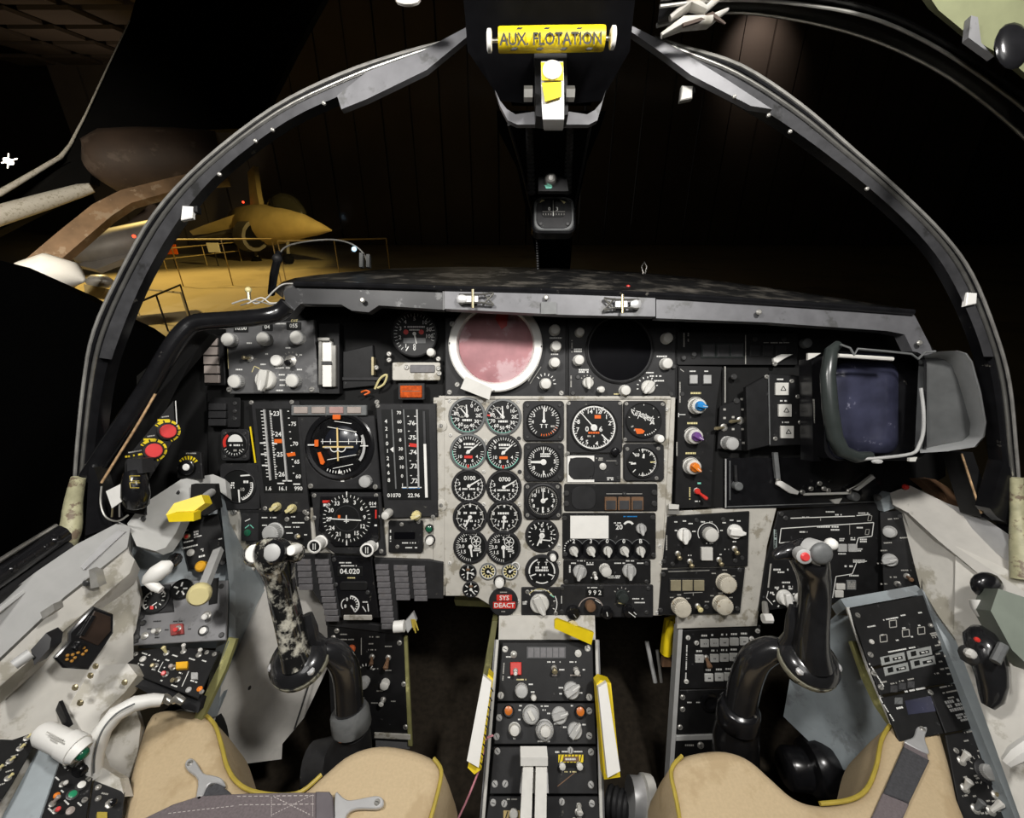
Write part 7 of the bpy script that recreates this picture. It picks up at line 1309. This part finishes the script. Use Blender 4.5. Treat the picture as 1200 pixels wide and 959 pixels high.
    m = f.mk; [m.line(655 + i * 4, 893, 657 + i * 4, 884, 1, 4.3, BLK) for i in range(8)]; m.micro(652, 881, 6, 2.4, 3.3, WHT); m.micro(662, 880.5, 8, 2, 3.3, WHT); m.micro(677, 880.5, 10, 2, 3.3, WHT); m.micro(668, 889, 12, 2.6, 4.7, WHT); m.micro(668, 904, 14, 1.8, 3.3, IVORY); m.line(653, 921, 673, 905, 1, 3.2, BRNL)
    f.screws([(583, 880), (616, 879), (668, 879), (692, 881), (580, 918), (592, 918), (692, 919)], 3.6, KNOB); f.done()
    f = It('pedestal_unit', 'lowest pedestal panel with a hatched push button', 'control panel', PP, 640, 950); f.plate([(574, 933), (700, 933), (704, 985), (566, 985)], 3, BLK2); f.part('hatch_plate', lambda b: (b.rect(590, 949, 609, 964, 3, 4, mat('tan_hatch', (.45, .34, .14), .5), .5), [b.line(591 + i * 4, 963, 595 + i * 4, 950, 1.2, 4.2, BLK) for i in range(4)])); f.part('push_button', lambda b: b.cyl(602, 952, [(5, 4), (5, 8), (4, 9)], WHITE, 14), label='white push button'); f.toggle(678, 944, 0, 5, 3, KNOBW); f.jack(677, 951, 4, SCREWM); f.mk.micro(676, 958, 10, 2, 3.3, DIMW); f.mk.micro(600, 936, 12, 2, 3.3, DIMW); f.screws([(578, 940), (591, 941), (658, 939), (693, 941)], 3.6, KNOB); f.done()
    f = Free('twin_levers', 'pair of tall grey flat levers joined by a white cap on the pedestal', 'levers', 626, 900, .6)
    f.solid('cap', [(610, 888, .60), (642, 888, .60), (642, 898, .60), (610, 898, .60)], (0, 0, .02), WHITE, label='white cap')
    f.solid('left_lever', [(613, 897, .605), (625, 897, .605), (622, 990, .54), (608, 990, .54)], (0, -.006, .012), KNOBW); f.solid('right_lever', [(628, 897, .605), (641, 897, .605), (640, 990, .54), (626, 990, .54)], (0, -.006, .012), KNOBW); f.solid('guide', [(612, 905, .62), (642, 905, .62), (643, 930, .60), (609, 930, .60)], (0, 0, .006), BARE)
    f = Free('yellow_pull', 'yellow bar handle on a brass knob at the top of the pedestal', 'handle', 672, 740, .69); f.solid('bar', [(650, 728, .69), (653, 726, .69), (696, 742, .69), (693, 756, .69), (650, 737, .69)], (0, -.002, .010), YEL, label='yellow bar'); f.tube('knob', [(670, 734, .715, 7), (671, 735, .70, 7)], BRASS, 12)
    for nm, pts, yl, lab in (('a', ((566, 792), (576, 800), (561, 900), (547, 892)), ((572, 790), (578, 796), (564, 902), (556, 908), (548, 900)), 'white bar with yellow-black backing standing left of the pedestal'), ('b', ((701, 806), (711, 800), (727, 904), (712, 912)), ((699, 802), (704, 797), (716, 801), (727, 911), (708, 914)), 'white bar with yellow-black backing standing right of the pedestal')):
        f = Free('ejection_handle', lab, 'handle', pts[0][0], 850, .64, 'white and yellow bars beside the pedestal'); f.solid('backing', [(x, y, .645 - (y - 790) * .0004) for x, y in yl], (0, -.006, .025), YEL, label='yellow backing'); f.solid('front_bar', [(x, y, .635 - (y - 790) * .0004) for x, y in pts], (0, -.004, .012), WHITE, label='white bar')
        s = 1 if nm == 'b' else -1
        f.part('hatch_marks', lambda b: [b.tube3([f.q(x, y, .637 - (y - 790) * .0004), f.q(x + 3, y + 5, .636 - (y - 790) * .0004)], .0009, BLK, 4) for x, y in [((713 + i * 1.3) if s > 0 and 0 else (703 + i * .9 if s > 0 else 575 - i * 1.5), 806 + i * 11) for i in range(9)]])
    single('pink_cord', 'thin pink cord trailing from the left white bar to the seat', 'cord', 560, 905, .6, lambda b: b.tube3([b.q(*p) for p in smooth_path([(578, 862, .63), (568, 868, .625), (566, 884, .62), (560, 906, .61), (548, 936, .60), (532, 970, .585)], 5)], .0014, mat('pink_cord', (.62, .25, .30), .6), 6))
    single('footwell_rail', 'narrow olive rail between the left footwell and the pedestal', 'rail', 570, 800, .8, lambda b: slab(b, [b.q(*p) for p in ((577, 728, .80), (583, 728, .80), (566, 850, .75), (556, 850, .75))], (0, 0, .03), OLIVE))
    single('footwell_beam', 'olive beam at the top of the left footwell', 'beam', 550, 705, .82, lambda b: slab(b, [b.q(*p) for p in ((532, 703, .82), (572, 705, .82), (574, 712, .82), (534, 710, .82))], (0, 0, .02), OLIVE))
    f = Free('silver_hose', 'silver ribbed hose fitting at the bottom right of the pedestal', 'hose', 745, 940, .66)
    f.part('hose', lambda b: b.tube3([f.q(712 + i * 3.2, 938 + i * 1.2 + (0), .68 - .002 * i) for i in range(12)], [(.022 if i % 2 else .0195) for i in range(12)], BLK2, 14)); f.tube('collar', [(738, 936, .65, 22), (752, 938, .65, 23)], BARE, 18, label='bright metal collar'); f.tube('ring', [(752, 938, .645, 26), (762, 940, .645, 26)], KNOBW, 18)
pedestal()
RC = plane3((992, 713, .66), (1083, 697, .67), (1046, 850, .575))
def rconsole():
    f = It('console_unit', 'black front panel of the right console with small outlined squares', 'control panel', RC, 1050, 735)
    f.plate([(994, 714), (1082, 698), (1108, 760), (1018, 783)], 3, BLK); m = f.mk; z = 3.3
    for x, y in ((1044, 732), (1059, 743), (1077, 740), (1033, 749)): [m.line(*a, .9, z, DIMW) for a in ((x - 4, y - 3.5, x + 4, y - 4.5), (x + 4, y - 4.5, x + 4.5, y + 3.5), (x + 4.5, y + 3.5, x - 3.5, y + 4.5), (x - 3.5, y + 4.5, x - 4, y - 3.5))]
    for x, y, w in ((1019, 735, 10), (1042, 726, 20), (1056, 722, 6), (1076, 719, 5), (1057, 737, 4), (1075, 734, 3), (1050, 751, 5), (1067, 747, 4), (1032, 745, 3)): m.micro(x, y, w, 2, z, WHT)
    m.micro(1094, 745, 11, 6, z, DIMW, 3); f.jack(1019, 753, 2.6, KNOBW); f.jack(1088, 734, 2.4, SCREWM); f.screws([(1003, 722), (1018, 768), (1091, 717), (1100, 754)], 3, SCREWM); f.part('side_handle', lambda b: b.tube3([Vector((*b.g(x, y), zz * b.k)) for x, y, zz in ((1096, 722, 3), (1099, 724, 8), (1108, 742, 8), (1108, 746, 3))], 1.8 * b.k, BLK2, 8)); f.done()
    f = It('console_unit', 'console panel with four pale framed display boxes', 'control panel', RC, 1065, 782); f.plate([(1019, 786), (1109, 762), (1128, 798), (1030, 815)], 3, BLK)
    for x, y in ((1044, 773), (1075, 766), (1048, 785), (1079, 777)): f.part('display_box', lambda b: (b.poly([(x - 15, y - 2), (x + 13, y - 8), (x + 15, y + 2), (x - 13, y + 8)], 3, 4.2, mat('pale_display_frame', (.30, .31, .30), .45) if 'pale_display_frame' not in MATS else MATS['pale_display_frame'], .4), b.poly([(x - 11, y - 1), (x - 5, y - 2.5), (x - 4, y + 3), (x - 10, y + 4.5)], 4.2, 4.6, FACE), b.poly([(x - 1, y - 1), (x + 10, y - 3.5), (x + 11, y), (x, y + 2.5)], 4.2, 4.6, FACE), b.micro(x + 5, y - .6, 8, 1.8, 4.8, WHT)))
    m = f.mk; m.micro(1055, 762, 36, 2, 3.3, WHT)
    for x, y, w in ((1096, 757, 9), (1097, 767, 6), (1100, 776, 5), (1106, 784, 14), (1095, 790, 10), (1112, 790, 10), (1033, 800, 8)): m.micro(x, y, w, 2, 3.3, DIMW)
    m.micro(1024, 790, 26, 2, 3.3, WHT, 1, 95); f.screws([(1022, 790), (1107, 770), (1030, 806)], 3); f.done()
    f = It('console_unit', 'console panel with outlined keys and a painted grey glare patch in front of the right seat', 'control panel', RC, 1070, 820); f.plate([(1032, 818), (1084, 808), (1104, 860), (1052, 870)], 3, BLK)
    for x, y in ((1045, 808), (1055, 805), (1065, 803)): f.button(x - 4, y - 4, x + 4, y + 4, 1.6, DKEY); f.mk.micro(x, y - 6.5, 8, 1.8, 3.3, DIMW)
    f.button(1046, 818, 1055, 826, 1.6, RUB); f.mk.micro(1070, 809, 26, 2.4, 3.3, WHT); f.mk.micro(1052, 830, 8, 2.6, 3.3, WHT); f.mk.micro(1037, 832, 22, 2, 3.3, WHT, 1, 95); f.part('glare_patch', lambda b: b.poly([(1058, 822), (1088, 816), (1094, 834), (1062, 838)], 3, 3.6, SCRB)); f.done()  # glare painted as a blue-grey glass patch
    f = It('console_unit', 'console panel with hatched pale squares and big digits right of the seat', 'control panel', RC, 1120, 830); f.plate([(1086, 807), (1130, 799), (1158, 850), (1106, 860)], 3, BLK); m = f.mk
    for x, y, s in ((1116, 827, 9), (1125, 841, 6)): m.micro(x, y, s * 2, s * 1.3, 3.3, KNOB, 3)
    for t, x, y in (('SN', 1134, 826), ('20', 1138, 836)): m.text(t, x, y, 8, 3.3, DIMW)
    for x, y, w in ((1106, 805, 16), (1112, 811, 22), (1112, 818, 8), (1132, 858, 10), (1143, 868 - 12, 8)): m.micro(x, y, w, 2, 3.3, DIMW)
    f.screws([(1088, 812), (1150, 842), (1124, 802)], 3); f.done()
    f = It('console_unit', 'rear right console panel with tall pale toggles and one round pale knob', 'control panel', RC, 1150, 920); f.plate([(1106, 862), (1160, 852), (1225, 985), (1130, 990)], 3, BLK)
    for x, y, dx, dy, m_ in ((1124, 892, 8, -9, KNOBW), (1154, 884, 4, -6, WHITE), (1128, 924, 5, -9, KNOBW), (1170, 922, 10, -4, KNOBW), (1158, 950, 14, -8, KNOBW), (1180, 945, 9, -5, KNOBW), (1164, 932, 8, -3, BRASS), (1140, 948, 8, -8, RUB)): f.toggle(x, y, dx * .8, dy * .8, 3.4, m_, h=9, nut=5)
    f.knob(1152, 905, 8, 6, KNOB, 'flute', skirt=12, sk=BLK2); m = f.mk; m.ticks(1152, 905, 12, -150, 150, 13, 16, 1, 3.3, DIMW)
    for i in range(34): x, y = random.uniform(1118, 1185), random.uniform(868, 958); (x - 1112 > (y - 862) * .2) and m.micro(x, y, random.uniform(4, 8), 2, 3.3, DIMW)
    f.screws([(1150, 862), (1118, 880), (1172, 900)], 3); f.done()
rconsole()

# ---------------------------------------------------------------- control sticks
def stick_common(f, fl, elbow, collar, base, tilt):
    T = Matrix.Translation(f.q(*fl)) @ Matrix.Rotation(math.radians(tilt), 4, 'Y') @ Matrix.Rotation(math.radians(-52), 4, 'X')
    f.part('flange', lambda b: b.lathe([(.022, -.030), (.031, -.016), (.035, -.008), (.036, .002), (.032, .008), (.023, .014)], GRIPB, 28, T)); f.part('flange_rim', lambda b: b.lathe([(.0335, -.013), (.0362, -.009), (.0368, -.004), (.0364, -.002)], CHIP2, 28, T), label='chipped pale rim')
    for a in (-150, -30, 210 - 120): q = math.radians(a); f.part('flange_bolt', lambda b: b.lathe([(.006, 0), (.006, .004), (.004, .006)], BARE, 10, T @ Matrix.Translation((.029 * math.cos(q), .029 * math.sin(q), .003))))
    f.tube('arm', [tuple(p) for p in smooth_path(elbow, 4)], GRIPB, 16); f.tube('collar', collar, RUB if fl[0] < 600 else GLOSS, 20, label='ribbed collar' if fl[0] < 600 else None)
    f.tube('post', base, BLK2 if fl[0] < 600 else GLOSS, 18)
CHIP2 = mat('chipped_rim', (.30, .29, .22), .5, var=.3, wear=(.02, .02, .02), wamt=.47, wscale=60)
def sticks():
    f = Free('control_stick', 'left control stick with a badly chipped black and silver grip', 'control stick', 348, 775, .56)
    f.tube('grip', smooth_path([(350, 772, .560, 24), (344, 752, .555, 20), (338, 725, .55, 19.5), (332, 700, .545, 19.5), (329, 680, .54, 20), (326, 663, .535, 24), (323, 648, .53, 29), (323, 638, .53, 27), (324, 632, .532, 14)], 3), CHIP, 18, sq=.75, label='chipped grip'); f.tube('finger_rest', [(360, 720, .565, 6), (364, 735, .565, 8), (366, 750, .57, 9), (378, 756, .575, 8)], GRIPB, 10)
    def btn(x, y, d, r, h, m1, m2=None): return lambda b: (b.lathe([(r, -.012), (r, h * .6), (r * .85, h)], m1, 20, Matrix.Translation(f.q(x, y, d)) @ Matrix.Rotation(-.2, 4, 'X')), m2 and b.lathe([(r * .72, 0), (r * .72, h * 1.1), (r * .5, h * 1.4)], m2, 18, Matrix.Translation(f.q(x, y, d)) @ Matrix.Rotation(-.2, 4, 'X')))
    f.part('lobe', lambda b: b.ball(f.q(301, 650, .528), .015, CHIP, 14)); f.part('lobe', lambda b: b.ball(f.q(345, 648, .528), .012, CHIP, 14))
    f.part('side_button', btn(299, 649, .512, .0105, .004, WHITE), label='white side button'); f.part('hat_switch', btn(322, 647, .508, .0135, .006, GLOSS, KNOB), label='grey hat switch'); f.part('thumb_button', btn(343, 645, .514, .006, .005, WHITE), label='white thumb button')
    stick_common(f, (350, 772, .565), [(372, 764, .575, 13), (388, 764, .585, 15), (401, 776, .595, 16), (407, 795, .605, 16), (409, 820, .615, 16), (410, 838, .62, 16)], [(409, 832, .62, 20), (410, 836, .62, 22), (412, 850, .625, 22.5), (412, 854, .625, 20)], [(412, 852, .63, 20), (413, 866, .64, 21), (410, 884, .65, 26), (404, 900, .66, 28)], -8)
    f.tube('motor_drum', [(364, 898, .67, 22), (368, 900, .67, 27), (400, 893, .665, 27)], BLK2, 20); f.part('red_cap', lambda b: b.ball(f.q(400, 866, .61), .005, ORGK, 8), label='orange cap')
    f = Free('control_stick', 'right control stick with a smooth black grip and red button', 'control stick', 945, 775, .56)
    f.tube('grip', smooth_path([(950, 772, .560, 26), (950, 755, .555, 22), (952, 730, .55, 19.5), (954, 706, .545, 19), (954, 686, .54, 19.5), (951, 668, .535, 22), (947, 654, .53, 24), (946, 643, .53, 21), (948, 635, .532, 11)], 3), GRIPB, 18, sq=.8, label='glossy black grip'); f.tube('thumb_rest', [(938, 645, .54, 11), (924, 646, .535, 10), (914, 649, .535, 7.5), (907, 653, .535, 4)], GRIPB, 12); f.tube('finger_rest', [(930, 710, .565, 5), (928, 725, .565, 7), (927, 745, .57, 8), (920, 756, .575, 8)], GRIPB, 10)
    f.part('hat_switch', lambda b: (b.lathe([(.0145, -.014), (.0145, .0), (.0135, .003)], KNOB, 22, Matrix.Translation(f.q(961, 649, .510)) @ Matrix.Rotation(.3, 4, 'Y')), b.ball(f.q(962.5, 649, .504), .0128, RUB, 18, (1, 1, .5))), label='dark domed hat switch'); f.part('red_button', lambda b: (b.lathe([(.0085, -.01), (.0085, .002), (.007, .003)], KNOB, 18, Matrix.Translation(f.q(942, 652, .508)) @ Matrix.Rotation(-.2, 4, 'Y')), b.lathe([(.0055, 0), (.0055, .003), (.004, .0045)], REDL, 14, Matrix.Translation(f.q(942, 652, .508)))), label='red push button'); f.part('side_cap', lambda b: b.ball(f.q(974, 638, .53), .0075, WHITE, 12), label='white side cap')
    stick_common(f, (948, 772, .565), [(920, 764, .58, 13), (904, 762, .59, 15), (886, 772, .60, 17), (876, 792, .61, 17.5), (870, 815, .62, 17.5), (867, 834, .625, 17)], [(867, 826, .622, 20), (866, 830, .625, 23), (864, 846, .63, 24), (864, 850, .63, 22)], [(864, 848, .635, 22), (862, 862, .64, 25), (862, 880, .65, 25), (862, 900, .66, 25)], 8)
sticks()
def drums():
    f = Free('pedal_drum', 'black double drum on the floor between the lobes of the right seat', 'pedal mechanism', 945, 905, .7); f.tube('drum', [(918, 900, .72, 18), (922, 900, .72, 22), (946, 902, .72, 22)], GLOSS, 20); f.tube('drum', [(946, 898, .71, 27), (952, 898, .71, 31), (972, 900, .71, 31), (977, 900, .71, 26)], GLOSS, 22)
drums()

# ---------------------------------------------------------------- seats and belts
SZ = EYE - .62
SEATF = Fr(Matrix.Translation((0, .3, SZ)))
def cushion(f, name, outline, h, r, m, runs):
    def fn(b):
        pts = [Vector(b.g(*p)) for p in smooth_path(outline, 3, True)]
        a = sum(p.x * q.y - q.x * p.y for p, q in zip(pts, pts[1:] + pts[:1]))
        if a < 0: pts = pts[::-1]
        n = len(pts); nr = []
        for i in range(n): t = (pts[(i + 1) % n] - pts[i - 1]).normalized(); nr.append(Vector((-t.y, t.x)))
        rings = []; from mathutils.geometry import tessellate_polygon as tess
        for off, z in [(-.014, -h), (-.008, -h * .5), (-.002, -r)] + [(r * (1 - math.cos(t)), -r + r * math.sin(t)) for t in (.4, .8, 1.2, 1.5708)] : rings.append([(*(p + q * off), z) for p, q in zip(pts, nr)])
        b.loft(rings, m, False); cap = [Vector(p) for p in rings[-1]]; b.add(cap, [tuple(t) for t in tess([cap])], m)
    f.part(name, fn, sharp=60)
    def pip(b):
        b.tube3([(p.x, p.y, -.004) for p in [Vector(b.g(*p)) for p in smooth_path(run, 4)]], .0024, YELD, 8)
    for run in runs: f.part('piping', pip, label='olive yellow piping')
LS = [(110, 1020), (139, 962), (151, 905), (163, 862), (173, 838), (188, 829), (212, 828), (238, 834), (251, 848), (259, 873), (265, 896), (276, 914), (294, 925), (325, 930), (352, 926), (376, 906), (402, 884), (426, 873), (452, 870), (484, 876), (508, 887), (517, 902), (512, 930), (503, 962), (490, 1020), (300, 1040)]
RS = [(808, 1020), (794, 940), (787, 902), (800, 884), (835, 876), (860, 878), (882, 888), (906, 909), (932, 931), (962, 940), (995, 936), (1016, 924), (1028, 897), (1034, 866), (1044, 848), (1062, 839), (1084, 837), (1100, 846), (1110, 872), (1124, 930), (1140, 1020), (960, 1040)]
def seats():
    f = It('seat_cushion', 'tan left seat cushion notched around the stick post, with olive piping', 'seat', SEATF, 330, 940, 'tan seat cushions'); cushion(f, 'cushion', LS, .11, .014, SEATM, (LS[7:16], LS[20:24]))
    f = It('seat_cushion', 'tan right seat cushion notched at its front, with olive piping', 'seat', SEATF, 950, 940, 'tan seat cushions'); cushion(f, 'cushion', RS, .11, .014, SEATM, (RS[3:0:-1] + RS[:1], RS[9:15]))
    f = It('lap_belt', 'mauve-grey lap belt with bright buckles lying across the left seat', 'seat belt', SEATF, 300, 945)
    f.part('strap', lambda b: b.poly([(236, 937), (292, 934), (340, 933), (380, 933), (391, 937), (393, 975), (340, 980), (250, 990), (160, 990), (168, 965), (205, 947)], 4, 8, STRAP, 1)); f.part('strap_end', lambda b: b.poly([(236, 938), (244, 926), (258, 920), (272, 933), (262, 941)], 3, 6, STRAPD, .8)); f.part('pad', lambda b: b.poly([(372, 934), (388, 934), (392, 940), (394, 975), (372, 978)], 8, 12, mat('worn_leather_pad', (.13, .115, .125), .5), 1.2))
    def st(b):
        for a in ((280, 938, 372, 937), (282, 948, 372, 947), (320, 937, 320, 962), (320, 937, 366, 960), (366, 937, 320, 960), (368, 936, 368, 962), (200, 958, 278, 949)):
            n = 14
            for i in range(n): t, u = i / n, (i + .6) / n; b.line(a[0] + (a[2] - a[0]) * t, a[1] + (a[3] - a[1]) * t, a[0] + (a[2] - a[0]) * u, a[1] + (a[3] - a[1]) * u, .7, 8.3, STITCH)
    f.part('stitching', st); f.part('end_fitting', lambda b: b.poly(smooth_path([(219, 899), (224, 893), (231, 896), (240, 910), (252, 913), (262, 917), (266, 926), (256, 922), (246, 924), (238, 940), (232, 940), (234, 918), (222, 907)], 3, True), 4, 8, BARE, 1), label='bright end fitting'); f.part('end_fitting', lambda b: b.poly(smooth_path([(394, 934), (402, 938), (412, 942), (440, 937), (449, 940), (450, 948), (442, 952), (420, 952), (408, 958), (402, 975), (394, 975)], 3, True), 4, 8, BARE, 1), label='bright end fitting'); f.screws([(225, 899), (443, 945)], 3.4, SCREWM, 8); f.done()
    f = It('lap_belt', 'charcoal lap belt section with a bright buckle lying on the right seat', 'seat belt', SEATF, 1060, 910)
    f.part('strap', lambda b: b.poly([(1056, 880), (1086, 896), (1062, 946), (1032, 934)], 4, 9, STRAPD, 1), label='charcoal webbing'); f.part('strap_tail', lambda b: b.poly([(1032, 933), (1063, 946), (1040, 1000), (1004, 1000), (1020, 960)], 3, 7, STRAP, 1)); f.part('strap_tail', lambda b: b.poly([(1058, 874), (1084, 888), (1086, 897), (1056, 881)], 3, 7, STRAP, .8)); f.part('end_fitting', lambda b: b.poly(smooth_path([(1072, 856), (1079, 853), (1084, 858), (1081, 870), (1086, 886), (1080, 886), (1060, 876), (1058, 872), (1068, 868)], 3, True), 4, 8, BARE, 1), label='bright end fitting'); f.screws([(1078, 859)], 3.2, SCREWM, 8); f.done()
seats()
